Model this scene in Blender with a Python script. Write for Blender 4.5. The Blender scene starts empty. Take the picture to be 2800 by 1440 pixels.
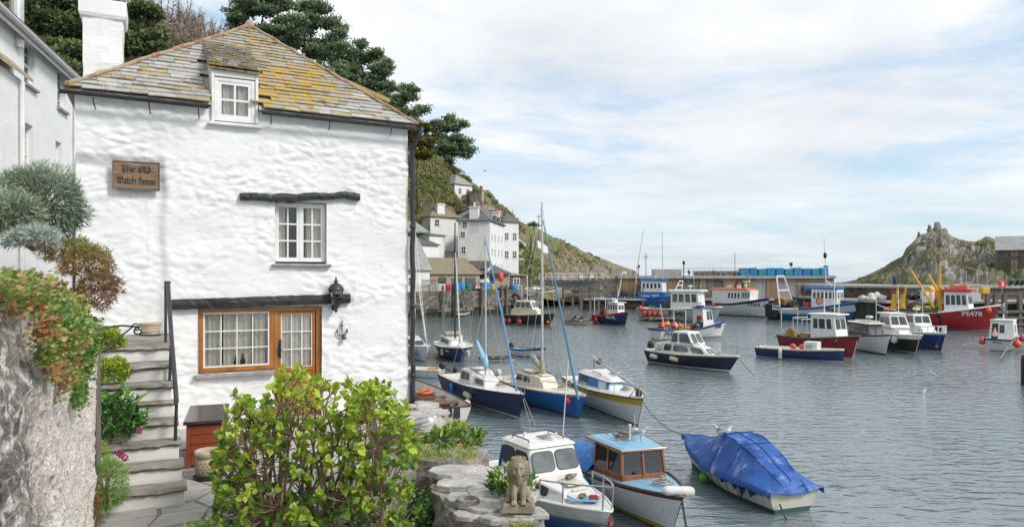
import bpy,math,random
import numpy as np
from math import sin,cos,pi,sqrt,atan2,radians
from mathutils import Vector,Matrix,noise
random.seed(7)
SC=bpy.context.scene
COL=SC.collection
#camera
EYE=6.5
FPX,CX,HY=1950.0,1400.0,754.0
cam_d=bpy.data.cameras.new("camera")
cam=bpy.data.objects.new("camera",cam_d)
COL.objects.link(cam)
cam.location=(0,0,EYE)
cam.rotation_euler=(radians(90),0,0)
cam_d.sensor_width=36
cam_d.lens=36*FPX/2800
cam_d.shift_y=34/2800
cam_d.clip_start=0.05
cam_d.clip_end=40000
cam_d.dof.use_dof=True
cam_d.dof.focus_distance=14
cam_d.dof.aperture_fstop=5
SC.camera=cam
#sky, sun, exposure
SUN_EL,SUN_AZ=radians(40),radians(120)
w=bpy.data.worlds.new("World")
SC.world=w
w.use_nodes=True
nt=w.node_tree
nt.nodes.clear()
def wn(t,**k):
 n=nt.nodes.new(t)
 for a,b in k.items():
  setattr(n,a,b)
 return n
L=nt.links.new
sky=wn('ShaderNodeTexSky',sky_type='NISHITA',sun_disc=False,sun_elevation=SUN_EL,sun_rotation=SUN_AZ)
tc=wn('ShaderNodeTexCoord')
sep=wn('ShaderNodeSeparateXYZ');L(tc.outputs['Generated'],sep.inputs[0])
zz=wn('ShaderNodeMath',operation='ADD');L(sep.outputs[2],zz.inputs[0]);zz.inputs[1].default_value=0.10
zm=wn('ShaderNodeMath',operation='MAXIMUM');L(zz.outputs[0],zm.inputs[0]);zm.inputs[1].default_value=0.03
dx=wn('ShaderNodeMath',operation='DIVIDE');L(sep.outputs[0],dx.inputs[0]);L(zm.outputs[0],dx.inputs[1])
dy=wn('ShaderNodeMath',operation='DIVIDE');L(sep.outputs[1],dy.inputs[0]);L(zm.outputs[0],dy.inputs[1])
cmb=wn('ShaderNodeCombineXYZ');L(dx.outputs[0],cmb.inputs[0]);L(dy.outputs[0],cmb.inputs[1])
SKX,SKY=5.4,1.9
def wnoise(scale,detail,loc,rough=0.55,dist=0.0,stretch=(1,1,1)):
 mp=wn('ShaderNodeMapping');L(cmb.outputs[0],mp.inputs[0]);mp.inputs['Location'].default_value=loc
 mp.inputs['Scale'].default_value=stretch
 n=wn('ShaderNodeTexNoise');L(mp.outputs[0],n.inputs['Vector'])
 n.inputs['Scale'].default_value=scale;n.inputs['Detail'].default_value=detail
 n.inputs['Roughness'].default_value=rough;n.inputs['Distortion'].default_value=dist
 return n
n1=wnoise(0.55,9,(SKX,SKY,0),0.62,0.35,(1.0,1.25,1))
cov=wn('ShaderNodeMapRange',interpolation_type='SMOOTHSTEP');L(n1.outputs['Fac'],cov.inputs['Value'])
cov.inputs['From Min'].default_value=0.31;cov.inputs['From Max'].default_value=0.55
low=wn('ShaderNodeMapRange',interpolation_type='SMOOTHSTEP');L(sep.outputs[2],low.inputs['Value'])
low.inputs['From Min'].default_value=0.02;low.inputs['From Max'].default_value=0.2;low.inputs['To Min'].default_value=0.5
cv=wn('ShaderNodeMath',operation='MULTIPLY');L(cov.outputs[0],cv.inputs[0]);L(low.outputs[0],cv.inputs[1])
n2=wnoise(0.9,8,(11.3,2.2,4),0.6,0.2)
shade=wn('ShaderNodeMapRange');L(n2.outputs['Fac'],shade.inputs['Value'])
shade.inputs['From Min'].default_value=0.3;shade.inputs['From Max'].default_value=0.68
ccol=wn('ShaderNodeMix',data_type='RGBA');L(shade.outputs[0],ccol.inputs['Factor'])
ccol.inputs['A'].default_value=(4.3,4.5,4.75,1);ccol.inputs['B'].default_value=(5.9,5.95,6.0,1)
skyhz=wn('ShaderNodeMix',data_type='RGBA');skyhz.inputs['Factor'].default_value=0.55
L(sky.outputs[0],skyhz.inputs['A']);skyhz.inputs['B'].default_value=(2.9,4.1,5.3,1)
mixc=wn('ShaderNodeMix',data_type='RGBA')
L(cv.outputs[0],mixc.inputs['Factor']);L(skyhz.outputs['Result'],mixc.inputs['A']);L(ccol.outputs['Result'],mixc.inputs['B'])
bg=wn('ShaderNodeBackground');bg.inputs['Strength'].default_value=0.1
L(mixc.outputs['Result'],bg.inputs['Color'])
wo=wn('ShaderNodeOutputWorld');L(bg.outputs[0],wo.inputs[0])
sun_d=bpy.data.lights.new("sun",'SUN')
sun=bpy.data.objects.new("sun",sun_d);COL.objects.link(sun)
sun_d.energy=1.5
sun_d.angle=radians(15)
sun_d.color=(1.0,0.965,0.91)
sdir=Vector((sin(SUN_AZ)*cos(SUN_EL),cos(SUN_AZ)*cos(SUN_EL),sin(SUN_EL)))
sun.rotation_euler=sdir.to_track_quat('Z','Y').to_euler()
SC.view_settings.view_transform='Standard'
SC.view_settings.look='None'
SC.view_settings.exposure=0.86
SC.view_settings.gamma=1
SC.view_settings.use_curve_mapping=False
SC.render.engine='CYCLES'
SC.cycles.max_bounces=7
SC.cycles.transparent_max_bounces=10
SC.cycles.caustics_reflective=False
SC.cycles.caustics_refractive=False
SC.cycles.sample_clamp_indirect=4
#helpers: points
def at(px,py,Y):
 return Vector(((px-CX)/FPX*Y,Y,EYE+(HY-py)/FPX*Y))
def on(px,py,z=0.0):
 Y=FPX*(EYE-z)/(py-HY)
 return Vector(((px-CX)/FPX*Y,Y,z))
def V(*a):return Vector(a)
def fbm(x,y,z=0.0,o=4):
 return noise.fractal((x,y,z),1.0,2.0,o)
#helpers: materials
MATS={}
def M(name,c1,c2=None,scale=4.0,detail=5,lo=.35,hi=.65,rough=.6,bump=0.0,bscale=20.0,bdist=.02,metal=0.0,spec=.5,ramp=None,stretch=(1,1,1),c3=None,s3=2.0,t3=(.55,.62),stretch3=None,vary=.0,coat=0.0,sheen=0.0,trans=0.0,coord='Object'):
 if name in MATS:return MATS[name]
 m=bpy.data.materials.new(name);m.use_nodes=True
 t=m.node_tree;nd=t.nodes;lk=t.links.new
 p=nd['Principled BSDF']
 p.inputs['Roughness'].default_value=rough
 p.inputs['Metallic'].default_value=metal
 p.inputs['Specular IOR Level'].default_value=spec
 p.inputs['Coat Weight'].default_value=coat
 tcn=nd.new('ShaderNodeTexCoord')
 def noi(sc,det,st=(1,1,1)):
  mp=nd.new('ShaderNodeMapping');lk(tcn.outputs[coord],mp.inputs[0]);mp.inputs['Scale'].default_value=st
  n=nd.new('ShaderNodeTexNoise');lk(mp.outputs[0],n.inputs['Vector'])
  n.inputs['Scale'].default_value=sc;n.inputs['Detail'].default_value=det;n.inputs['Roughness'].default_value=.6
  return n.outputs['Fac']
 def rng(src,a,b):
  r=nd.new('ShaderNodeMapRange');r.interpolation_type='SMOOTHSTEP';lk(src,r.inputs['Value'])
  r.inputs['From Min'].default_value=a;r.inputs['From Max'].default_value=b
  return r.outputs[0]
 def mix(f,a,b,mode='MIX'):
  x=nd.new('ShaderNodeMix');x.data_type='RGBA';x.blend_type=mode
  for s,val in(('Factor',f),('A',a),('B',b)):
   if isinstance(val,(int,float)):x.inputs[s].default_value=val
   elif isinstance(val,tuple):x.inputs[s].default_value=(*val[:3],1)
   else:lk(val,x.inputs[s])
  return x.outputs['Result']
 if ramp:
  a=nd.new('ShaderNodeAttribute');a.attribute_name='v'
  cr=nd.new('ShaderNodeValToRGB');lk(a.outputs['Fac'],cr.inputs[0])
  el=cr.color_ramp.elements
  while len(el)>1:el.remove(el[0])
  el[0].position=0;el[0].color=(*ramp[0],1)
  for i,c in enumerate(ramp[1:]):
   e=el.new((i+1)/(len(ramp)-1));e.color=(*c,1)
  base=cr.outputs[0]
  if c2:base=mix(rng(noi(scale,detail,stretch),lo,hi),base,c2)
 elif c2:
  base=mix(rng(noi(scale,detail,stretch),lo,hi),c1,c2)
 else:
  base=c1
 if c3:
  base=mix(rng(noi(s3,7,stretch3 or stretch),*t3),base,c3)
 if vary:
  base=mix(vary,base,mix(rng(noi(scale*5,3,stretch),.3,.7),(.35,.35,.35),(1.6,1.6,1.6)),'MULTIPLY')
 if isinstance(base,tuple):p.inputs['Base Color'].default_value=(*base,1)
 else:lk(base,p.inputs['Base Color'])
 if bump:
  b=nd.new('ShaderNodeBump');b.inputs['Strength'].default_value=bump;b.inputs['Distance'].default_value=bdist
  lk(noi(bscale,6,stretch),b.inputs['Height']);lk(b.outputs[0],p.inputs['Normal'])
 if trans:
  tr=nd.new('ShaderNodeBsdfTranslucent')
  if isinstance(base,tuple):tr.inputs['Color'].default_value=(*base,1)
  else:lk(base,tr.inputs['Color'])
  ms=nd.new('ShaderNodeMixShader');ms.inputs[0].default_value=trans
  lk(p.outputs[0],ms.inputs[1]);lk(tr.outputs[0],ms.inputs[2]);lk(ms.outputs[0],nd['Material Output'].inputs[0])
 MATS[name]=m
 return m
def glass(name,tint=(.9,.95,.95),refl=1.0,alpha=.85):
 if name in MATS:return MATS[name]
 m=bpy.data.materials.new(name);m.use_nodes=True
 t=m.node_tree;nd=t.nodes;lk=t.links.new
 nd.remove(nd['Principled BSDF'])
 tr=nd.new('ShaderNodeBsdfTransparent');tr.inputs[0].default_value=(*[c*alpha for c in tint],1)
 gl=nd.new('ShaderNodeBsdfGlossy');gl.inputs['Roughness'].default_value=.04
 fr=nd.new('ShaderNodeFresnel');fr.inputs[0].default_value=1.5
 mu=nd.new('ShaderNodeMath');mu.operation='MULTIPLY_ADD';lk(fr.outputs[0],mu.inputs[0])
 mu.inputs[1].default_value=refl;mu.inputs[2].default_value=.03
 ms=nd.new('ShaderNodeMixShader');lk(mu.outputs[0],ms.inputs[0]);lk(tr.outputs[0],ms.inputs[1]);lk(gl.outputs[0],ms.inputs[2])
 lk(ms.outputs[0],nd['Material Output'].inputs[0])
 MATS[name]=m
 return m
def paint(name,c,rough=.38,dirt=.25):
 c2=tuple(x*.78+.03 for x in c)
 return M(name,c,c2,scale=2.5,detail=8,lo=.45,hi=.75,rough=rough,bump=.08,bscale=6,bdist=.01,c3=tuple(a*.5+e for a,e in zip(c,(.075,.05,.03))),s3=2.6,t3=(.58,.74),stretch3=(2.2,2.2,.4))
#helpers: mesh builder
class MB:
 def __init__(s):s.v=[];s.f=[];s.m=[];s.a=[]
 def add(s,vs,fs,mi=0,a=None):
  o=len(s.v);s.v.extend([tuple(x)for x in vs])
  if a is None:a=random.random()
  for f in fs:
   s.f.append(tuple(i+o for i in f));s.m.append(mi);s.a.append(a)
  return s
 def hexa(s,b,t,mi=0,a=None):
  return s.add(list(b)+list(t),[(3,2,1,0),(4,5,6,7),(0,1,5,4),(1,2,6,5),(2,3,7,6),(3,0,4,7)],mi,a)
 def box(s,c,d,rz=0,mi=0,a=None):
  ca,sa=cos(rz),sin(rz);r=[]
  for z in(-.5,.5):
   for x,y in((-.5,-.5),(.5,-.5),(.5,.5),(-.5,.5)):
    X,Y=x*d[0],y*d[1]
    r.append((c[0]+X*ca-Y*sa,c[1]+X*sa+Y*ca,c[2]+z*d[2]))
  return s.hexa(r[:4],r[4:],mi,a)
 def beam(s,p,q,wd,h,mi=0,up=(0,0,1),a=None):
  p,q=Vector(p),Vector(q);d=(q-p).normalized();u=Vector(up)
  x=d.cross(u)
  if x.length<1e-4:x=d.cross(Vector((1,0,0)))
  x.normalize();u=x.cross(d)
  r=[p+x*i*wd/2+u*j*h/2 for i,j in((-1,-1),(1,-1),(1,1),(-1,1))]
  t=[k+(q-p)for k in r]
  return s.add(r+t,[(0,1,2,3),(7,6,5,4),(0,4,5,1),(1,5,6,2),(2,6,7,3),(3,7,4,0)],mi,a)
 def tube(s,pts,r,n=7,mi=0,a=None,cap=True):
  pts=[Vector(p)for p in pts];k=len(pts)
  rr=r if isinstance(r,(list,tuple))else[r]*k
  vs=[];prev=None
  for i,p in enumerate(pts):
   d=(pts[min(i+1,k-1)]-pts[max(i-1,0)])
   d=d.normalized()if d.length>1e-9 else Vector((0,0,1))
   if prev is None:
    prev=d.orthogonal().normalized()
   x=prev-d*prev.dot(d)
   x=x.normalized()if x.length>1e-6 else d.orthogonal().normalized()
   prev=x;y=d.cross(x)
   for j in range(n):
    t=2*pi*j/n
    vs.append(p+(x*cos(t)+y*sin(t))*rr[i])
  fs=[]
  for i in range(k-1):
   for j in range(n):
    j2=(j+1)%n
    fs.append((i*n+j,i*n+j2,(i+1)*n+j2,(i+1)*n+j))
  if cap:
   fs.append(tuple(range(n-1,-1,-1)));fs.append(tuple((k-1)*n+j for j in range(n)))
  return s.add(vs,fs,mi,a)
 def lathe(s,prof,c=(0,0,0),n=16,mi=0,a=None,axis=None):
  vs=[];fs=[];c=Vector(c)
  R=Vector(axis).normalized().to_track_quat('Z','Y').to_matrix()if axis else None
  for r,z in prof:
   for j in range(n):
    t=2*pi*j/n;p=Vector((r*cos(t),r*sin(t),z))
    vs.append(c+(R@p if R else p))
  for i in range(len(prof)-1):
   for j in range(n):
    j2=(j+1)%n
    fs.append((i*n+j,i*n+j2,(i+1)*n+j2,(i+1)*n+j))
  fs.append(tuple(range(n-1,-1,-1)));fs.append(tuple((len(prof)-1)*n+j for j in range(n)))
  return s.add(vs,fs,mi,a)
 def ell(s,c,r,n=12,m=8,mi=0,a=None,rz=0,ry=0):
  R=Matrix.Rotation(rz,3,'Z')@Matrix.Rotation(ry,3,'Y');c=Vector(c);vs=[];fs=[]
  for i in range(m+1):
   ph=pi*i/m-pi/2
   for j in range(n):
    t=2*pi*j/n
    vs.append(c+R@Vector((r[0]*cos(ph)*cos(t),r[1]*cos(ph)*sin(t),r[2]*sin(ph))))
  for i in range(m):
   for j in range(n):
    j2=(j+1)%n;fs.append((i*n+j,i*n+j2,(i+1)*n+j2,(i+1)*n+j))
  return s.add(vs,fs,mi,a)
 def panel(s,q,t,mi=0,a=None,off=0.0):
  q=[Vector(p)for p in q];nn=(q[1]-q[0]).cross(q[3]-q[0]).normalized()
  return s.hexa([p+nn*off for p in q],[p+nn*(off+t)for p in q],mi,a)
 def poly(s,pts,t,mi=0,a=None,nrm=None):
  pts=[Vector(p)for p in pts];k=len(pts)
  tv=Vector(nrm)*t if nrm else Vector((0,0,t))
  fs=[tuple(range(k-1,-1,-1)),tuple(range(k,2*k))]+[(i,(i+1)%k,k+(i+1)%k,k+i)for i in range(k)]
  return s.add(pts+[p+tv for p in pts],fs,mi,a)
 def grid(s,rows,mi=0,a=None,closed=False):
  n=len(rows[0]);vs=[p for r in rows for p in r];fs=[]
  for i in range(len(rows)-1):
   for j in range(n if closed else n-1):
    j2=(j+1)%n
    fs.append((i*n+j,i*n+j2,(i+1)*n+j2,(i+1)*n+j))
  return s.add(vs,fs,mi,a)
 def build(s,name,mats,parent=None,smooth=False,bevel=0.0,seg=2,world=True,fixn=True):
  me=bpy.data.meshes.new(name)
  vs=s.v
  if parent is not None and world:
   r=parent
   while r.parent:r=r.parent
   im=r.matrix_basis.inverted();vs=[tuple(im@Vector(p))for p in vs]
  me.from_pydata(vs,[],s.f)
  mats=mats if isinstance(mats,(list,tuple))else[mats]
  for m in mats:me.materials.append(m)
  if len(mats)>1:me.polygons.foreach_set('material_index',s.m)
  at_=me.attributes.new('v','FLOAT','FACE');at_.data.foreach_set('value',s.a)
  if smooth:me.polygons.foreach_set('use_smooth',[True]*len(s.f))
  me.update()
  o=bpy.data.objects.new(name,me);COL.objects.link(o)
  if parent is not None:o.parent=parent
  if bevel:
   b=o.modifiers.new('bevel','BEVEL');b.width=bevel;b.segments=seg;b.limit_method='ANGLE';b.angle_limit=radians(35)
  return o
def tag(o,label=None,cat=None,group=None,kind=None):
 if label:o['label']=label
 if cat:o['category']=cat
 if group:o['group']=group
 if kind:o['kind']=kind
 return o
def thing(name,label,cat,loc=(0,0,0),rz=0,group=None):
 o=bpy.data.objects.new(name,None);COL.objects.link(o);o.empty_display_size=.2
 o.location=loc;o.rotation_euler=(0,0,rz)
 o.matrix_basis=Matrix.Translation(Vector(loc))@Matrix.Rotation(rz,4,'Z')
 return tag(o,label,cat,group)
def copy_tree(o,loc=None,rz=None,label=None,scale=None,parent=None):
 c=o.copy();COL.objects.link(c)
 if parent is not None:c.parent=parent
 for ch in list(o.children):copy_tree(ch,parent=c)
 if loc is not None:c.location=loc
 if rz is not None:c.rotation_euler=(0,0,rz)
 if scale:c.scale=(scale,)*3
 if label:c['label']=label
 return c
LEAF=(np.array([(0,0,0),(.32,.22,.03),(.34,.62,.02),(0,1,-.06),(-.34,.62,.02),(-.32,.22,.03),(0,.5,-.05)],float),[(0,1,6),(1,2,6),(2,3,6),(3,4,6),(4,5,6),(5,0,6)])
LANCE=(np.array([(0,0,0),(.16,.35,.04),(.12,.7,.02),(0,1,-.08),(-.12,.7,.02),(-.16,.35,.04),(0,.5,-.04)],float),[(0,1,6),(1,2,6),(2,3,6),(3,4,6),(4,5,6),(5,0,6)])
QUADL=(np.array([(-.5,0,0),(.5,.1,0),(.35,1,.15),(-.4,.85,-.1)],float),[(0,1,2,3)])
NEEDLE=(np.array([(-.09,0,0),(.09,0,0),(0,1,0)],float),[(0,1,2)])
def scatter_mesh(name,tpl,pos,dirs,size,val,mats,parent=None,rng=None,flat=.0,world=True,mi=None):
 tv,tf=tpl;pos=np.asarray(pos,float);N=len(pos);rng=rng or np.random.default_rng(1)
 d=np.asarray(dirs,float);d=d/(np.linalg.norm(d,axis=1,keepdims=True)+1e-9)
 r=rng.normal(size=(N,3));r[:,2]+=flat*3
 x=np.cross(d,r);x/=(np.linalg.norm(x,axis=1,keepdims=True)+1e-9)
 z=np.cross(x,d);sz=np.broadcast_to(np.asarray(size,float),(N,))
 P=pos[:,None,:]+(tv[None,:,0:1]*x[:,None,:]+tv[None,:,1:2]*d[:,None,:]+tv[None,:,2:3]*z[:,None,:])*sz[:,None,None]
 K=len(tv);P=P.reshape(-1,3)
 if parent is not None and world:
  rt=parent
  while rt.parent:rt=rt.parent
  im=np.array(rt.matrix_basis.inverted());P=P@im[:3,:3].T+im[:3,3]
 me=bpy.data.meshes.new(name);me.vertices.add(len(P));me.vertices.foreach_set('co',P.ravel())
 fl=np.array([len(f)for f in tf]);idx=np.concatenate([np.array(f)for f in tf])
 loops=(idx[None,:]+(np.arange(N)*K)[:,None]).ravel();tot=np.tile(fl,N)
 st=np.concatenate([[0],np.cumsum(tot)[:-1]])
 me.loops.add(len(loops));me.loops.foreach_set('vertex_index',loops.astype(np.int32))
 me.polygons.add(len(tot));me.polygons.foreach_set('loop_start',st.astype(np.int32))
 try:me.polygons.foreach_set('loop_total',tot.astype(np.int32))
 except Exception:pass
 mats=mats if isinstance(mats,(list,tuple))else[mats]
 for m in mats:me.materials.append(m)
 a=me.attributes.new('v','FLOAT','FACE');a.data.foreach_set('value',np.repeat(np.asarray(val,float),len(tf)))
 me.update(calc_edges=True);me.validate()
 o=bpy.data.objects.new(name,me);COL.objects.link(o)
 if parent is not None:o.parent=parent
 return o
def text_geo(s,size=1.0,bold=0.0):
 cu=bpy.data.curves.new('t','FONT');cu.body=s;cu.size=size;cu.offset=bold;cu.resolution_u=3
 ob=bpy.data.objects.new('t',cu);COL.objects.link(ob)
 dg=bpy.context.evaluated_depsgraph_get();me=bpy.data.meshes.new_from_object(ob.evaluated_get(dg))
 vs=[tuple(v.co)for v in me.vertices];fs=[tuple(p.vertices)for p in me.polygons]
 bpy.data.objects.remove(ob);bpy.data.curves.remove(cu);bpy.data.meshes.remove(me)
 x0=min(v[0]for v in vs);y0=min(v[1]for v in vs)
 return[(v[0]-x0,v[1]-y0)for v in vs],fs
#shared materials
WHITE=M('white_gloss_paint',(.8,.8,.79),(.7,.7,.68),scale=3,rough=.35,c3=(.5,.48,.42),s3=5,t3=(.66,.8))
GRP=M('white_boat_plastic',(.8,.79,.76),(.68,.67,.63),scale=2,detail=8,rough=.3,c3=(.45,.42,.36),s3=6,t3=(.62,.8))
CREAM=M('cream_boat_plastic',(.72,.67,.55),(.6,.55,.44),scale=2,detail=8,rough=.35,c3=(.4,.36,.28),s3=6,t3=(.62,.8))
BLACK=M('black_paint',(.018,.019,.022),(.04,.04,.045),scale=6,rough=.4,bump=.15,bscale=15)
TARRED=M('tarred_timber',(.01,.011,.013),(.028,.029,.034),scale=9,rough=.55,bump=.6,bscale=14,bdist=.02,stretch=(.25,1,1))
STEEL=M('steel',(.55,.56,.57),(.42,.43,.44),rough=.3,metal=.85)
ALU=M('aluminium_spar',(.62,.62,.6),(.5,.5,.48),rough=.4,metal=.35)
RUST=M('rusty_iron',(.09,.045,.025),(.04,.03,.028),scale=12,rough=.8)
GREYWOOD=M('weathered_timber',(.2,.175,.14),(.1,.09,.075),scale=5,rough=.85,bump=.5,bscale=20,stretch=(1,1,.2))
BROWNWOOD=M('brown_varnished_wood',(.17,.065,.025),(.09,.035,.015),scale=6,rough=.35,bump=.1,bscale=30,stretch=(.3,1,1))
ORANGEB=M('orange_rubber',(.78,.11,.045),(.6,.07,.03),scale=4,rough=.45)
PINKB=M('pink_red_rubber',(.72,.09,.09),(.55,.06,.06),scale=4,rough=.45)
BLUEB=M('blue_rubber',(.05,.28,.62),(.03,.2,.5),scale=4,rough=.4)
WHITEB=M('white_rubber',(.72,.7,.66),(.55,.53,.48),scale=4,rough=.5)
ROPE=M('rope',(.42,.4,.34),(.25,.24,.2),scale=30,rough=.9)
DROPE=M('dark_rope',(.08,.08,.07),(.05,.05,.05),scale=30,rough=.9)
GLASSD=M('dark_window_glass',(.03,.036,.042),(.06,.07,.078),scale=1.3,rough=.06,spec=.8)
GLASSL=M('pale_window_glass',(.16,.18,.19),(.07,.08,.085),scale=1.1,rough=.06,spec=.8)
RUBBER=M('black_rubber',(.02,.02,.021),(.035,.035,.035),rough=.75)
#SETTING
def water_mat():
 m=bpy.data.materials.new('harbour_water');m.use_nodes=True
 t=m.node_tree;nd=t.nodes;lk=t.links.new;p=nd['Principled BSDF']
 p.inputs['Roughness'].default_value=.04;p.inputs['IOR'].default_value=2.3
 tcn=nd.new('ShaderNodeTexCoord')
 def noi(sc,st,det,dist=0.0,rot=0.0):
  mp=nd.new('ShaderNodeMapping');lk(tcn.outputs['Object'],mp.inputs[0]);mp.inputs['Scale'].default_value=st;mp.inputs['Rotation'].default_value=(0,0,rot)
  n=nd.new('ShaderNodeTexNoise');lk(mp.outputs[0],n.inputs['Vector']);n.inputs['Scale'].default_value=sc
  n.inputs['Detail'].default_value=det;n.inputs['Roughness'].default_value=.55;n.inputs['Distortion'].default_value=dist
  return n.outputs['Fac']
 mx=nd.new('ShaderNodeMix');mx.data_type='RGBA'
 mx.inputs['A'].default_value=(.09,.132,.148,1);mx.inputs['B'].default_value=(.185,.225,.245,1)
 lk(noi(.06,(1,1,1),4),mx.inputs['Factor']);lk(mx.outputs['Result'],p.inputs['Base Color'])
 pr=nd.new('ShaderNodeMapRange');lk(noi(.07,(1,.5,1),4,.6),pr.inputs['Value'])
 pr.inputs['From Min'].default_value=.35;pr.inputs['From Max'].default_value=.65;pr.inputs['To Min'].default_value=.3;pr.inputs['To Max'].default_value=1.0
 b1=nd.new('ShaderNodeBump');lk(pr.outputs[0],b1.inputs['Strength']);b1.inputs['Distance'].default_value=.15
 lk(noi(1.45,(.75,1.8,1),1.2,.6,.35),b1.inputs['Height'])
 b2=nd.new('ShaderNodeBump');b2.inputs['Strength'].default_value=.8;b2.inputs['Distance'].default_value=.035
 lk(noi(3.6,(1,1.6,1),3,.4,-.3),b2.inputs['Height']);lk(b1.outputs[0],b2.inputs['Normal'])
 lk(b2.outputs[0],p.inputs['Normal'])
 return m
b=MB();R=16000
b.add([(-R,-40,0),(R,-40,0),(R,R,0),(-R,R,0)],[(0,1,2,3)])
tag(b.build('water',water_mat()),kind='structure')
STONE=M('rubble_stone',(.2,.18,.15),(.11,.1,.085),scale=2.2,rough=.9,bump=.9,bscale=5,bdist=.12,c3=(.3,.28,.24),s3=4,t3=(.55,.66))
QUAYSTONE=M('quay_stone',(.21,.19,.155),(.1,.095,.08),scale=1.1,detail=8,rough=.9,bump=1,bscale=2.2,bdist=.25,c3=(.27,.26,.22),s3=1.8,t3=(.56,.68))
DARKQUAY=M('weed_dark_stone',(.045,.05,.035),(.02,.024,.018),scale=1.4,detail=8,rough=.85,bump=1,bscale=2.4,bdist=.2)
SLATEFLAG=M('slate_flags',(.3,.29,.27),ramp=[(.32,.31,.285),(.48,.46,.43),(.38,.36,.325),(.54,.52,.48)],c2=(.32,.3,.27),scale=3,lo=.45,hi=.75,rough=.8,bump=.5,bscale=9,bdist=.02,c3=(.45,.44,.41),s3=5,t3=(.6,.72))
MORTAR=M('paving_mortar',(.3,.28,.24),(.2,.185,.155),scale=6,rough=.95,bump=.5,bscale=25)
#ground of the quay (land), and the paved yard in front of the cottage
EDGE=[(0.35,1.5),(0.3,7.7),(-0.2,9.7),(-1.0,11.6),(-1.72,13.7),(-5.5,21),(-9,27),(-13,40),(-16,60),(-17.5,85),(-17,104)]
b=MB();b.poly([(x,y,-2)for x,y in EDGE]+[(-90,104,-2),(-90,1.5,-2)],5.36)
tag(b.build('ground',STONE),kind='structure')
YARD=[(-1.5,1.5),(-1.42,8.6),(-1.2,9.6),(-1.3,11.6),(-1.9,13.6),(-5.8,21),(-9.3,27),(-13.3,40),(-30,40),(-30,1.5)]
b=MB();b.poly([(x,y,3.362)for x,y in YARD],.62)
tag(b.build('yard_ground',MORTAR),kind='structure')
YZ=4.0
U=V(.897,.442,0);N_=V(-.442,.897,0);O_=V(-6.8,11.1,0)
def hs(s,d,z):return O_+U*s+N_*d+V(0,0,z)
def wall_uv(px,py):
 k=(px-CX)/FPX
 s=(k*O_.y-O_.x)/(U.x-k*U.y);Y=O_.y+s*U.y
 return s,EYE+(HY-py)/FPX*Y
rng=random.Random(3);b=MB()
def inside(x,y,poly):
 c=False;n=len(poly)
 for i in range(n):
  x1,y1=poly[i];x2,y2=poly[(i+1)%n]
  if(y1>y)!=(y2>y)and x<(x2-x1)*(y-y1)/(y2-y1)+x1:c=not c
 return c
J={}
def jp(i,j):
 if(i,j)not in J:J[i,j]=(i*.52+(j%2)*.23+rng.uniform(-.14,.14),j*.42+rng.uniform(-.11,.11))
 return J[i,j]
for i in range(-1,14):
 for j in range(-24,1):
  q=[jp(i,j),jp(i+1,j),jp(i+1,j+1),jp(i,j+1)]
  c=(sum(p[0]for p in q)/4,sum(p[1]for p in q)/4)
  P=[hs(c[0]+(p[0]-c[0])*.93,c[1]+(p[1]-c[1])*.92,0)for p in q]
  if c[1]>-.05 or not all(inside(p.x,p.y,YARD)for p in P):continue
  z0=YZ-.02+rng.uniform(0,.018);tx,ty=rng.uniform(-.02,.02),rng.uniform(-.02,.02)
  cc=sum(P,V(0,0,0))/4
  top=[V(p.x,p.y,z0+.012+(p.x-cc.x)*tx+(p.y-cc.y)*ty)for p in P]
  b.hexa([V(p.x,p.y,z0-.03)for p in P],top)
tag(b.build('paving_flags',SLATEFLAG,bevel=.012),kind='structure')
b=MB()
for i in range(9):
 for j in range(3):
  x,y=-1.38+j*.46+rng.uniform(-.03,.03),4.6+i*.5+rng.uniform(-.04,.04)
  if not inside(x+.3,y+.3,EDGE):continue
  b.box((x+.2,y+.2,3.38+rng.uniform(0,.015)),(.43,.46,.05),rng.uniform(-.06,.06))
tag(b.build('path',SLATEFLAG,bevel=.012),kind='structure')
#wooded hill behind the village, running out to the headland
HILLPX=[-600,-200,200,600,900,1100,1200,1300,1400,1500,1560,1600,1660,1700,1735,1750]
HILLYF=[40,42,46,55,78,116,138,150,147,150,160,168,182,195,215,225]
HILLYR=[72,76,82,92,112,146,170,184,193,203,212,220,232,242,252,256]
HILLRY=[-300,-200,30,118,215,378,440,505,592,640,668,690,712,727,740,752]
HILLZF=[4,4,4,4,4,4,4,4,4,1.5,.6,.2,0,-.2,-.3,-.4]
def hill_at(px,t):
 Yf,Yr,ry,zf=(np.interp(px,HILLPX,a)for a in(HILLYF,HILLYR,HILLRY,HILLZF))
 zr=EYE+(HY-ry)/FPX*Yr
 if t<=1:
  Y=Yf+(Yr-Yf)*t
  prof=t**(.85 if px<1450 else .7)
  z=zf+(zr-zf)*prof
 else:
  Y=Yr+(t-1)*60;z=zr-(t-1)**1.6*30-(t-1)*3
 X=(px-CX)/FPX*Y
 amp=min(1,4*t)*min(1,max(0.12,(zr-zf)/20));edge=1.0 if t<.8 else max(.25,1-(t-.8)*4)
 rock=max(0,min(1,(px-1440)/90))
 z+=amp*edge*(2.2*(1-rock*.5)*fbm(X*.06,Y*.06,1.3)+.9*fbm(X*.25,Y*.25,7.1))
 z+=rock*edge*min(1,3*t)*(1.0*(noise.ridged_multi_fractal((X*.3+Y*.15,Y*.22,4.0),.8,2.2,5,1,2)-1.2)+1.5*(noise.multi_fractal((X*.2,Y*.16,z*.2),.8,2.3,5)-1.0)+.8*(noise.ridged_multi_fractal((X*.3+Y*.1,Y*.12,1.0),.9,2.1,4,1,2)-1.2))
 return V(X,Y,z),rock
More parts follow.
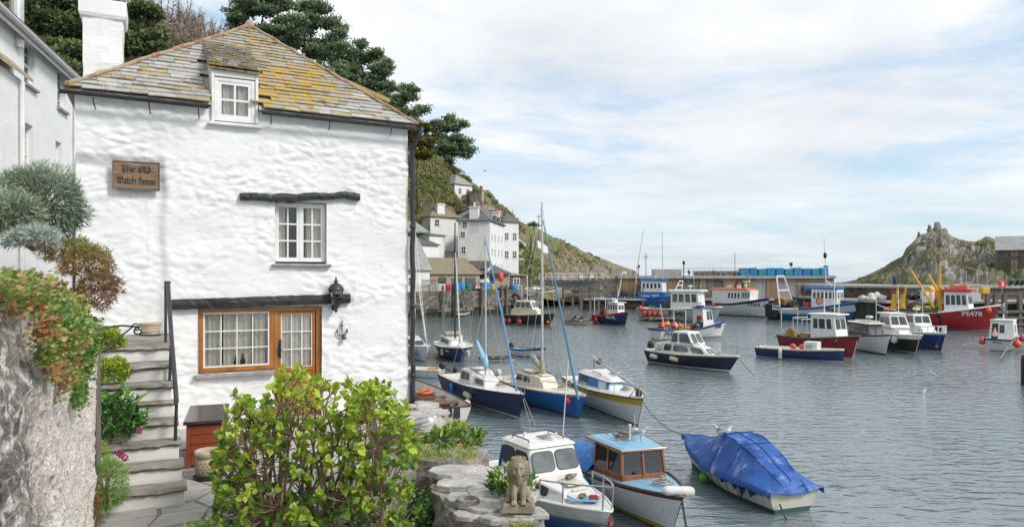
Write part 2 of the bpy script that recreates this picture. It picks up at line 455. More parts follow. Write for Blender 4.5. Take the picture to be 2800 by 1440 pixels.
HILLM=M('hill_cover',(.1,.1,.05),ramp=[(.06,.1,.03),(.11,.15,.045),(.19,.17,.08),(.24,.19,.11),(.17,.14,.095),(.28,.25,.2),(.1,.088,.065)],c2=(.15,.13,.08),scale=.35,detail=8,lo=.5,hi=.7,rough=.95,bump=1,bscale=.9,bdist=.6,vary=.55)
b=MB();pxs=list(np.concatenate([np.arange(-600,1000,22),np.arange(1000,1751,4.2)]));ts=list(np.linspace(0,1,46))+[1.06,1.15,1.3,1.6,2.2]
rows=[];rk=[]
for t in ts:
 r=[];k=[]
 for px in pxs:
  p,rr=hill_at(px,t);r.append(p);k.append(rr)
 rows.append(r);rk.append(k)
b.grid(rows)
n=len(pxs)
for i in range(len(rows)-1):
 for j in range(n-1):
  p=rows[i][j];rr=rk[i][j]
  g=.5+.5*fbm(p.x*.09,p.y*.09,3.0,3);e=.5+.5*fbm(p.x*.4,p.y*.4,p.z*.4,2)
  lowrock=rr*min(1,max(0,1.55-1.7*ts[i]+(pxs[j]-1560)/130+.5*(e-.5)))if ts[i]<=1 else rr*.4
  v=g*.55*(1-lowrock)+lowrock*(.62+.36*e)
  b.a[i*(n-1)+j]=min(1,max(0,v+(e-.5)*.18))
hill=tag(b.build('hillside',HILLM),kind='structure')
#rocky knoll on the right behind the inner quay
HPX=[2225,2300,2340,2380,2425,2468,2478,2508,2522,2540,2551,2562,2572,2584,2605,2640,2668,2699,2728,2765,2830,2960]
HRY=[778,772,765,748,724,703,680,650,640,634,628,634,626,630,646,656,659,647,656,654,660,690]
def knoll_at(px,t):
 ry=np.interp(px,HPX,HRY);Yf=np.interp(px,[2225,2400,2960],[132,108,100]);Yr=np.interp(px,[2225,2500,2960],[150,142,140])
 zf=np.interp(px,[2225,2340,2960],[-.6,3.2,4.6]);zr=EYE+(HY-ry)/FPX*Yr
 if t<=1:Y=Yf+(Yr-Yf)*t;z=zf+(zr-zf)*t**.8
 else:Y=Yr+(t-1)*40;z=zr-(t-1)**1.2*16
 X=(px-CX)/FPX*Y
 e=min(1,5*t)*(1 if t<.7 else max(.18,1-(t-.7)*3.2))*min(1,max(.1,(zr-zf)/6))
 z+=e*(1.0*fbm(X*.12,Y*.12,5.0)+1.5*(noise.ridged_multi_fractal((X*.27+Y*.12,Y*.2,7.0),.8,2.2,5,1,2)-1.2)+1.3*(noise.multi_fractal((X*.22,Y*.2,3.3),.9,2.2,4)-1.0))
 return V(X,Y,z)
KNOLL=M('rock_and_turf',(.2,.2,.15),ramp=[(.06,.095,.028),(.11,.145,.042),(.15,.135,.07),(.17,.145,.11),(.25,.23,.2),(.4,.38,.35),(.1,.09,.078)],c2=(.15,.14,.1),scale=.5,detail=8,lo=.52,hi=.7,rough=.95,bump=1,bscale=1.1,bdist=.45,vary=.5,c3=(.34,.24,.05),s3=.35,t3=(.66,.72))
b=MB();pxs=list(np.arange(2225,2960,3.0));ts=list(np.linspace(0,1,64))+[1.08,1.25,1.6,2.2]
rows=[[knoll_at(px,t)for px in pxs]for t in ts];b.grid(rows);n=len(pxs)
for i in range(len(rows)-1):
 for j in range(n-1):
  p=rows[i][j];q=rows[i+1][j]
  sl=(q.z-p.z)/max(.05,(q-p).length)
  g=.5+.5*fbm(p.x*.13+p.z*.1,p.y*.13,9.0,4);e=.5+.5*fbm(p.x*.5,p.y*.5,p.z*.6,2)
  v=-.1+.5*g+.9*max(0,sl-.33)+(.25 if ts[i]>.9 else 0)+(g-.5)*1.15
  b.a[i*(n-1)+j]=min(1,max(0,v+(e-.5)*.3))
tag(b.build('rocky_knoll',KNOLL),kind='structure')
b=MB()
for(px,py0,py1,hw,lean)in((2564,650,607,13,-2),(2545,648,615,7,-4),(2578,654,624,12,5),(2514,656,634,4,-2)):
 rws=[]
 for k in range(8):
  f=k/7;py=py0+(py1-py0)*f;w_=hw*(1-.6*f**2.5);c=at(px+lean*f,py,142)
  rws.append([c+V(cos(a)*w_/FPX*142*(1+.55*fbm(cos(a)*2+px,sin(a)*2,f*5)),sin(a)*1.0*(1.1-f),.25*fbm(a,f*3,px))for a in np.linspace(0,2*pi,11)[:-1]])
 b.grid(rws,closed=True,a=.62)
tag(b.build('crag',KNOLL),kind='structure')
#THE COTTAGE
WASH=M('whitewash',(.82,.82,.82),(.76,.76,.765),scale=1.3,detail=8,rough=.85,bump=.4,bscale=8,bdist=.03,c3=(.6,.57,.5),s3=1.6,t3=(.57,.84),stretch3=(3,3,.5),stretch=(1,1,2))
SLR=[(.33,.325,.31),(.44,.43,.41),(.38,.365,.33),(.5,.485,.46),(.42,.41,.39),(.34,.315,.275)]
SLATE0=M('roof_slate',(.3,.3,.3),ramp=SLR,c2=(.16,.15,.13),scale=4,lo=.48,hi=.75,rough=.7,bump=.5,bscale=10,bdist=.02,c3=(.34,.27,.14),s3=6,t3=(.56,.7))
SLATE1=M('slate_some_lichen',(.3,.3,.3),ramp=[(.29,.26,.21),(.4,.37,.31),(.34,.31,.25),(.45,.42,.36)],c2=(.15,.13,.1),scale=5,lo=.48,hi=.7,rough=.8,bump=.6,bscale=12,bdist=.02,c3=(.42,.29,.07),s3=9,t3=(.48,.64))
SLATE2=M('slate_orange_lichen',(.3,.3,.3),ramp=[(.27,.235,.16),(.38,.34,.26),(.32,.28,.2)],c2=(.3,.2,.06),scale=5,lo=.48,hi=.7,rough=.85,bump=.6,bscale=14,bdist=.02,c3=(.48,.31,.05),s3=8,t3=(.43,.58))
OAK=M('orange_varnished_oak',(.42,.17,.035),(.3,.11,.02),scale=5,rough=.35,bump=.15,bscale=25,stretch=(1,1,.25),coat=.3)
LEADS=M('grey_window_sill',(.33,.33,.32),(.22,.22,.21),scale=6,rough=.7,bump=.3)
CURT=M('curtain_cloth',(.86,.84,.79),(.76,.74,.7),scale=9,rough=.9)
DARKIN=M('dark_interior',(.05,.045,.04),rough=.9)
WPANE=glass('window_pane',(1,1,.98),refl=.6,alpha=.97)
CW=wall_uv(1115,660)[0]
EZ=9.33
cot=thing('cottage','whitewashed stone cottage with lichened slate roof, nearest building beside the steps','house',hs(0,0,YZ),atan2(.442,.897))
def op(x0,y0,x1,y1):
 cx_,cy_=(x0+x1)/2,(y0+y1)/2
 return[wall_uv(x0,cy_)[0],wall_uv(x1,cy_)[0],wall_uv(cx_,y1)[1],wall_uv(cx_,y0)[1]]
WUP=op(752,553,893,720)
WSH=op(542,842,751,1016)
WDO=op(751,836,880,1016);WDO[2]=YZ+.02
WSH[3]=WDO[3]=(WSH[3]+WDO[3])/2
WDM=op(586,213,697,345);WDM[3]=EZ+.5
OPEN=[WUP,WSH,WDO,WDM]
SGN=op(311,446,433,516)
def wall_disp(s,z):
 mk=min(1,max(.15,.62+1.1*fbm(s*.7,z*.9,12.0,2)));w_=.25*fbm(s*1.5,z*1.5,6.0,2);rg_=(1-abs(noise.noise((s*3.1+.9*z+w_,z*6+w_*4,3.0))))**5;rg2=(1-abs(noise.noise((s*6-1.5*z,z*9+w_*6,9.0))))**6
 vo=noise.voronoi((s*3.3+1.2*w_+.5*z,z*6.6+2*w_,5.0))[0]
 d=.03*fbm(s*.8,z*1.0,2.0,3)+mk*(.024*min(1,(vo[1]-vo[0])*2.0)+.008*rg_+.012*rg2+.012*fbm(s*6,z*10,8.0,4))
 if z<SGN[3]+.12:
  k=1/(1+math.exp(max(-40,min(40,(s-(SGN[1]+.07+.02*sin(z*5)))*38))));k*=min(1,(SGN[3]+.12-z)*6)
  d+=-.085*k
 return d
def lines(a,b,step,cuts):
 pts=sorted(set([a,b]+[c for c in cuts if a<c<b]));out=[]
 for p,q in zip(pts,pts[1:]):
  n=max(1,int(round((q-p)/step)))
  out+=[p+(q-p)*i/n for i in range(n)]
 return out+[b]
S=lines(0,CW,.028,[c for o in OPEN for c in o[:2]]);Z=lines(YZ-.1,EZ,.026,[c for o in OPEN for c in o[2:]])
b=MB();vid={}
def vtx(i,j):
 if(i,j)not in vid:
  s,z=S[i],Z[j];edge=1.0
  vid[i,j]=len(b.v);b.v.append(tuple(hs(s,-wall_disp(s,z),z)))
 return vid[i,j]
def is_open(s,z):return any(o[0]<s<o[1]and o[2]<z<o[3]for o in OPEN)
for i in range(len(S)-1):
 for j in range(len(Z)-1):
  sm,zm_=(S[i]+S[i+1])/2,(Z[j]+Z[j+1])/2
  if is_open(sm,zm_):continue
  b.f.append((vtx(i,j),vtx(i+1,j),vtx(i+1,j+1),vtx(i,j+1)));b.m.append(0);b.a.append(.5)
  for(di,dj,e)in((-1,0,((i,j),(i,j+1))),(1,0,((i+1,j+1),(i+1,j))),(0,-1,((i+1,j),(i,j))),(0,1,((i,j+1),(i+1,j+1)))):
   ii,jj=i+di,j+dj
   if 0<=ii<len(S)-1 and 0<=jj<len(Z)-1 and is_open((S[ii]+S[ii+1])/2,(Z[jj]+Z[jj+1])/2):
    a0,a1=e;o=len(b.v)
    b.v+=[tuple(hs(S[a0[0]],.2,Z[a0[1]])),tuple(hs(S[a1[0]],.2,Z[a1[1]]))]
    b.f.append((vtx(*a1),vtx(*a0),o,o+1));b.m.append(0);b.a.append(.5)
def hbox(b,s0,s1,d0,d1,z0,z1,mi=0,a=None):
 return b.hexa([hs(s0,d0,z0),hs(s1,d0,z0),hs(s1,d1,z0),hs(s0,d1,z0)],[hs(s0,d0,z1),hs(s1,d0,z1),hs(s1,d1,z1),hs(s0,d1,z1)],mi,a)
DEEP=8.0
for s_,sg in((CW,1),(0,-1)):
 D=[k*.16 for k in range(int(DEEP/.16)+1)];ZZ=[YZ-2.2+k*.16 for k in range(47)];ZZ=[z for z in ZZ if z<EZ]+[EZ]
 rows=[[hs(s_+sg*(wall_disp(d+20,z)if d>.01 else wall_disp(s_,z))-(0 if d>.01 else sg*wall_disp(s_,z)),d-(wall_disp(s_,z)if d<.01 else 0),z)for z in ZZ]for d in D]
 b.grid(rows if sg<0 else rows[::-1],0,.5)
b.add([hs(0,DEEP,YZ),hs(CW,DEEP,YZ),hs(CW,DEEP,EZ),hs(0,DEEP,EZ)],[(1,0,3,2)],0,.5)
b.build('wall',WASH,cot,smooth=True)
#roof
EL,ER,PK=hs(-.12,-.2,9.37),hs(CW+.12,-.2,9.31),hs(2.8,2.25,11.50)
nrm=(ER-EL).cross(PK-EL).normalized()
dm0,dm1=WDM[0]-.07,WDM[1]+.05
DV=.60
def lichen(px,py):
 h=math.exp(-(((px-810)/95)**2+((py-232)/48)**2))*1.1+.55*math.exp(-(((px-720)/120)**2+((py-270)/60)**2))+.5*math.exp(-(((px-690)/80)**2+((py-140)/60)**2))+.3*math.exp(-(((px-900)/120)**2+((py-270)/40)**2))
 h+=random.uniform(-.22,.22);return 2 if h>.55 else 1 if h>.16 else 0
def proj(p):return CX+FPX*p.x/p.y,HY-FPX*(p.z-EYE)/p.y
b=MB();rows_n=25
def under(s0,s1,v0):
 f0,f1=(s0+.17)/(CW+.34),(s1+.17)/(CW+.34);e=EL.lerp(ER,f0),EL.lerp(ER,f1);dd=V(*N_)*(2.45*v0)+V(0,0,2.16*v0)
 return e[0]+dd-nrm*.03,e[1]+dd-nrm*.03
UL=under(dm0,dm1,0);UT=under(dm0,dm1,DV)
g_=-nrm*.03
fl=lambda v:(EL+g_).lerp(PK+g_,v)
fr_=lambda v:(ER+g_).lerp(PK+g_,v)
b.add([EL+g_,UL[0],UT[0],fl(DV)],[(0,1,2,3)],0,.3);b.add([UL[1],ER+g_,fr_(DV),UT[1]],[(0,1,2,3)],0,.3);b.add([fl(DV),fr_(DV),PK+g_],[(0,1,2)],0,.3)
for r in range(rows_n):
 v0=(r/rows_n)**.97;v1=((r+1)/rows_n)**.97
 l0,r0=EL.lerp(PK,v0),ER.lerp(PK,v0);ln=(r0-l0).length;pos=-random.uniform(0,.2)
 dirr=(r0-l0).normalized();up=((EL.lerp(PK,v1))-l0);up=up-dirr*up.dot(dirr)
 sag=.012*sin(r*1.7)
 while pos<ln-.02:
  wd=random.uniform(.2,.5);a_=max(0,pos);c_=min(ln,pos+wd);pos+=wd
  if c_-a_<.05:continue
  gap=.0025;mid=l0+dirr*(a_+c_)/2;smid=(mid-O_).dot(U)
  if dm0<smid<dm1 and v0<DV:continue
  th=random.uniform(.012,.024);lift=.018+random.uniform(0,.014)
  p0=l0+dirr*(a_+gap);p1=l0+dirr*(c_-gap);ov=1.25
  t0,t1=random.uniform(-.012,.012),random.uniform(-.012,.012)
  q=[p0+up.normalized()*t0,p1+up.normalized()*t1,p1+up*ov,p0+up*ov]
  px,py=proj(mid)
  b.hexa([q[0]+nrm*lift,q[1]+nrm*(lift+random.uniform(-.004,.004)),q[2],q[3]],[q[0]+nrm*(lift+th),q[1]+nrm*(lift+th),q[2]+nrm*th,q[3]+nrm*th],lichen(px,py))
fz=9.98;A0,A1=hs(dm0-.03,-.13,fz),hs(dm1+.03,-.13,fz-.02)
vb=DV+.05
def mainroof(s):
 base=EL.lerp(ER,(s+.17)/(CW+.34));dd=-.2+vb*2.45
 return hs(s,dd,9.34+(dd+.2)/2.45*2.16+.05)
B0,B1=mainroof(dm0-.03),mainroof(dm1+.03)
dn=(A1-A0).cross(B0-A0).normalized();R_=12
b.add([A0-dn*.03,A1-dn*.03,B1-dn*.03,B0-dn*.03,A0,A1,B1,B0],[(3,2,1,0),(0,1,5,4),(1,2,6,5),(3,0,4,7),(4,5,6,7)],1,.2)
for r in range(R_):
 f0,f1=r/R_,min(1.02,(r+1.3)/R_);pos=-random.uniform(0,.12)
 while pos<1:
  wd=random.uniform(.1,.24);a_,c_=max(0,pos)+.004,min(1,pos+wd)-.004;pos+=wd
  if c_-a_<.03:continue
  th=.02;lf=.03+random.uniform(0,.012)
  q=[A0.lerp(A1,a_).lerp(B0.lerp(B1,a_),f0),A0.lerp(A1,c_).lerp(B0.lerp(B1,c_),f0),A0.lerp(A1,c_).lerp(B0.lerp(B1,c_),f1),A0.lerp(A1,a_).lerp(B0.lerp(B1,a_),f1)]
  mi=2 if r==0 else(1 if random.random()<.55 else 0)
  b.hexa([q[0]+dn*lf,q[1]+dn*lf,q[2],q[3]],[q[0]+dn*(lf+th),q[1]+dn*(lf+th),q[2]+dn*th,q[3]+dn*th],mi)
PB=hs(2.8,DEEP+.1,11.5);BL,BR=hs(-.17,DEEP+.1,9.37),hs(CW+.17,DEEP+.1,9.31)
for tri in((EL,PK,PB,BL),(PK,ER,BR,PB)):
 q=[Vector(p)for p in tri];nn=(q[1]-q[0]).cross(q[3]-q[0]).normalized()
 if nn.z<0:nn=-nn
 for i in range(14):
  f0,f1=i/14,(i+1.2)/14
  if tri[0]==EL:e0,e1,h0,h1=EL,BL,PK,PB
  else:e0,e1,h0,h1=ER,BR,PK,PB
  k=[e0.lerp(h0,f0),e1.lerp(h1,f0),e1.lerp(h1,min(1,f1)),e0.lerp(h0,min(1,f1))]
  if tri[0]!=EL:k=[k[1],k[0],k[3],k[2]]
  k=k[::-1]
  b.hexa([k[0],k[1],k[2]+nn*.03,k[3]+nn*.03][::1],[k[0]+nn*.02,k[1]+nn*.02,k[2]+nn*.055,k[3]+nn*.055],1)
roof=b.build('roof',[SLATE0,SLATE1,SLATE2],cot)
HIPM=M('lichened_hip_mortar',(.34,.29,.23),(.4,.31,.16),scale=7,rough=.95,bump=.8,bscale=22,bdist=.03,c3=(.33,.15,.1),s3=4,t3=(.5,.6))
b=MB()
for e in(EL,ER):
 pts=[e.lerp(PK,t/26)+nrm*.04+V(random.uniform(-.012,.012),0,random.uniform(-.012,.016))for t in range(27)]
 b.tube(pts,[.034+random.uniform(-.008,.008)for _ in pts],7)
b.tube([PK+V(0,0,.05),PB+V(0,0,.05)],.07,7)
b.lathe([(.12,-.1),(.1,.05),(.04,.14)],PK,8)
b.build('hip_ridge',HIPM,roof,smooth=True)
b=MB();hbox(b,4.2,5.62,2.7,3.9,9.2,10.38)
rd=b.build('rear_dormer',WASH,cot)
b=MB();b.hexa([hs(2.9,2.5,11.3),hs(5.78,2.5,10.36),hs(5.78,4.1,10.36),hs(2.9,4.1,11.3)],[hs(2.9,2.5,11.38),hs(5.78,2.5,10.45),hs(5.78,4.1,10.45),hs(2.9,4.1,11.38)],0,.2)
b.build('dormer_roof',[SLATE2],rd)
b=MB();cs,cd=.3,1.5
R4=lambda h,z:[hs(cs+i*h,cd+j*h,z)for i,j in((-1,-1),(1,-1),(1,1),(-1,1))]
rws=[]
for z in np.linspace(9.0,10.92,14):
 ring=[]
 for side in range(4):
  p,q=R4(.30+(.012 if z<9.6 else 0),z)[side],R4(.30,z)[(side+1)%4]
  for k in range(6):
   r=p.lerp(q,k/6);ring.append(r+(r-hs(cs,cd,z)).normalized()*.025*fbm(r.x*3,r.y*3,z*4))
 rws.append(ring)
for h,z in((.34,10.95),(.36,11.0),(.36,11.24),(.3,11.27),(0.05,11.28)):
 ring=[]
 for side in range(4):
  p,q=R4(h,z)[side],R4(h,z)[(side+1)%4]
  ring+=[p.lerp(q,k/6)for k in range(6)]
 rws.append(ring)
b.grid(rws,closed=True)
ch=b.build('chimney',WASH,roof,smooth=False)
b=MB();b.lathe([(.27,11.27),(.25,11.5),(.24,11.9),(.27,11.95)],(hs(cs,cd,0)),14)
b.build('chimney_pot',M('grey_cement',(.2,.2,.2),(.12,.12,.12),scale=8,rough=.9,bump=.5),cot,smooth=True)
b=MB()
hbox(b,WDM[0]-.05,WDM[0]-.002,-.06,.2,9.05,fz-.02);hbox(b,WDM[1]+.002,WDM[1]+.05,-.06,.2,9.05,fz-.02)
hbox(b,WDM[0]-.002,WDM[1]+.002,-.055,.2,fz-.13,fz-.02)
for s_ in(WDM[0]-.06,WDM[1]+.03):
 b.hexa([hs(s_,.2,9.5),hs(s_+.05,.2,9.5),hs(s_+.05,1.25,10.4),hs(s_,1.25,10.4)],[hs(s_,.2,fz-.02),hs(s_+.05,.2,fz-.02),hs(s_+.05,1.27,10.62),hs(s_,1.27,10.62)])
b.build('dormer_surround',WHITE,cot,bevel=.01)
#windows of the cottage
def window(name,s0,s1,z0,z1,d,cols,rows,fw,bw,mat_,curtain=True,depth=.07,sill=None,split=None,curt_z=None):
 b=MB()
 hbox(b,s0,s0+fw,d,d+depth,z0,z1);hbox(b,s1-fw,s1,d,d+depth,z0,z1)
 hbox(b,s0+fw,s1-fw,d,d+depth,z0,z0+fw);hbox(b,s0+fw,s1-fw,d,d+depth,z1-fw,z1)
 o=b.build(name,mat_,cot,bevel=.006)
 lights=[(s0+fw,s1-fw)]
 if split:
  m_=(s0+s1)/2;lights=[(s0+fw,m_-split/2),(m_+split/2,s1-fw)]
  bb=MB();hbox(bb,m_-split/2,m_+split/2,d+.004,d+depth-.002,z0+fw,z1-fw);bb.build('mullion',mat_,o,bevel=.005)
 for a0,a1 in lights:
  bb=MB();sw=bw*1.5;e=.012
  for(p,q,r,t)in((a0,a0+sw,z0+fw,z1-fw),(a1-sw,a1,z0+fw,z1-fw),(a0+sw,a1-sw,z0+fw,z0+fw+sw),(a0+sw,a1-sw,z1-fw-sw,z1-fw)):
   hbox(bb,p,q,d+e,d+e+.04,r,t)
  for i in range(1,cols):
   x=a0+sw+(a1-a0-2*sw)*i/cols;hbox(bb,x-bw/2,x+bw/2,d+e+.004,d+e+.034,z0+fw+sw,z1-fw-sw)
  for j in range(1,rows):
   y=z0+fw+sw+(z1-z0-2*fw-2*sw)*j/rows;hbox(bb,a0+sw,a1-sw,d+e+.006,d+e+.032,y-bw/2,y+bw/2)
  c=bb.build('casement',WHITE,o)
  bb=MB();hbox(bb,a0+.01,a1-.01,d+.03,d+.036,z0+fw+.01,z1-fw-.01)
  bb.build('pane',WPANE,o)
 if curtain:
  bb=MB();n=int((s1-s0)/.012)
  for part in curtain:
   g=[]
   for k in range(n+1):
    f=part[0]+(part[1]-part[0])*k/n;s_=s0+fw+(s1-s0-2*fw)*f
    dd=d+.1+.018*sin(s_*75+1.5*sin(s_*9))+.01*sin(s_*31)
    g.append([hs(s_,dd,z0+fw*.4),hs(s_+.004*sin(k),dd+.01,(z0+z1)/2),hs(s_,dd,(curt_z or z1)-fw*.3)])
   bb.grid(g)
  bb.build('curtain',CURT,o,smooth=True)
 return o
window('dormer_window',WDM[0],WDM[1],9.11,fz-.14,-.03,2,2,.06,.035,WHITE,[(0,.47),(.56,1)])
window('upper_window',WUP[0]+.004,WUP[1]-.004,WUP[2]+.03,WUP[3]-.01,.1,2,3,.035,.028,WHITE,[(0,.2),(.64,1)],split=.035)
sh=window('shop_window',WSH[0]+.004,WSH[1],WSH[2]+.01,WSH[3]-.005,.06,4,3,.075,.018,OAK,[(0,.28),(.3,.72),(.74,1)],depth=.1)
for nm,(s0,s1,z,t)in(('window_sill',(WUP[0]-.06,WUP[1]+.07,WUP[2]-.045,.045)),('window_sill',(WSH[0]-.07,WSH[1]-.01,WSH[2]-.06,.055)),('window_sill',(WDM[0]-.1,WDM[1]+.1,9.04,.05))):
 b=MB();hbox(b,s0,s1,-.11,.17,z-.012,z+t-.012);b.build(nm,LEADS if z<9 else WHITE,cot,bevel=.012)
d0,d1=WDO[0],WDO[1];zt=WDO[3]-.005
b=MB();hbox(b,d0,d0+.07,.055,.17,YZ+.02,zt);hbox(b,d1-.09,d1-.003,.055,.17,YZ+.02,zt);hbox(b,d0+.07,d1-.09,.055,.17,zt-.075,zt)
door=b.build('door',OAK,cot,bevel=.006)
l0,l1,gz=d0+.075,d1-.095,wall_uv(812,1003)[1]
b=MB();hbox(b,l0,l0+.045,.085,.13,YZ+.03,zt-.08);hbox(b,l1-.06,l1,.085,.13,YZ+.03,zt-.08);hbox(b,l0+.045,l1-.06,.085,.13,zt-.13,zt-.08);hbox(b,l0+.045,l1-.06,.075,.13,gz-.07,gz)
k=5
for i in range(k):hbox(b,l0+.045+(l1-l0-.105)*i/k+.003,l0+.045+(l1-l0-.105)*(i+1)/k-.003,.095,.12,YZ+.03,gz-.07)
b.build('door_leaf',OAK,door,bevel=.005)
b=MB();a0,a1,y0,y1=l0+.045,l1-.06,gz,zt-.13
for i in range(4):
 x=a0+(a1-a0)*i/3;hbox(b,x-.008-(.006 if i==3 else 0),x+.008+(.006 if i==0 else 0),.09,.118,y0,y1)
for j in range(4):
 y=y0+(y1-y0)*j/3;hbox(b,a0,a1,.0915,.1165,y-.008,y+.008)
b.build('door_glazing',WHITE,door)
b=MB();hbox(b,a0,a1,.102,.106,y0,y1);b.build('pane',WPANE,door)
b=MB();g=[]
for k in range(60):
 s_=a0+(a1-a0)*k/59;dd=.15+.015*sin(s_*80);g.append([hs(s_,dd,gz-.1),hs(s_,dd,zt-.1)])
b.grid(g);b.build('curtain',CURT,door,smooth=True)
b=MB();hx=hs(l0+.02,.06,gz+.33);b.beam(hx-V(0,0,.16),hx+V(0,0,.16),.05,.02,up=N_);b.tube([hx+V(0,0,.13),hx-N_*.06+V(0,0,.06),hx-N_*.06-V(0,0,.08),hx-V(0,0,.13)],.014,6);b.lathe([(.0,-.01),(.03,0),(.03,.02),(0,.03)],hx-N_*.05-V(0,0,.03),8)
b.build('door_handle',BLACK,door)
b=MB()
for z0,z1 in((YZ+.02,6.35),(6.45,8.3),(8.4,10.3)):
 if z0<8:hbox(b,.2,CW-.2,1.6,1.65,z0,z1);hbox(b,.2,CW-.2,.25,1.6,z0,z0+.02);hbox(b,.2,CW-.2,.25,1.6,z1,z1+.02)
 else:hbox(b,WDM[0]-.05,WDM[1]+.05,.9,.95,z0,z0+1.4)
b.build('interior',DARKIN,cot)
def lintel(x0,y0,x1,y1,h,wob,out):
 s0,z0=wall_uv(x0,y0);s1,z1=wall_uv(x1,y1);g=[]
 for k in range(41):
  f=k/40;s_=s0+(s1-s0)*f;z=z0+(z1-z0)*f+wob*(.55*sin(f*9+.6)+fbm(s_*3,2.2))*.5;hh=h*(1+wob*3*fbm(s_*2.4,9.1));hh*=1-(.25 if wob else 0)*(abs(f-.45)*1.3)**2
  j=lambda q:.012*fbm(s_*9,q*3.1,4)
  g.append([hs(s_,-out+j(1),z-hh/2+j(2)),hs(s_,-out-.012+j(3),z+j(4)),hs(s_,-out+j(5),z+hh/2+j(6)),hs(s_,.1,z+hh/2),hs(s_,.1,z-hh/2)])
 b=MB();b.grid([r[::-1]for r in g],closed=True);b.add(g[0],[(0,1,2,3,4)]);b.add(g[-1],[(4,3,2,1,0)])
 b.build('lintel',TARRED,cot)
lintel(655,541,981,538,.125,.06,.1)
lintel(469,832,955,815,.165,.0,.1)
b=MB()
for(xa,xb)in((-.19,WDM[0]-.1),(WDM[1]+.08,CW+.18)):
 g=[]
 for k in range(2):
  s_=(xa,xb)[k];z=9.315-.011*s_
  g.append([hs(s_,-.26+.045*cos(t),z+.055*sin(t))for t in np.linspace(pi,2*pi,8)]+[hs(s_,-.26+.037*cos(t),z+.045*sin(t))for t in np.linspace(2*pi,pi,8)])
 b.grid(g,closed=True)
 for gg in g:b.add(gg,[tuple(range(16))])
b.build('gutter',BLACK,cot)
for px in(258,408,541,737,895,1062):
 s_=wall_uv(px,310)[0];b=MB();z=9.25
 b.tube([hs(s_,-.24,z),hs(s_,-.19,z-.05),hs(s_+.01,-.12,z-.1),hs(s_+.02,-.03,z-.13)],.009,5);b.build('gutter_hook',RUST,cot)
b=MB();s_=CW+.05
pp=[hs(CW+.2,-.26,9.27),hs(CW+.13,-.2,9.1),hs(s_+.04,-.1,8.95)]+[hs(s_+.02+.012*sin(z*7),-.075,z)for z in np.linspace(8.8,4.1,22)]
b.tube(pp,.048,8)
for z in(8.9,7.4,5.9,4.6):b.lathe([(.06,0),(.06,.06)],hs(s_+.02,-.075,z),8)
b.build('downpipe',BLACK,cot,smooth=True)
#hand-lettered name board (broad-nib strokes)
GLY={'T':([[(0,.78),(.12,.98),(.34,.9),(.62,.98)],[(.3,.9),(.16,.6),(.2,.18),(.42,.02),(.62,.16)],[(.44,.7),(.44,.25)]],.68),'h':([[(.06,1.0),(.06,.06)],[(.06,.5),(.28,.66),(.44,.5),(.42,.12),(.3,-.06)]],.54),'e':([[(.1,.36),(.4,.48),(.26,.66),(.06,.48),(.08,.16),(.24,.02),(.44,.14)]],.5),'O':([[(.34,.98),(.08,.8),(.04,.3),(.3,.02),(.58,.2),(.62,.7),(.34,.98),(.16,.86)],[(.3,.8),(.3,.2)]],.72),'l':([[(.08,1.0),(.08,.12),(.2,.02)]],.26),'d':([[(.16,.95),(.42,.6),(.44,.2),(.26,.02),(.08,.2),(.08,.46),(.26,.62),(.44,.5)]],.54),'W':([[(.02,.8),(.14,.98),(.18,.2),(.32,.04),(.46,.2),(.44,.96)],[(.46,.2),(.6,.04),(.78,.24),(.78,.8),(.68,.98)]],.9),'a':([[(.08,.58),(.3,.62),(.36,.5),(.36,.1),(.46,.02)],[(.36,.38),(.12,.3),(.1,.08),(.34,.12)]],.5),'t':([[(.16,.86),(.16,.12),(.32,.02)],[(.02,.62),(.34,.62)]],.38),'c':([[(.38,.54),(.22,.64),(.08,.46),(.08,.16),(.22,.02),(.4,.14)]],.44),'H':([[(.06,.9),(.2,.98),(.16,.06)],[(.16,.56),(.4,.68),(.56,.46),(.5,.08),(.36,-.12)],[(.32,.98),(.32,.7)],[(0,.3),(.3,.34)]],.66),'o':([[(.26,.64),(.08,.5),(.08,.16),(.26,.02),(.44,.16),(.44,.5),(.26,.64)]],.52),'u':([[(.04,.56),(.1,.62),(.1,.14),(.22,.02),(.38,.14)],[(.4,.64),(.4,.1),(.48,.02)]],.54),'s':([[(.38,.56),(.22,.64),(.08,.5),(.36,.22),(.24,.02),(.04,.12)]],.44),' ':([],.34)}
def nib_line(b,txt,org,ux,uz,size,total,nn):
 wsum=sum(GLY[c][1]for c in txt);kx=total/wsum;x=0;nib=(.1,.075)
 for c in txt:
  st,adv=GLY[c]
  for pl in st:
   for(x0,y0),(x1,y1)in zip(pl,pl[1:]):
    q=[]
    for sx,sy in((x0,y0),(x1,y1)):
     for sg in(-1,1):q.append(org+ux*((x+sx+sg*nib[0])*kx)+uz*((sy+sg*nib[1])*size))
    q=[q[0],q[2],q[3],q[1]]
    b.add(q+[p+nn for p in q],[(0,1,2,3),(7,6,5,4),(0,4,5,1),(1,5,6,2),(2,6,7,3),(3,7,4,0)])
  x+=adv
s0,s1,z0,z1=SGN
sg=thing('name_board','brown wooden name board lettered The Old Watch House on the white wall','sign',hs((s0+s1)/2,-.06,z0),atan2(.442,.897))
WOODSIGN=M('sign_board_wood',(.26,.165,.095),(.17,.105,.06),scale=7,rough=.8,bump=.4,bscale=25,stretch=(.3,1,1.5),c3=(.34,.27,.2),s3=6,t3=(.56,.68))
b=MB();h3=(z1-z0)/3
for i in range(3):hbox(b,s0,s1,-.045,-.015,z0+h3*i+.003,z0+h3*(i+1)-.003)
b.build('board',WOODSIGN,sg,bevel=.004)
b=MB();t=.022
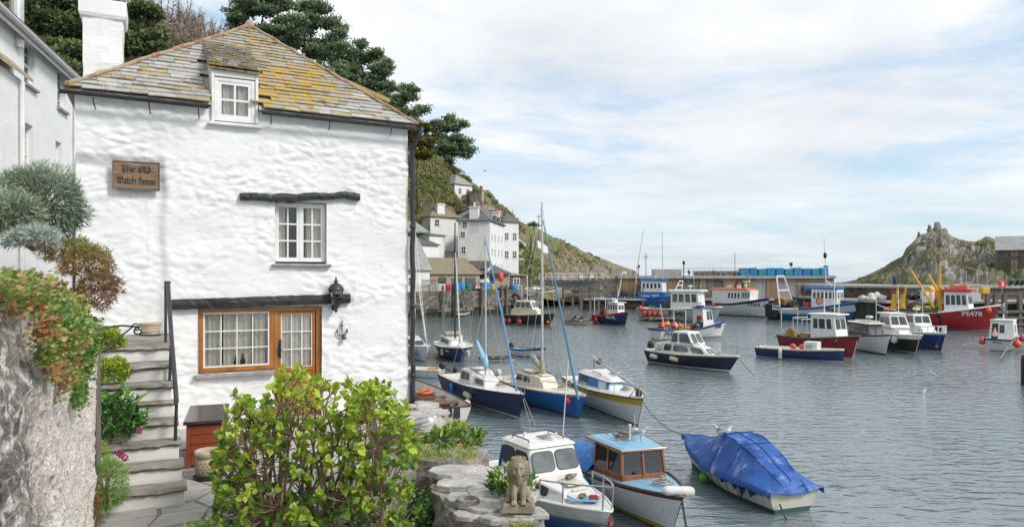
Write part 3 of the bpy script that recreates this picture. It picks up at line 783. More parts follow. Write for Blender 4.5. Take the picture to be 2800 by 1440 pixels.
hbox(b,s0-t,s1+t,-.055,-.005,z1,z1+t);hbox(b,s0-t,s1+t,-.055,-.005,z0-t,z0);hbox(b,s0-t,s0,-.053,-.007,z0,z1);hbox(b,s1,s1+t,-.053,-.007,z0,z1)
b.build('frame',GREYWOOD,sg,bevel=.003)
b=MB();hgt=z1-z0
nib_line(b,'The Old',hs(s0+.17*(s1-s0),-.0475,z0+.6*hgt),U,V(0,0,1),.29*hgt,.66*(s1-s0),N_*.003)
nib_line(b,'Watch House',hs(s0+.07*(s1-s0),-.0475,z0+.16*hgt),U,V(0,0,1),.29*hgt,.89*(s1-s0),N_*.003)
b.build('lettering',BLACK,sg)
#wall lantern
ls,lz=wall_uv(912,800)
ln_=thing('wall_lantern','black metal lantern on the white wall at the right end of the door lintel','lantern',hs(ls,-.1,lz))
c=hs(ls,-.2,lz-.28);s6=8
b=MB();b.tube([hs(ls,-.04,lz-.22),hs(ls,-.1,lz-.3),c+V(0,0,0),c+V(0,0,.06)],[.02,.022,.03,.035],8);b.box(hs(ls,-.03,lz-.2),(.07,.03,.22),atan2(.442,.897));b.lathe([(.01,-.07),(.035,-.04),(.03,0),(.06,.04),(.075,.055),(.075,.07)],c,s6)
b.build('bracket',BLACK,ln_)
b=MB();z0_,z1_=.07,.33
for k in range(s6):
 t=2*pi*k/s6;b.tube([c+V(.072*cos(t),.072*sin(t),z0_),c+V(.125*cos(t),.125*sin(t),z1_)],.007,4)
for z,r in((z0_,.075),(.2,.1),(z1_,.128)):b.lathe([(r-.006,z-.007),(r+.006,z-.007),(r+.006,z+.007),(r-.006,z+.007)],c,s6)
b.build('cage',BLACK,ln_)
b=MB();b.lathe([(.068,z0_),(.118,z1_)],c,s6);b.build('lantern_glass',glass('lantern_glass',refl=1,alpha=.8),ln_)
b=MB();b.lathe([(.15,.33),(.145,.35),(.12,.4),(.075,.44),(.035,.455),(.03,.48),(.045,.49),(.012,.51),(.02,.53),(.004,.58)],c,12);b.build('lantern_cap',BLACK,ln_,smooth=True)
#small anchor-and-bell ornament
as_,az=wall_uv(933,902);an=thing('anchor_bell','small iron anchor ornament with a bell on the white wall under the lantern','ornament',hs(as_,-.04,az-.15))
b=MB();q=lambda x,z,d=-.06:hs(as_+x,d,az+z)
b.tube([q(0,.14),q(0,-.09)],.011,6);b.tube([q(-.045,.085),q(.045,.085)],.009,6);b.tube([q(.022*cos(t),.16+.022*sin(t))for t in np.linspace(0,2*pi,9)],.006,5)
b.tube([q(.09*cos(t),-.02+.08*sin(t))for t in np.linspace(pi*1.02,pi*1.98,10)],[.005,.01,.012,.013,.013,.013,.013,.012,.01,.005],6)
for sg_ in(-1,1):b.add([q(sg_*.09,.03),q(sg_*.115,-.03),q(sg_*.06,-.035),q(sg_*.09,.03,-.07)],[(0,1,2),(0,3,1),(1,3,2),(2,3,0)])
b.build('anchor',M('aged_bronze',(.05,.05,.045),(.09,.085,.07),scale=12,rough=.5,metal=.6),an)
b=MB();b.lathe([(.05,-.16),(.042,-.14),(.03,-.1),(.022,-.075),(.005,-.07)],q(.03,0,-.09),10);b.build('bell',MATS['aged_bronze'],an,smooth=True)
for x,hh in((648,.2),(667,.24)):
 bs,bz=wall_uv(x,1000);b=MB();b.lathe([(.0,0),(.04,0),(.042,hh*.55),(.015,hh*.75),(.015,hh),(0,hh)],hs(bs,.165,WSH[2]+.05),10)
 tag(b.build('bottle',M('brown_bottle_glass',(.05,.025,.01),rough=.1),smooth=True),'shorter dark bottle behind the glass of the shop window' if x==648 else 'taller dark bottle behind the glass of the shop window','bottle')
#FOREGROUND: steps, walls, plants, statue, gulls
ragslate=SLATEFLAG
WRISER=M('whitewashed_riser',(.72,.71,.69),(.52,.51,.48),scale=2,detail=8,rough=.85,bump=.4,bscale=9,bdist=.02,stretch=(.35,1,2.5),c3=(.36,.34,.3),s3=3,t3=(.58,.72))
TREAD=M('worn_slate_tread',(.29,.265,.225),(.16,.145,.12),scale=3,detail=8,rough=.85,bump=.8,bscale=8,bdist=.03,stretch=(.4,1,2),c3=(.36,.35,.32),s3=4,t3=(.55,.66))
st=thing('stone_steps','slate and whitewash steps climbing to the cottage landing beside the iron handrail','steps',hs(.85,-4.4,YZ),atan2(.442,.897))
NOSE=[1335,1269,1209,1152,1095,1049,997,945];RISE=.195
STEP=[]
for k,py in enumerate(NOSE):
 z=YZ+RISE*(k+1);Y=FPX*(EYE-z)/(py-HY);STEP.append((z,(Y-11.67)/.897))
SL,SR=.42,1.30
for k,(z,d)in enumerate(STEP):
 dn_=STEP[k+1][1]+.06 if k<7 else-.02
 sr=SR+(.13-.16*k/7 if k<7 else 0)
 b=MB();hbox(b,SL,sr,d+.035,dn_,z-RISE-.02,z-.055);r_=b.build('riser',WRISER,st,bevel=.01)
 b=MB();n=26;rows=[]
 for i in range(n+1):
  s_=SL-.02+(sr+.045-SL)*i/n;e=.045*fbm(s_*5,k*3.3)+.018*fbm(s_*22,k);zz=.026*fbm(s_*4,k*1.7)
  th=.055+.02*fbm(s_*7,k*2.2)
  rows.append([hs(s_,dn_,z-.05),hs(s_,d+.02+e,z-th+zz),hs(s_,d-.02+e,z-th*.5+zz),hs(s_,d+e*.7,z+zz*.6),hs(s_,d+.12,z+zz*.7+.004*fbm(s_*8,2)),hs(s_,(d+dn_)/2+.05,z+zz*.6),hs(s_,dn_,z)])
 b.grid(rows,closed=True);b.add(rows[0],[tuple(range(7))]);b.add(rows[-1],[tuple(range(6,-1,-1))])
 o=b.build('step',TREAD,None);o.parent=st
 im=st.matrix_basis.inverted()
 for v in o.data.vertices:v.co=im@v.co
b=MB();hbox(b,SL,SR-.03,STEP[-1][1]+.1,-.1,YZ-.1,STEP[-1][0]-.07);b.build('stair_core',WASH,st)
hr=thing('handrail','black iron handrail sloping down beside the stone steps','handrail',on(452,935,STEP[-1][0]))
p1=on(453,936,STEP[-1][0]);p2=on(478,1250,STEP[1][0]);p3=on(462,1082,STEP[4][0])
t1=V(p1.x,p1.y,EYE-14/FPX*p1.y);t2=V(p2.x+.02,p2.y,EYE-341/FPX*p2.y)
t0=at(459,772,p1.y)
for p,q in((p1,t1),(p2,t2),(p3,t1.lerp(t2,(p1.y-p3.y)/(p1.y-p2.y)))):
 b=MB();b.tube([p,q],.02,6);b.build('post',BLACK,hr)
b=MB();b.tube([t0+V(-.005,.06,.0),t0,t1.lerp(t2,.5)+V(.01,0,0),t2,t2+V(0,-.02,-.05)],[.024,.03,.028,.028,.02],7);b.build('rail',M('iron_paint_aubergine',(.035,.03,.038),(.05,.045,.05),rough=.4,scale=8),hr)
p=on(412,916,STEP[-1][0])
TERRA=M('buff_terracotta',(.52,.43,.32),(.4,.32,.23),scale=7,rough=.85,bump=.4,bscale=22,bdist=.01,c3=(.6,.55,.47),s3=6,t3=(.55,.68))
tb=thing('planter_tub','low round stone coloured tub on the landing at the top of the steps','planter',p)
b=MB();b.lathe([(.0,.015),(.13,.015),(.14,.06),(.152,.075),(.142,.09),(.15,.16),(.165,.175),(.165,.2),(.14,.2),(.125,.12),(0,.12)],p,22)
b.build('tub',TERRA,tb,smooth=False,bevel=.004)
b=MB();b.lathe([(0,0),(.15,0),(.16,.02),(0,.018)],p,18);b.build('saucer',BLACK,tb)
p=on(572,1303,YZ+.01)
pt=thing('terracotta_pot','buff lattice patterned terracotta pot on a dark saucer in front of the red chest','pot',p)
b=MB();b.lathe([(.0,.02),(.125,.02),(.155,.07),(.17,.14),(.165,.21),(.145,.245),(.14,.255),(.158,.265),(.172,.28),(.175,.31),(.168,.335),(.145,.34),(.135,.3),(.13,.22),(0,.2)],p,28)
b.build('pot',TERRA,pt,smooth=True)
b=MB()
for j in range(5):
 for i in range(22):
  t=2*pi*(i+.5*(j%2))/22;z=.075+j*.032;r=np.interp(z,[.07,.14,.21,.245],[.155,.17,.165,.145])+.001
  c=p+V(r*cos(t),r*sin(t),z);tx=V(-sin(t),cos(t),0);o_=V(cos(t),sin(t),0)*.002
  b.add([c-tx*.011+o_,c-V(0,0,.014)+o_,c+tx*.011+o_,c+V(0,0,.014)+o_],[(0,1,2,3)])
b.build('lattice_pattern',M('pot_recess_brown',(.16,.115,.075),rough=.9),pt)
b=MB();b.lathe([(0,0),(.17,0),(.19,.025),(.175,.022),(0,.015)],p,22);b.build('saucer',BLACK,pt)
RED=M('red_stained_wood',(.28,.06,.022),(.21,.042,.018),scale=4,rough=.45,bump=.2,bscale=22,stretch=(1,1,3),c3=(.15,.04,.02),s3=4,t3=(.62,.75))
f0,f1=on(509,1277,YZ+.02),on(614,1268,YZ+.02)
ch=thing('wooden_chest','red wooden chest with a black lid at the foot of the steps','chest',f0.lerp(f1,.5))
ux=(f1-f0).normalized();uy=V(-ux.y,ux.x,0);W_=(f1-f0).length;D_=1.2;H_=.55
def cb(b,x0,x1,y0,y1,z0,z1):
 q=[f0+ux*x+uy*y for x,y in((x0,y0),(x1,y0),(x1,y1),(x0,y1))]
 return b.hexa([V(p.x,p.y,f0.z+z0)for p in q],[V(p.x,p.y,f0.z+z1)for p in q])
b=MB()
for i in range(4):
 z0,z1=.02+i*.13,.02+i*.13+.122
 cb(b,.05,W_-.05,.012,.03,z0,z1);cb(b,W_-.03,W_-.012,.05,D_-.05,z0,z1);cb(b,.012,.03,.05,D_-.05,z0,z1)
cb(b,.03,W_-.03,.03,D_-.03,.02,.53)
b.build('plank_body',RED,ch,bevel=.006)
for x,y in((0,0),(W_-.05,0),(0,D_-.05),(W_-.05,D_-.05)):
 b=MB();cb(b,x,x+.05,y,y+.05,0,H_-.01);b.build('corner_post',RED,ch,bevel=.005)
b=MB();cb(b,-.035,W_+.035,-.04,D_+.03,H_,H_+.045);b.build('lid',M('black_gloss_lid',(.02,.022,.024),(.035,.036,.04),scale=4,rough=.22,c3=(.12,.12,.12),s3=5,t3=(.66,.8)),ch,bevel=.01)
#garden wall on the left
GW=M('lichened_render',(.62,.565,.53),(.38,.32,.28),ramp=[(.18,.165,.145),(.32,.295,.26),(.62,.535,.48),(.82,.725,.665),(.86,.785,.735)],scale=17,detail=9,lo=.52,hi=.68,rough=.95,bump=1,bscale=26,bdist=.05,c3=(.82,.74,.68),s3=13,t3=(.48,.64),vary=.5)
GWD=M('dark_old_stone',(.15,.14,.125),(.08,.075,.065),scale=3,detail=9,rough=.95,bump=1,bscale=9,bdist=.06,c3=(.3,.25,.1),s3=3,t3=(.64,.74),vary=.5)
G0,G1=V(-1.56,2.1,0),V(-4.13,7.05,0)
gu=(G1-G0).normalized();gn=V(gu.y,-gu.x,0)
GLn=(G1-G0).length
def gtop(f):return 6.34-.16*f+.05*sin(f*9)
gwl=thing('garden_wall','rough lichened garden wall in the left foreground with plants on top','wall',(G0+G1)/2+V(0,0,3.4),atan2(gu.y,gu.x))
b=MB();rows=[];nx,nz=200,110
for i in range(nx+1):
 f=i/nx;r=[]
 for j in range(nz+1):
  g=j/nz;z=3.0+(gtop(f)-3.0)*g;p=G0+gu*(GLn*f);x_=GLn*f
  dsp=.05*fbm(x_*1.3,z*1.3,4.4,3)+.02*fbm(x_*5,z*4,1.0,3)+.018*fbm(x_*18,z*14,6.0,3)
  vo=noise.voronoi((x_*4.2,z*6.5,2.0))[0];dsp+=.028*min(1,(vo[1]-vo[0])*2.5)*min(1,max(.25,1.6-.45*x_));dsp-=max(0,g-.9)*1.2
  r.append(p+gn*dsp+V(0,0,z))
 for w_ in(.18,.4,.75):r.append(p-gn*w_+V(0,0,gtop(f)+.05*fbm(x_*3,w_*5)))
 r.append(p-gn*.75+V(0,0,3))
 rows.append(r)
b.grid(rows[::-1])
ncol=len(rows[0])-1
for k in range(len(b.f)):
 i=nx-1-k//ncol
 x_=i/nx*GLn;zz=(k%ncol)*.03;b.a[k]=min(1,max(0,.5+.75*(x_-1.25)+.35*fbm(x_*2.5,zz*2.5,3)-.5*max(0,zz-2.9)+.22*noise.cell((x_*4.2,zz*6.5,1.0))*.5))
e=rows[-1];b.add(e,[tuple(range(len(e)))])
b.build('wall_body',GW,gwl,smooth=True)
b=MB();p=G1+gu*.1;b.beam(p+V(0,0,3.9),p+V(0,0,6.02),.09,.07,up=(0,1,0));tag(b.build('timber_post',GREYWOOD,bevel=.008),'thin grey timber post at the far end of the garden wall','post')
ib=thing('plant_bracket','curly wrought iron plant bracket reaching from the post towards the tub','bracket',p+V(0,0,5.95))
b=MB();e0=at(266,897,p.y+.05);e1=at(378,893,p.y+.75)
b.tube([e0,e0.lerp(e1,.6)+V(0,0,.02),e1],.012,5);b.tube([at(270,965,p.y+.05),e0.lerp(e1,.85)],.01,5)
b.tube([e1+V(.06*cos(t)*(1-t/14),0,-.05+.05*sin(t)*(1-t/14))for t in np.linspace(1.5,9,20)],.009,5)
b.tube([e0.lerp(e1,.93)+V(-.04*cos(t),0,.0+.035*sin(t))for t in np.linspace(0,5,12)],.008,5)
b.build('scroll_bars',BLACK,ib)
#plants
RNG=np.random.default_rng(5)
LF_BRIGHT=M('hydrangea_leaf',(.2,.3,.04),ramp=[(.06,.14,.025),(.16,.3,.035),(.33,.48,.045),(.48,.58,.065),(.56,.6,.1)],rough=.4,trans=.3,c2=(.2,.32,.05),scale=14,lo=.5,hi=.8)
LF_RHODO=M('laurel_leaf',(.1,.2,.03),ramp=[(.035,.1,.025),(.07,.17,.035),(.15,.29,.045),(.34,.46,.06),(.5,.52,.08)],rough=.35,trans=.2)
LF_GREY=M('lavender_leaf',(.2,.25,.2),ramp=[(.07,.1,.06),(.16,.21,.14),(.27,.33,.23),(.38,.44,.33)],rough=.8,trans=.15)
LF_SILV=M('silver_leaf',(.4,.45,.4),ramp=[(.2,.24,.2),(.36,.42,.37),(.5,.55,.5)],rough=.8,trans=.15)
LF_SUCC=M('sedum_leaf',(.1,.2,.04),ramp=[(.06,.14,.03),(.12,.24,.045),(.24,.34,.07),(.38,.27,.1),(.42,.15,.08),(.26,.07,.05)],rough=.4,trans=.15)
LF_HEATH=M('heath_leaf',(.2,.12,.04),ramp=[(.09,.04,.02),(.2,.1,.04),(.3,.15,.05),(.22,.2,.05),(.26,.3,.06)],rough=.6,trans=.2)
LF_MOSS=M('moss_leaf',(.1,.2,.02),ramp=[(.12,.2,.02),(.27,.38,.035),(.42,.5,.06)],rough=.7,trans=.2)
LF_VAL=M('valerian_leaf',(.06,.16,.03),ramp=[(.035,.11,.025),(.08,.21,.04),(.17,.33,.06),(.3,.46,.09)],rough=.4,trans=.22)
BARK=M('shrub_bark',(.26,.19,.12),(.13,.09,.06),scale=12,rough=.9,bump=.4,bscale=30)
PINKF=M('pink_petals',(.55,.13,.26),(.4,.08,.18),scale=20,rough=.6)
YELLF=M('yellow_petals',(.75,.55,.03),(.7,.45,.02),scale=20,rough=.6)
def rosettes(tips,outs,nleaf,spread,size,vfun,rng=RNG):
 P=[];D=[];Sz=[];Vv=[]
 for t,o in zip(tips,outs):
  o=np.array(o)/(np.linalg.norm(o)+1e-9);k=max(2,int(rng.normal(nleaf,nleaf*.2)));v0=vfun(t,rng)
  for i in range(k):
   d=o*rng.uniform(.15,1.0)+rng.normal(size=3)*spread
   f=rng.random();P.append(np.array(t)-o*f*size*.5+rng.normal(size=3)*size*.05);D.append(d);Sz.append(size*rng.uniform(.4,1.3));Vv.append(np.clip(v0+rng.normal()*.14,0,1))
 return np.array(P),np.array(D),np.array(Sz),np.array(Vv)
def shrub(name,label,cat,base,bases,tips,center,leafm,tpl,nleaf,spread,size,vfun,r0=.016,bark=BARK,group=None,upb=.35):
 th=thing(name,label,cat,base,0,group)
 b=MB()
 MP=[]
 if len(tips)>100:
  for t in sorted(tips,key=lambda q:-q[2]+random.uniform(0,1.1))[:max(10,len(tips)//22)]:
   b0=Vector(min(bases,key=lambda q:(q[0]-t[0])**2+(q[1]-t[1])**2+random.uniform(0,.3)));t=Vector(t);pl=[b0]
   for f in(.2,.4,.6,.8,.95):pl.append(b0.lerp(t,f)+V(random.gauss(0,.035),random.gauss(0,.035),.16*(t.z-b0.z)*sin(f*pi)+random.gauss(0,.02)))
   rr=r0*random.uniform(.7,1.2);b.tube(pl,[rr,rr*.9,rr*.75,rr*.6,rr*.45,rr*.3],5);MP+=pl[1:]
 for t in tips:
  if MP:
   t=Vector(t);q=min(MP,key=lambda m:(m-t).length+(.5 if m.z>t.z-.05 else 0));b.tube([q,q.lerp(t,.5)+V(random.gauss(0,.02),random.gauss(0,.02),-.02),t],[r0*.42,r0*.33,r0*.2],4);continue
  b0=min(bases,key=lambda q:(Vector(q)-Vector((t[0],t[1],q[2]))).length+random.uniform(0,.35));b0=Vector(b0);t=Vector(t)
  m1=b0.lerp(t,.4)+V(random.uniform(-.08,.08),random.uniform(-.08,.08),.12*(t.z-b0.z));m2=b0.lerp(t,.75)+V(random.uniform(-.06,.06),random.uniform(-.06,.06),random.uniform(-.02,.1)*(t.z-b0.z))
  r=r0*random.uniform(.5,1.25);b.tube([b0,m1,m2,t],[r,r*.8,r*.55,r*.3],5)
 b.build('stems',bark,th)
 outs=[np.array(t)-np.array(center)+np.array([0,0,upb])for t in tips]
 P,D,S_,Vv=rosettes(tips,outs,nleaf,spread,size,vfun)
 scatter_mesh('leaves',tpl,P,D,S_,Vv,leafm,th,RNG,flat=.25)
 return th
PXT=[575,605,640,680,715,760,795,840,900,960,1010,1050,1090,1128,1140]
PYT=[1300,1140,1060,1070,1080,1005,965,990,1030,1030,1035,1050,1100,1160,1280]
def shrub_tips(n,x0,x1,y0,y1,low,pxt,pyt,jit=0.0):
 out=[]
 while len(out)<n:
  px,Y=random.uniform(x0,x1),random.uniform(y0,y1);yt=np.interp(px,pxt,pyt)
  f=random.random()**1.15;py=yt+14+(low-yt)*f
  out.append(tuple(at(px,py,Y)))
 return out
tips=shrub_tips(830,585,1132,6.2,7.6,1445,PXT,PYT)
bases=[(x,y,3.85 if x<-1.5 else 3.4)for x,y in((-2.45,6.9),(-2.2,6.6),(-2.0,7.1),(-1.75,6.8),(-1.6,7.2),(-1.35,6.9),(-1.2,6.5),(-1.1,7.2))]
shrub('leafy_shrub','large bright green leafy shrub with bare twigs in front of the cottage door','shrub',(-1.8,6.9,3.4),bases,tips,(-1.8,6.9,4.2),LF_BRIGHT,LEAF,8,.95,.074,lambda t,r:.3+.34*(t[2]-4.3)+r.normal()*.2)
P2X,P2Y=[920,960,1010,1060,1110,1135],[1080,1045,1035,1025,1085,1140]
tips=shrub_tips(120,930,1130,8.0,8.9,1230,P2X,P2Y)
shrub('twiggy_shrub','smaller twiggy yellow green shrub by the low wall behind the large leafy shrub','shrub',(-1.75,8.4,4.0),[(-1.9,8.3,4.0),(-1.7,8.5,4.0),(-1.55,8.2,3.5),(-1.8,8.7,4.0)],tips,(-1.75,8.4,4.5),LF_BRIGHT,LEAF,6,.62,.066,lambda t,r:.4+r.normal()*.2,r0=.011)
def dome(n,c,r,rng=RNG,lo=-.15):
 d=rng.normal(size=(n,3));d/=np.linalg.norm(d,axis=1,keepdims=True);d=d[d[:,2]>lo]
 k=rng.uniform(.66,1.0,size=(len(d),1))*np.array([[1+.32*noise.noise(Vector(q)*1.9+Vector(c)*3)]for q in d]);return np.array(c)+d*k*np.array(r),d
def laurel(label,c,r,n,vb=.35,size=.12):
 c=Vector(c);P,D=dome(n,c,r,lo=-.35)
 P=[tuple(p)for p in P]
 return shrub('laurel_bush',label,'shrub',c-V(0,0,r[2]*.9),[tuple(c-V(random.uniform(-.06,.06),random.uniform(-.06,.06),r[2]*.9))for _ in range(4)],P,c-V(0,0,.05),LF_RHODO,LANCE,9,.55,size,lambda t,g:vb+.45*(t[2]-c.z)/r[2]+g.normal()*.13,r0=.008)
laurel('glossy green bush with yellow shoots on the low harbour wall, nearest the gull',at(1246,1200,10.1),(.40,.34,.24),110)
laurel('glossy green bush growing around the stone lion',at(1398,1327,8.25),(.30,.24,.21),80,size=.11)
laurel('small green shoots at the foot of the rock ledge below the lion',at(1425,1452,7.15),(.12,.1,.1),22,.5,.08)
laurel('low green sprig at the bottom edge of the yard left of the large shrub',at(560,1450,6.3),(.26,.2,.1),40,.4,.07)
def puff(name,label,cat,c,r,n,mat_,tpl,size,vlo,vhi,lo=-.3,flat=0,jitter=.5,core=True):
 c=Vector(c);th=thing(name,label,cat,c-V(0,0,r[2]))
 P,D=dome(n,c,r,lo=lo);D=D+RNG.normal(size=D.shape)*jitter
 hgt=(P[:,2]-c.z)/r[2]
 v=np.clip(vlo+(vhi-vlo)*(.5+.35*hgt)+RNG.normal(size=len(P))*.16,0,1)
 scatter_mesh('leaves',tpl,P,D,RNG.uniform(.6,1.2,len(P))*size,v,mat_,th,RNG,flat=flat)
 if core:
  b=MB()
  for k in range(26):
   d=D[k%len(D)];e=np.array(c)+d/(np.linalg.norm(d)+.01)*np.array(r)*.8
   b.tube([c-V(0,0,r[2]*.8),(c+Vector(e))/2+V(0,0,-.02),e],[.012,.008,.004],4)
  b.build('stems',BARK,th)
 return th
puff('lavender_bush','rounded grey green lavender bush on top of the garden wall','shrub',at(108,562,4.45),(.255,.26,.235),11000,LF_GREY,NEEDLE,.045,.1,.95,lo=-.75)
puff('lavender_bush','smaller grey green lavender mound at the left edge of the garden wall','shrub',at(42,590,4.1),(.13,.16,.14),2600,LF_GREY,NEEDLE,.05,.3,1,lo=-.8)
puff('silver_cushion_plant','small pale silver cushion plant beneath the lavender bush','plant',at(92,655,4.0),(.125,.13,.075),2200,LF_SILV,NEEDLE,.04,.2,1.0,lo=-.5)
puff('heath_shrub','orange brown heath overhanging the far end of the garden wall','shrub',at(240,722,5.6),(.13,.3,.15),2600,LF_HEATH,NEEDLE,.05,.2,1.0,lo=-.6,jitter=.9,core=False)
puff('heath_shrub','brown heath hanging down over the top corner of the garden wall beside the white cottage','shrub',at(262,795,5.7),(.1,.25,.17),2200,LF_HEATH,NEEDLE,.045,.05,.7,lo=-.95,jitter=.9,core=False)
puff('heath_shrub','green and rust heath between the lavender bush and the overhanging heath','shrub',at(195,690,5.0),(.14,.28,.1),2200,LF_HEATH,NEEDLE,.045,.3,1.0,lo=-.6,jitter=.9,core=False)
b=MB();th=thing('heath_sprig','drooping brown heath sprigs hanging out over the white wall','plant',at(300,790,5.3))
pp=[];dd=[]
for k in range(9):
 a0=at(255,740+k*8,5.3);a1=at(300+random.uniform(-15,45),775+random.uniform(-25,45),5.3+random.uniform(-.2,.2));b.tube([a0,a0.lerp(a1,.5)+V(0,0,.03),a1],.005,4)
 for j in range(60):
  f=random.uniform(.3,1);pp.append(a0.lerp(a1,f)+V(random.gauss(0,.008),random.gauss(0,.008),.015*sin(f*3)+random.gauss(0,.008)));dd.append((random.gauss(.3,.5),random.gauss(0,.5),random.gauss(.3,.5)))
b.build('stems',BARK,th);scatter_mesh('leaves',NEEDLE,[tuple(p)for p in pp],dd,.035,RNG.uniform(0,.6,len(pp)),LF_HEATH,th,RNG)
def drape(name,label,f0,f1,h,n,mat_,tpl,size,vr,zc=.0,thick=.09):
 th=thing(name,label,'plant',G0+gu*(GLn*f0)+V(0,0,6.2));P=[];D=[];vv=[]
 for k in range(n):
  f=random.uniform(f0,f1);env=4*(f-f0)*(f1-f)/(f1-f0)**2
  dr=random.random();hang=h*(.35+.65*env*(.7+.5*fbm(f*40,1.7)));z=gtop(f)+.1-zc-dr*hang
  out=thick*(.5+.8*sin(min(1,dr*1.3)*pi))*(.5+env*.6)+random.gauss(0,.02)+.05*fbm(f*50,z*9)
  if z>gtop(f)-.04:out-=random.uniform(0,.35)
  P.append(tuple(G0+gu*(GLn*f)+gn*out+V(0,0,z)));D.append(tuple(gn*random.gauss(.8,.5)+gu*random.gauss(0,.6)+V(0,0,random.gauss(.35,.6))))
  vv.append(min(1,max(0,vr[0]+(vr[1]-vr[0])*(.5+.5*fbm(f*22,z*5,2.0)*1.4)+random.gauss(0,.1))))
 scatter_mesh('leaves',tpl,P,D,RNG.uniform(.6,1.2,len(P))*size,vv,mat_,th,RNG)
drape('sedum_mat','red and green sedum spilling down the near face of the garden wall',.16,.46,.62,5200,LF_SUCC,LEAF,.026,(.0,.85))
drape('trailing_succulent','green succulent hanging in a long clump from the garden wall',.40,.70,.8,6500,LF_SUCC,LEAF,.03,(0,.5),thick=.07)
drape('trailing_succulent','mixed red and green succulents along the top of the garden wall',.08,.78,.2,4200,LF_SUCC,LEAF,.027,(.1,.9),zc=-.06,thick=.06)
puff('moss_cushion','yellow green moss cushion on the left edge of the top steps','plant',at(288,935,9.3),(.2,.25,.2),3600,LF_MOSS,QUADL,.03,.1,.9,core=False)
puff('moss_cushion','yellow green moss cushion on the left edge of the middle steps','plant',at(300,1025,8.8),(.2,.25,.22),3600,LF_MOSS,QUADL,.03,.1,.9,core=False)
vc=at(315,1140,8.2);P,D=dome(150,vc,(.30,.3,.33),lo=-.7)
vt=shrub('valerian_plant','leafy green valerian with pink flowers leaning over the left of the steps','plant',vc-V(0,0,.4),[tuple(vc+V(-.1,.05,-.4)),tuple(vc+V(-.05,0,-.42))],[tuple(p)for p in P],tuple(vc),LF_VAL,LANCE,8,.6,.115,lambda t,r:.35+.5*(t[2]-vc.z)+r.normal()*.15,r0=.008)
for px,py in((333,1243),(341,1251),(326,1238),(382,1175)):
 c=at(px,py,7.9);P,D=dome(90,c,(.028,.028,.03),lo=-1);scatter_mesh('flower_head',QUADL,P,D,.016,RNG.random(len(P)),PINKF,vt,RNG)
puff('sedum_clump','ferny green clump at the lower left of the steps','plant',at(288,1330,7.2),(.16,.3,.3),3600,LF_VAL,NEEDLE,.05,.3,1.0,lo=-.9)
puff('dry_heath_clump','dry brown heath clump at the base of the garden wall','plant',at(222,1385,6.6),(.12,.2,.22),2600,LF_HEATH,NEEDLE,.045,.0,.6,lo=-.9)
puff('moss_cushion','small moss tuft beside the lowest steps','plant',at(262,1255,7.6),(.1,.2,.2),1500,LF_MOSS,NEEDLE,.04,.0,.7,core=False,lo=-.8)
#low harbour wall and slate ledge
ROCK=M('lichened_slate_rock',(.34,.31,.26),(.17,.15,.12),scale=4,detail=9,rough=.9,bump=1,bscale=7,bdist=.07,c3=(.4,.39,.36),s3=4,t3=(.5,.62),vary=.4)
LEDGE=M('pale_slate_ledge',(.52,.5,.475),(.36,.345,.32),scale=3,detail=9,rough=.8,bump=.7,bscale=9,bdist=.03,c3=(.6,.585,.56),s3=5,t3=(.56,.68),stretch=(1,1,2.5),vary=.3)
def rubble(b,poly,z0,ztop,amp,step=.07,zs=.07,seed=0.0,mi=0):
 ring=[]
 for i,p in enumerate(poly):
  q=poly[(i+1)%len(poly)];n=max(1,int(sqrt((q[0]-p[0])**2+(q[1]-p[1])**2)/step))
  ring+=[(p[0]+(q[0]-p[0])*k/n,p[1]+(q[1]-p[1])*k/n)for k in range(n)]
 cx_=sum(p[0]for p in ring)/len(ring);cy_=sum(p[1]for p in ring)/len(ring)
 rows=[];nz=max(2,int((ztop-z0)/zs))
 for j in range(nz+1):
  z=z0+(ztop-z0)*j/nz;r=[]
  for i,(x,y)in enumerate(ring):
   a,c=ring[i-1],ring[(i+1)%len(ring)];tx,ty=c[0]-a[0],c[1]-a[1];l=sqrt(tx*tx+ty*ty)+1e-6
   d=amp*(fbm(x*2.2+seed,y*2.2,z*4,3)+.9*(noise.turbulence((x*4,y*4,z*9+seed),3,True)-.5))
   r.append((x+ty/l*d,y-tx/l*d,z+.02*fbm(x*3,y*3,z*3)))
  rows.append(r)
 b.grid(rows,mi,closed=True)
 top=rows[-1]
 for k in range(1,6):
  f=k/5;b_=[(x+(cx_-x)*f,y+(cy_-y)*f,z+.03*fbm(x*4+f*3,y*4,seed))for x,y,z in top]
  rows2=[prev if k>1 else top,b_];b.grid(rows2,mi,closed=True);prev=b_
def slab(b,c,rx,ry,th,rot,tilt=(0,0),n=9,mi=0):
 pts=[]
 for k in range(n):
  t=2*pi*k/n;r=random.uniform(.8,1.12)/max(abs(cos(t))**3+abs(sin(t))**3,.5)**(1/3)
  x,y=rx*r*cos(t),ry*r*sin(t);X,Y=x*cos(rot)-y*sin(rot),x*sin(rot)+y*cos(rot)
  pts.append(V(c[0]+X,c[1]+Y,c[2]+X*tilt[0]+Y*tilt[1]))
 b.poly(pts,th,mi)
led=thing('rock_ledge','weathered grey slate rock ledge that carries the stone lion','rock',(-.2,8.4,3.4))
LP=[(-1.12,9.35),(-.85,8.3),(-.60,7.72),(-.1,7.5),(.3,7.52),(.38,7.8),(.06,8.75),(-.16,9.8)]
b=MB();rubble(b,LP,2.9,3.9,.06);b.build('rock_body',ROCK,led,smooth=False)
b=MB();random.seed(21)
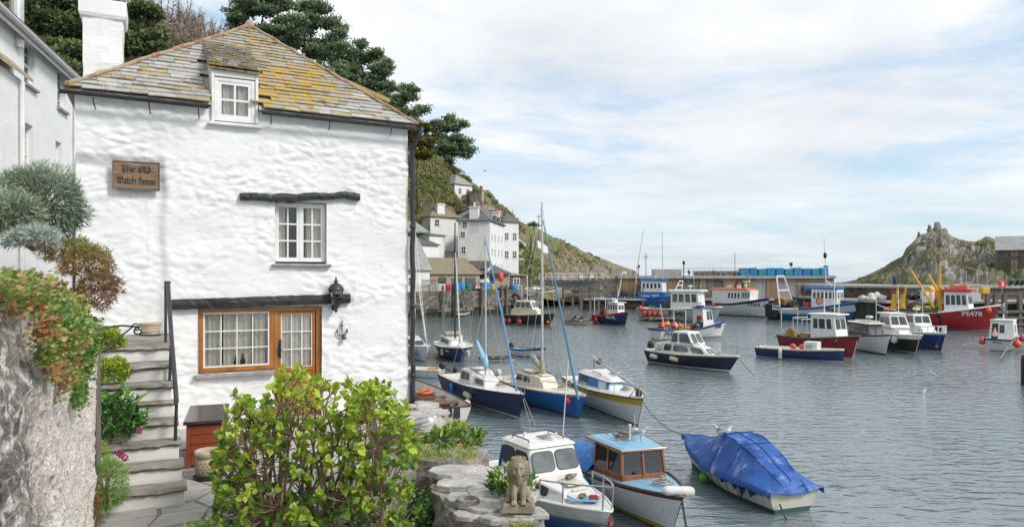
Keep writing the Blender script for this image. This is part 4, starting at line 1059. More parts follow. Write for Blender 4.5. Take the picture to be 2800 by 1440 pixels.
for(x,y,rx,ry,z,t)in((-.62,9.3,.42,.36,3.9,.4),(-.35,9.0,.34,.34,3.93,.1),(-.66,8.75,.27,.3,3.9,-.5),(-.25,8.45,.28,.32,3.92,.3),(-.52,8.2,.26,.25,3.88,.2),(-.3,7.95,.24,.24,3.9,.0),(-.42,7.82,.22,.16,3.86,.5),(.1,8.2,.22,.3,3.93,-.3),(.14,7.75,.26,.2,3.9,.1),(-.05,7.62,.3,.12,3.86,0),(-.75,9.15,.3,.25,3.95,.6)):
 slab(b,(x,y,z),rx,ry,random.uniform(.05,.085),t,(random.uniform(-.03,.05),random.uniform(-.05,.02)))
b.build('slate_layer',LEDGE,led,bevel=.012)
b=MB()
c=V(-.5,7.98,3.985);b.grid([[c+V((r+.01*fbm(t*2,r*20))*cos(t),r*sin(t)*.9,z+.012*fbm(t*3,z*20))for t in np.linspace(0,2*pi,19)[:-1]]for r,z in((.15,-.05),(.13,.03),(.1,.035),(.085,-.02),(.03,-.03))],closed=True);b.build('worn_socket',ROCK,led)
sw=thing('low_sea_wall','low rubble harbour wall between the cottage corner and the slate ledge','wall',(-1.3,11.5,3.9))
SWP=[(-1.75,13.75),(-2.0,13.5),(-1.75,11.6),(-1.55,10.2),(-1.35,9.35),(-.95,9.3),(-.3,9.75),(-.55,10.6),(-.98,11.7),(-1.45,13.2)]
b=MB();rubble(b,SWP,3.1,4.1,.05,seed=3.0);b.build('rubble_body',ROCK,sw)
b=MB()
for k in range(26):
 f=k/25;x=-1.85+f*.85+random.uniform(-.2,.2);y=13.3-f*3.6;slab(b,(x+.12,y,4.07+random.uniform(0,.05)),.26,.2,.05,random.uniform(0,3),(random.uniform(-.06,.06),random.uniform(-.06,.06)),7)
b.build('coping_stone',LEDGE,sw,bevel=.01)
gp=[]
for k in range(2600):
 f=random.random();x=-1.0+random.uniform(-.45,.5);y=9.3+random.random()*1.3;gp.append((x-(y-9.5)*.25,y,4.1+random.uniform(0,.05)))
g_=scatter_mesh('grass',NEEDLE,gp,[(random.gauss(0,.5),random.gauss(0,.5),1)for _ in gp],RNG.uniform(.03,.085,len(gp)),RNG.random(len(gp)),LF_MOSS,None,RNG)
tag(g_,'short yellow green grass along the top of the low harbour wall','grass',kind='stuff')
for k,(px,py,nm)in enumerate(((1170,1217,'yellow dandelion left of the glossy bush on the low wall'),(1258,1217,'yellow dandelion below the middle of the glossy bush on the low wall'),(1250,1231,'lowest yellow dandelion beside the slate ledge'))):
 c=at(px,py,9.6-.1*k);P,D=dome(60,c,(.025,.025,.012),lo=-.1);th=thing('dandelion',nm,'flower',c-V(0,0,.06));scatter_mesh('flower_head',QUADL,P,D,.016,RNG.random(len(P)),YELLF,th,RNG)
 b=MB();b.tube([c-V(0,0,.08),c],.003,4);b.build('stem',LF_MOSS,th)
fp=[]
for k in range(420):fp.append((-.98+random.uniform(-.16,.02),8.6+random.uniform(-.25,.5),3.55+random.uniform(-.25,.3)))
th=thing('wall_fern','dark green ferny growth in the shadowed side of the slate ledge','plant',(-1.0,8.6,3.4));scatter_mesh('leaves',LEAF,fp,[(random.gauss(-.6,.4),random.gauss(-.2,.5),random.gauss(-.2,.5))for _ in fp],.05,RNG.uniform(0,.5,len(fp)),LF_VAL,th,RNG)
#stone lion
CST=M('cast_stone',(.33,.285,.2),(.2,.172,.122),scale=6,detail=8,rough=.9,bump=.5,bscale=35,bdist=.008,c3=(.16,.145,.11),s3=8,t3=(.56,.7))
lb=on(1418,1393,3.98);lion=thing('lion_statue','seated cast stone lion statue on the corner of the rock ledge','statue',lb,.0)
b=MB();b.hexa([(-.19,-.13,0),(.17,-.13,0),(.19,.2,0),(-.19,.2,0)],[(-.165,-.115,.085),(.15,-.115,.085),(.165,.18,.085),(-.165,.18,.085)]);b.build('plinth',CST,lion,world=False,bevel=.012)
b=MB();z0=.085
b.ell((0,.09,z0+.13),(.095,.12,.13));b.ell((0,.03,z0+.2),(.092,.085,.15));b.ell((-.085,.1,z0+.07),(.05,.1,.075));b.ell((.085,.1,z0+.07),(.05,.1,.075))
for s_ in(-1,1):
 b.tube([(s_*.05,-.02,z0+.22),(s_*.05,-.055,z0+.1),(s_*.048,-.06,z0+.025)],[.042,.033,.03],10)
 b.ell((s_*.05,-.085,z0+.018),(.035,.045,.02));b.ell((s_*.11,.02,z0+.016),(.03,.05,.02))
 for k in(-1,0,1):b.ell((s_*.05+k*.02,-.12,z0+.014),(.011,.018,.013),8,6)
 b.ell((s_*.06,-.005,z0+.47),(.025,.018,.025),8,6)
b.ell((0,.02,z0+.345),(.115,.1,.15));b.ell((0,.0,z0+.25),(.088,.085,.09))
b.ell((0,-.07,z0+.36),(.07,.05,.085));b.ell((0,-.12,z0+.325),(.036,.036,.03));b.ell((0,-.115,z0+.29),(.03,.03,.018));b.ell((0,-.145,z0+.345),(.017,.014,.011),8,6)
b.tube([(0,-.105,z0+.43),(0,-.125,z0+.39),(0,-.143,z0+.35)],[.02,.016,.015],8)
for s_ in(-1,1):
 b.ell((s_*.03,-.112,z0+.405),(.022,.014,.009),8,6);b.ell((s_*.042,-.1,z0+.34),(.026,.026,.03),8,6);b.ell((s_*.03,-.112,z0+.388),(.01,.01,.008),8,6)
for ring,(rr,yy,n)in enumerate(((.085,-.065,22),(.105,-.03,26),(.118,.02,28),(.112,.07,24))):
 for k in range(n):
  t=2*pi*(k+.5*ring)/n;sx,sz=sin(t),cos(t);zc=z0+.345;hz=1.28 if sz>0 else 1.5
  a0=V(sx*rr*.8,yy,zc+sz*rr*.8*hz);a1=V(sx*rr*1.1,yy+.03,zc+sz*rr*1.08*hz-.02);b.tube([a0,(a0+a1)/2+V(sx*.008,-.008,0),a1],[.009,.012,.005],6)
o=b.build('lion_body',CST,lion,world=False,smooth=True)
rm=o.modifiers.new('remesh','REMESH');rm.mode='VOXEL';rm.voxel_size=.0052;rm.use_smooth_shade=True
#gulls
GWH=M('gull_white',(.78,.77,.75),(.66,.64,.62),scale=9,rough=.8);GGR=M('gull_grey',(.36,.37,.38),(.26,.27,.28),scale=12,rough=.8)
GBR=M('young_gull_brown',(.3,.26,.21),(.16,.13,.1),scale=26,rough=.85);GYE=M('gull_beak_yellow',(.62,.4,.05),rough=.5);GPK=M('gull_leg_pink',(.5,.26,.22),rough=.6)
def make_gull(pose,young=False):
 r=thing('gull','-','gull');body=GBR if young else GWH;wing=GBR if young else GGR
 if pose=='sit':path=[(-.30,.075,.008,.02),(-.2,.075,.035,.035),(-.08,.07,.075,.065),(.05,.075,.085,.075),(.13,.1,.068,.068),(.165,.145,.042,.045),(.18,.19,.036,.038),(.205,.212,.036,.034),(.232,.21,.022,.024),(.24,.208,.012,.012)]
 elif pose=='rest':path=[(-.30,.07,.008,.018),(-.2,.07,.035,.032),(-.08,.065,.075,.06),(.05,.07,.085,.07),(.13,.1,.07,.06),(.16,.125,.045,.042),(.15,.14,.036,.034),(.185,.142,.03,.028),(.195,.14,.012,.012)]
 elif pose=='stand':path=[(-.30,.17,.008,.02),(-.2,.19,.033,.033),(-.08,.215,.065,.065),(.05,.245,.075,.08),(.12,.285,.055,.06),(.15,.335,.036,.042),(.165,.375,.034,.036),(.19,.392,.034,.032),(.218,.39,.02,.022),(.226,.388,.012,.012)]
 else:path=[(-.28,0,.03,.012),(-.2,0,.035,.03),(-.05,0,.06,.06),(.08,0,.06,.06),(.16,.01,.04,.04),(.21,.015,.036,.034),(.25,.01,.02,.02),(.258,.008,.01,.01)]
 rows=[[(x,ry*cos(t),z+rz*sin(t))for t in np.linspace(0,2*pi,13)[:-1]]for x,z,ry,rz in path]
 b=MB();b.grid(rows,closed=True);b.add(rows[0],[tuple(range(11,-1,-1))]);b.add(rows[-1],[tuple(range(12))]);b.build('gull_body',body,r,smooth=True,world=False)
 x,z=path[-1][0],path[-1][1];b=MB();b.tube([(x-.008,0,z),(x+.03,0,z-.003),(x+.045,0,z-.012)],[.011,.009,.003],6);b.build('beak',GYE,r,world=False)
 if pose=='fly':
  for s_ in(-1,1):
   b=MB();b.grid([[(-.06-e,s_*y,zz),(.02-e*.4,s_*y,zz+.025),(.09-e,s_*y,zz+.01)]for y,zz,e in((.03,.03,0),(.2,.1,-.03),(.38,.11,.02),(.62,.06,.12))]);o=b.build('wing',wing,r,world=False);m=o.modifiers.new('t','SOLIDIFY');m.thickness=.012
 else:
  zo=path[2][1];tl=.04 if pose=='stand' else .0
  for s_ in(-1,1):
   b=MB();b.grid([[(.09,s_*.078,zo+.03+tl*.6),(.08,s_*.07,zo+.075+tl),(.05,s_*.035,zo+.095+tl)],[(-.06,s_*.088,zo-.0),(-.06,s_*.075,zo+.062),(-.06,s_*.03,zo+.082)],[(-.2,s_*.055,zo-.01-tl*.3),(-.21,s_*.045,zo+.032-tl*.3),(-.2,s_*.01,zo+.045-tl*.3)],[(-.36,s_*.012,zo+.0-tl),(-.37,s_*.01,zo+.012-tl),(-.36,s_*.0,zo+.015-tl)]])
   o=b.build('wing',wing,r,world=False,smooth=True);m=o.modifiers.new('t','SOLIDIFY');m.thickness=.012
  if pose=='stand':
   for s_ in(-1,1):b=MB();b.tube([(0,s_*.03,.19),(.01,s_*.03,.09),(0,s_*.03,.005),(.05,s_*.035,.004)],[.012,.007,.006,.008],5);b.build('leg',GPK,r,world=False)
 return r
GP={}
def gull(pose,p,rz,label,young=False,sc=1.0):
 k=(pose,young)
 if k not in GP:r=GP[k]=make_gull(pose,young);r.location=p;r.rotation_euler=(0,0,rz);r.scale=(sc,)*3;r['label']=label
 else:r=copy_tree(GP[k],p,rz,label,sc)
 r['group']='gulls around the harbour';return r
gull('rest',at(1158,1168,10.75),.25,'gull resting on the low harbour wall left of the glossy bush',sc=.95)
gull('fly',at(1326,468,95),.4,'distant gull flying in the sky above the hillside houses')
gull('fly',at(2545,1020,44),2.6,'gull skimming low over the water below the white harbour boat')
gull('sit',on(1661,1016,-.05),3.0,'gull floating alone on the water behind the yellow striped yacht')
gull('sit',on(2522,1074,-.05),.2,'gull floating on the open water at the right, nearest the camera')
#BOATS
NAVY=paint('navy_hull_paint',(.012,.03,.11));DNAVY=paint('dark_navy_hull_paint',(.012,.018,.04));BRBLUE=paint('bright_blue_hull_paint',(.02,.16,.5));BLUEH=paint('mid_blue_hull_paint',(.03,.2,.48))
WHH=paint('white_hull_paint',(.72,.72,.7));GREYW=paint('grey_white_hull_paint',(.5,.5,.48));CRH=paint('cream_hull_paint',(.62,.58,.48));BLKH=paint('black_hull_paint',(.016,.016,.019));BRNH=paint('black_brown_hull_paint',(.03,.022,.019))
REDH=paint('red_hull_paint',(.42,.02,.022));DREDH=paint('dark_red_hull_paint',(.26,.018,.024));YELH=paint('yellow_stripe_paint',(.55,.38,.03));ANTI=paint('red_antifouling',(.16,.035,.025),.7);TEAL=paint('teal_antifouling',(.03,.11,.13),.6);OCEAN=paint('ocean_blue_paint',(.02,.14,.4))
PBLUE=paint('pale_blue_deck_paint',(.2,.44,.6));ORP=paint('orange_roof_paint',(.7,.17,.06));YELP=paint('yellow_gear_paint',(.7,.42,.03));BRR=paint('brown_rail_paint',(.085,.035,.022),.4);GREYD=paint('grey_deck_paint',(.2,.2,.19),.7)
TARP=M('faded_blue_tarpaulin',(.016,.075,.3),(.025,.115,.4),scale=1.6,detail=8,rough=.55,bump=.5,bscale=5,bdist=.03,c3=(.42,.46,.52),s3=1.5,t3=(.54,.8),stretch=(2.2,1.6,.5))
TARPB=M('bright_blue_tarpaulin',(.02,.16,.55),(.03,.2,.6),scale=2,rough=.5,bump=.4,bscale=4,bdist=.04,c3=(.1,.3,.62),s3=3)
SAILB=M('pale_blue_sail_cover',(.25,.5,.68),(.4,.6,.72),scale=5,rough=.8,bump=.5,bscale=14,bdist=.02,c3=(.6,.68,.72),s3=6,t3=(.55,.65));SAILF=M('furled_blue_sail',(.1,.24,.55),(.16,.32,.6),scale=6,rough=.8,bump=.4,bscale=20,stretch=(1,1,.3));SAILG=M('weathered_sail_cloth',(.42,.39,.29),(.28,.27,.2),scale=7,rough=.9,bump=.6,bscale=12,bdist=.03,c3=(.12,.22,.4),s3=4,t3=(.6,.68))
SAILS=M('furled_slate_blue_sail',(.07,.17,.26),(.1,.22,.32),scale=6,rough=.8,bump=.4,bscale=20,stretch=(1,1,.3))
BGLASS=glass('boat_glass',(.85,.9,.92),refl=1.0,alpha=.86)
NETG=M('heap_of_net',(.1,.13,.09),(.05,.05,.045),scale=8,rough=.95,bump=1,bscale=16,bdist=.06,c3=(.3,.16,.06),s3=5,t3=(.58,.66))
WEED=M('waterline_weed',(.03,.04,.02),(.05,.055,.03),scale=6,rough=.8)
GRPBOATS='boats moored in the harbour'
def rrect(n=4,r=.22):
 o=[]
 for cx_,cy_,a0 in((1-r,1-r,0),(r,1-r,pi/2),(r,r,pi),(1-r,r,1.5*pi)):
  for k in range(n+1):t=a0+pi/2*k/n;o.append((cx_+r*cos(t),cy_+r*sin(t)))
 return o
RR=rrect();RQ=[(1,1),(0,1),(0,0),(1,0)]
def bil(q,u,v):return(Vector(q[0]).lerp(Vector(q[1]),u)).lerp(Vector(q[3]).lerp(Vector(q[2]),u),v)
class Boat:
 def __init__(s,label,bow,stern,B,fb,fm,fs,bands,tw=.8,rake=.4,p=2.1,L=None,name='motor_boat',cat='boat',trake=.1,zk=-.3,full=.35,anti=ANTI,hull_name='hull',drop=0.0,short=None):
  P,Q=on(*bow),on(*stern);d=(P-Q);d.z=0
  s.L=L or d.length;dirv=d.normalized();c=P-dirv*s.L/2
  s.rz=atan2(dirv.y,dirv.x);s.root=thing(name,label,cat,(c.x,c.y,-drop),s.rz,GRPBOATS);s.root['category']=cat
  s.B,s.fb,s.fm,s.fs,s.tw,s.rake,s.p,s.trake,s.zk,s.full=B,fb,fm,fs,tw,rake,p,trake,zk,full
  s.short=short or label
  s.inv=s.root.matrix_basis.inverted();camv=s.inv@V(0,0,EYE);s.near=1 if camv.y>0 else-1
  b=MB();mats=[anti];bands=[(.035,WEED)]+[q for q in bands if q[0]>.036]
  levels=[(-1.0,0),(-.4,0)]
  for top,m in bands:
   if m not in mats:mats.append(m)
  lo=0.02;rows=[(-1.0,0),(-.5,0)]
  for top,m in bands:
   mi=mats.index(m);k=max(1,int((top-lo)/.16));rows+=[(lo+(top-lo)*i/k,mi)for i in range(k)];lo=top
  rows.append((1.0,mats.index(bands[-1][1])))
  ts=[0,.06,.13,.2,.3,.4,.5,.58,.66,.73,.79,.84,.88,.92,.95,.975,1.0]
  for side in(1,-1):
   for(f0,mi),(f1,_)in zip(rows,rows[1:]):
    g=[[s.pt(t,f,side)for t in ts]for f in(f0,f1)]
    b.grid(g if side>0 else g[::-1],mi,.5)
  for(f0,mi),(f1,_)in zip(rows,rows[1:]):
   b.add([s.pt(0,f0,1),s.pt(0,f0,-1),s.pt(0,f1,-1),s.pt(0,f1,1)],[(0,3,2,1)],mi,.5)
  s.hull=b.build(hull_name,mats,s.root,world=False);s.ts=ts
  me=s.hull.data;me.polygons.foreach_set('use_smooth',[len(p_.vertices)==4 for p_ in me.polygons]);
  try:me.set_sharp_from_angle(angle=radians(40))
  except Exception:pass
 def half(s,t):
  if t<.42:return s.B/2*(s.tw+(1-s.tw)*sin(pi/2*t/.42))
  u=(t-.42)/.58;return s.B/2*max(0.0,1-u**s.p)**.85
 def zs(s,t):
  if t<.38:u=t/.38;return s.fs+(s.fm-s.fs)*(u*(2-u))
  u=(t-.38)/.62;return s.fm+(s.fb-s.fm)*u**1.7
 def pt(s,t,f,side,off=0.0):
  zs=s.zs(t);z=f*zs if f>=0 else-f*s.zk
  h=(z-s.zk)/(zs-s.zk);h0=-s.zk/(zs-s.zk)
  k=s.full+.75*max(0,(t-.35)/.65)**1.3
  hw=s.half(t)*max(h,.02)**k+.012+off
  wt=max(0,(t-.55)/.45)**2;x=s.L*(t-.5)+s.rake*(h-h0)/(1-h0)*wt-s.trake*(h-h0)/(1-h0)*max(0,1-t/.15)
  return V(x,side*hw,z)
 def b(s,mb,name,mat_,parent=None,**k):return mb.build(name,mat_,parent or s.root,world=False,**k)
 def rail(s,mat_,r=.035,z=0.0,t0=0.0,name='gunwale',transom=True):
  pts=[s.pt(t,1,1)for t in s.ts if t>=t0][:-1];q=[s.pt(t,1,-1)for t in s.ts if t>=t0][:-1]
  pts=pts+[s.pt(1,1,1)]+q[::-1];pts=[p+V(0,0,z)for p in pts]
  if transom:pts.append(pts[0])
  m=MB();m.tube(pts,r,6);return s.b(m,name,mat_,smooth=True)
 def deck(s,t0,t1,mat_,dz=-.02,name='deck',camber=.04):
  ts=[t0]+[t for t in s.ts if t0<t<t1]+[t1];m=MB()
  m.grid([[V((p:=s.pt(t,1,1)).x,p.y*u,s.zs(t)+dz+camber*(1-u*u))for u in(1,.6,.2,-.2,-.6,-1)]for t in ts]);return s.b(m,name,mat_)
 def inside(s,t0,t1,floor,mat_,wid=None,topmat=None,name='cockpit',flmat=None):
  t0=max(t0,.025);ts=[t0]+[t for t in s.ts if t0<t<t1]+[t1];m=MB();g=[]
  for t in ts:
   p=s.pt(t,1,1);hw=max(.02,min(wid or 9,p.y-.06));hb=max(.015,hw*(1 if wid else .84));z=s.zs(t);hb=max(.015,min(hb,s.pt(t,max(0,floor/z),1).y-.09))
   g.append([V(p.x,p.y,z-.005),V(p.x,hw,z-.003),V(p.x,hb,floor),V(p.x,-hb,floor),V(p.x,-hw,z-.003),V(p.x,-p.y,z-.005)])
  m.grid(g);n=len(ts)-1
  for k in range(len(m.f)):m.m[k]=(1 if k%5 in(0,4)else 2 if k%5==2 else 0)
  for r in(g[0],g[-1]):m.add(r[1:5],[(0,1,2,3)])
  e=s.pt(0,1,1);m.add([V(e.x,e.y,e.z-.004),V(e.x,-e.y,e.z-.004),g[0][5],g[0][0]],[(0,1,2,3)],1)
  return s.b(m,name,[mat_,topmat or mat_,flmat or mat_])
 def block(s,name,x0,x1,w0,w1,zb,zt,mat_,tx0=None,tx1=None,tw0=None,tw1=None,zt1=None,zb1=None,parent=None,bevel=.03):
  tx0=x0 if tx0 is None else tx0;tx1=x1 if tx1 is None else tx1;tw0=tw0 or w0*.9;tw1=tw1 or w1*.9;zt1=zt if zt1 is None else zt1;zb1=zb if zb1 is None else zb1
  bt=[V(x0,-w0/2,zb),V(x1,-w1/2,zb1),V(x1,w1/2,zb1),V(x0,w0/2,zb)];tp=[V(tx0,-tw0/2,zt),V(tx1,-tw1/2,zt1),V(tx1,tw1/2,zt1),V(tx0,tw0/2,zt)]
  m=MB();m.hexa(bt,tp);o=s.b(m,name,mat_,parent,bevel=bevel)
  o_q={'star':[bt[0],bt[1],tp[1],tp[0]],'front':[bt[1],bt[2],tp[2],tp[1]],'port':[bt[2],bt[3],tp[3],tp[2]],'back':[bt[3],bt[0],tp[0],tp[3]],'top':tp}
  return o,o_q
 def win(s,par,q,u0,u1,v0,v1,gl=None,fr=None,shape=RQ,off=.004):
  Q=[bil(q,u0,v0),bil(q,u1,v0),bil(q,u1,v1),bil(q,u0,v1)];nn=(Q[1]-Q[0]).cross(Q[3]-Q[0]).normalized();m=MB()
  if fr:
   e=.035;c=(Q[0]+Q[1]+Q[2]+Q[3])/4;QF=[p+(p-c).normalized()*e for p in Q]
   m.poly([bil(QF,u,v)+nn*off for u,v in shape],.012,1,nrm=nn)
  m.poly([bil(Q,u,v)+nn*(off+(.013 if fr else 0))for u,v in shape],.008,0,nrm=nn)
  return s.b(m,'window',[gl or GLASSD,fr or GLASSD],par)
 def wins(s,par,q,n,u0,u1,v0,v1,gap=.25,**k):
  w_=(u1-u0)/n
  for i in range(n):s.win(par,q,u0+w_*(i+gap/2),u0+w_*(i+1-gap/2),v0,v1,**k)
 def sides(s):return('port','star')
 def tube(s,name,pts,r,mat_,parent=None,n=6):m=MB();m.tube(pts,r,n);return s.b(m,name,mat_,parent)
 def tubes(s,name,lst,r,mat_,parent=None,n=5):
  m=MB()
  for pts in lst:m.tube(pts,r,n)
  return s.b(m,name,mat_,parent)
 def zpx(s,x,y,py):wv=s.root.matrix_basis@V(x,y,0);return EYE+(HY-py)/FPX*wv.y-s.root.location.z
 def world(s,x,y,z):return s.root.matrix_basis@V(x,y,z)
 def hullpt(s,x,z,side,off=0.0):
  t=min(1,max(0,x/s.L+.5))
  for _ in range(3):
   p=s.pt(t,min(1,z/s.zs(t)),side,off);t=min(1,max(0,t+(x-p.x)/s.L))
  return s.pt(t,min(1,z/s.zs(t)),side,off)
 def text(s,txt,x,z,h,mat_,side=None,bold=.012,sx=1.0,name='hull_lettering'):
  side=side or s.near;z=min(z,s.zs(min(1,max(0,x/s.L+.5)))*.84-h);vs,fs=text_geo(txt,h/.72,bold);wd=max(v[0]for v in vs)*sx;dirx=1 if side<0 else-1;m=MB()
  m.add([s.hullpt(x+dirx*(v[0]*sx-wd/2),z+v[1],side,.05)for v in vs],fs);return s.b(m,name,mat_)
 def flat_text(s,txt,q,h,mat_,par=None,u=.5,v=.4,bold=.01):
  vs,fs=text_geo(txt,h/.72,bold);wd=max(p[0]for p in vs);q=[Vector(p)for p in q];ux=(q[1]-q[0]).normalized();nn=(q[1]-q[0]).cross(q[3]-q[0]).normalized();uz=nn.cross(ux);c=bil(q,u,v)+nn*.02
  m=MB();m.add([c+ux*(p[0]-wd/2)+uz*(p[1]-h/2)for p in vs],fs);return s.b(m,'lettering',mat_,par)
 def fender(s,x,label,mat_,side=None,kind='ball',r=.17,z=None,ln=.5):
  side=side or s.near;t=min(1,max(0,x/s.L+.5));top=s.pt(t,1,side);z=z if z is not None else .5*s.zs(t);p=s.hullpt(x,z,side,r*.95)
  wp=s.root.matrix_basis@p;th=thing('fender',label,'fender',wp,s.rz,'fenders and buoys hung on boats');m=MB()
  if kind=='ball':m.lathe([(0,-r),(r*.5,-r*.87),(r*.87,-r*.5),(r,0),(r*.9,r*.45),(r*.6,r*.85),(r*.28,r*1.15),(r*.2,r*1.35),(0,r*1.36)],(0,0,0),12)
  elif kind=='flat':m.lathe([(0,-ln/2),(r*.6,-ln/2*.96),(r,-ln/2*.75),(r,ln/2*.75),(r*.6,ln/2*.96),(0,ln/2)],(0,0,0),12,axis=(1,0,-.12))
  else:m.lathe([(0,-ln/2),(r*.6,-ln/2*.96),(r,-ln/2*.75),(r,ln/2*.75),(r*.6,ln/2*.96),(r*.25,ln/2*1.1),(0,ln/2*1.12)],(0,0,0),12)
  m.build('fender_body',mat_,th,world=False,smooth=True);m=MB();tp=top-p;hh=r*1.2 if kind=='ball' else ln/2
  if kind=='flat':m.tube([tp+V(ln*.9,0,0),(ln/2,0,-.04),(-ln/2,0,.04),tp-V(ln*.7,0,0)],.01,4)
  else:m.tube([(0,0,hh*.9),tp],.01,4)
  m.build('lanyard',ROPE,th,world=False);return th
 def outboard(s,tilt=0.0,y=0.0,sc=1.0,mat_=None,h=None):
  p=s.pt(0,1,0);X=p.x-.12;z=(h or s.fs);m=MB();e=thing('outboard_motor',None,None);e.parent=s.root;del_=[k for k in('label','category')if k in e]
  R=Matrix.Rotation(tilt,3,'Y');f=lambda q:tuple(V(X,y,z)+R@(V(*q)*sc));m=MB()
  m.grid([[f(((-.16+w_*cos(t)*.24),w_*.17*sin(t),zz))for t in np.linspace(0,2*pi,13)[:-1]]for zz,w_ in((.02,.75),(.06,1),(.3,1.02),(.4,.8),(.44,.4),(.445,.02))],closed=True);m.build('engine_cowl',mat_ or BLACK,e,world=False,smooth=True)
  m=MB();m.tube([f((-.14,0,.05)),f((-.16,0,-.35)),f((-.17,0,-.85))],[.09*sc,.06*sc,.045*sc],8);m.ell(f((-.17,0,-.72)),(.16*sc,.05*sc,.05*sc),8,6);m.box(f((-.17,0,-.5)),(.26*sc,.16*sc,.02));m.build('drive_leg',M('outboard_grey',(.05,.05,.055),(.09,.09,.09),rough=.5),e,world=False)
  return e
 def person_none(s):pass
def rope(label,pts,r=.018,sag=0.0,mat_=None,name='mooring_rope'):
 P=[];pts=[Vector(p)for p in pts]
 for a,c in zip(pts,pts[1:]):
  for k in range(10):f=k/10;P.append(a.lerp(c,f)-V(0,0,sag*4*f*(1-f)))
 P.append(pts[-1]);m=MB();m.tube(P,r,5);return tag(m.build(name,mat_ or ROPE),label,'rope')
def pulpit(bt,x0,x1,h,mat_=STEEL,r=.02,posts=2,name='pulpit_rail'):
 def sp(x,sd):t=min(.985,x/bt.L+.5);p=bt.pt(t,1,sd);return V(p.x,p.y*.9,p.z)
 xs=np.linspace(x0,x1,6);P=[sp(x0,1)]+[sp(x,1)+V(.04,0,h*(.85+.15*k/5))for k,x in enumerate(xs)];Q=[V(p.x,-p.y,p.z)for p in P];tip=P[-1].lerp(Q[-1],.5)+V(.16,0,0)
 l=[P+[tip]+Q[::-1]]
 for x in np.linspace(x0+(x1-x0)*.45,x1,posts):
  for sd in(1,-1):p=sp(x,sd);l.append([p,p+V(.04,0,h*.97)])
 return bt.tubes(name,l,r,mat_)
def stanch(bt,x0,x1,n,h=.55,r=.013):
 l=[]
 for sd in(1,-1):
  tops=[]
  for k in range(n):
   x=x0+(x1-x0)*k/(n-1);t=x/bt.L+.5;p=bt.pt(t,1,sd);p=V(p.x,p.y*.95,p.z);l.append([p,p+V(0,0,h)]);tops.append(p+V(0,0,h))
  l.append(tops)
 return bt.tubes('guard_rail',l,r,STEEL)
def rig(bt,xm,ztop,z0,r=.055,mat_=ALU,spread=True,fore=True,aft=True,rr=.011,fx=None):
 bt.tube('mast',[(xm,0,z0),(xm,0,(z0+ztop)/2),(xm-.02,0,ztop)],[r,r,r*.75],mat_,n=8)
 l=[];hw=lambda t:bt.half(t)*.96;t=xm/bt.L+.5
 for sd in(1,-1):
  p=bt.pt(max(.02,t-.02),1,sd);q=V(xm,0,z0+(ztop-z0)*.62)
  if spread:w_=V(xm,sd*.55,q.z);l+=[[p,w_,(xm,0,ztop-.2)],[V(xm,0,q.z),w_]]
  l.append([bt.pt(t+.03,1,sd),(xm,0,z0+(ztop-z0)*.6)])
 if aft:l.append([bt.pt(0,1,0),(xm-.03,0,ztop-.05)])
 if fore:l.append([(fx or bt.L/2+bt.rake*.8,0,bt.fb),(xm,0,ztop-.15)])
 bt.tubes('rigging',l,rr,STEEL,n=4)
#A: white cabin boat with blue topsides, nearest the ledge
A=Boat('white cabin boat with sky blue hull sides moored nearest the stone lion',(1641,1500),(1355,1337),2.1,1.02,.84,.78,[(.6,BRBLUE),(1,GRP)],tw=.82,rake=.45,p=2.6,L=5.6)
x=A.L/2
A.rail(M('dark_rubbing_strake',(.1,.08,.09),rough=.5),.035,-.36*.85,name='rubbing_strake');A.rail(GRP,.03)
A.deck(.2,1,GRP,camber=.07)
A.inside(0,.2,.35,GRP)
A.block('foredeck_trunk',.3,2.45,1.75,.75,.84,1.42,GRP,tx0=.35,tx1=2.25,tw0=1.5,tw1=.45,zt1=1.12,zb1=.95,bevel=.08)
tr,tq=A.block('trunk_side',.8,2.0,1.64,1.1,.9,1.3,GRP,tx0=.85,tx1=1.9,tw0=1.4,tw1=.85,zt1=1.16,bevel=.05)
for sd in A.sides():A.win(tr,tq[sd],.15 if sd=='star' else .5,.5 if sd=='star' else .85,.25,.8,shape=RR,fr=BLACK)
wh,wq=A.block('wheelhouse',-.75,1.12,1.78,1.68,.85,2.02,GRP,tx0=-.68,tx1=.62,tw0=1.5,tw1=1.42,zt1=2.0,bevel=.09)
for a0,a1 in((.05,.47),(.53,.95)):A.win(wh,wq['front'],a0,a1,.5,.9,gl=BGLASS if False else GLASSL,fr=BLACK,shape=RR)
for sd in A.sides():
 for u0,u1 in((.07,.45),(.52,.93)):A.win(wh,wq[sd],u0,u1,.52,.88,fr=BLACK,shape=RR)
A.block('cabin_roof',-.8,.7,1.62,1.5,2.0,2.09,GRP,tx0=-.7,tx1=.58,tw0=1.35,tw1=1.25,bevel=.04)
A.tubes('grab_rail',[[(-.5,s_*.58,2.1),(-.45,s_*.58,2.15),(.3,s_*.54,2.15),(.35,s_*.54,2.1)]for s_ in(1,-1)],.02,BRR)
m=MB();m.grid([[V(-.82-.06*sin(y*7)-.35*(1-k/4),y,.8+1.0*k/4)for y in np.linspace(-.7,.7,14)]for k in range(5)]);o=A.b(m,'blue_canvas',TARPB);sm=o.modifiers.new('t','SOLIDIFY');sm.thickness=.02
pulpit(A,1.25,x-.12,.58,r=.022)
m=MB();m.add([V(1.35,.0,1.17),V(2.2,-.45,1.03),V(2.75,0,1.11),V(2.2,.45,1.03)],[(0,1,2,3)]);m.grid([[V(1.5,-.62,1.0),V(1.5,-.35,1.05)],[V(2.45,-.3,1.07),V(2.5,-.1,1.1)]]);m.grid([[V(1.5,.35,1.05),V(1.5,.62,1.0)],[V(2.5,.1,1.1),V(2.45,.3,1.07)]]);A.b(m,'blue_deck_patch',PBLUE)
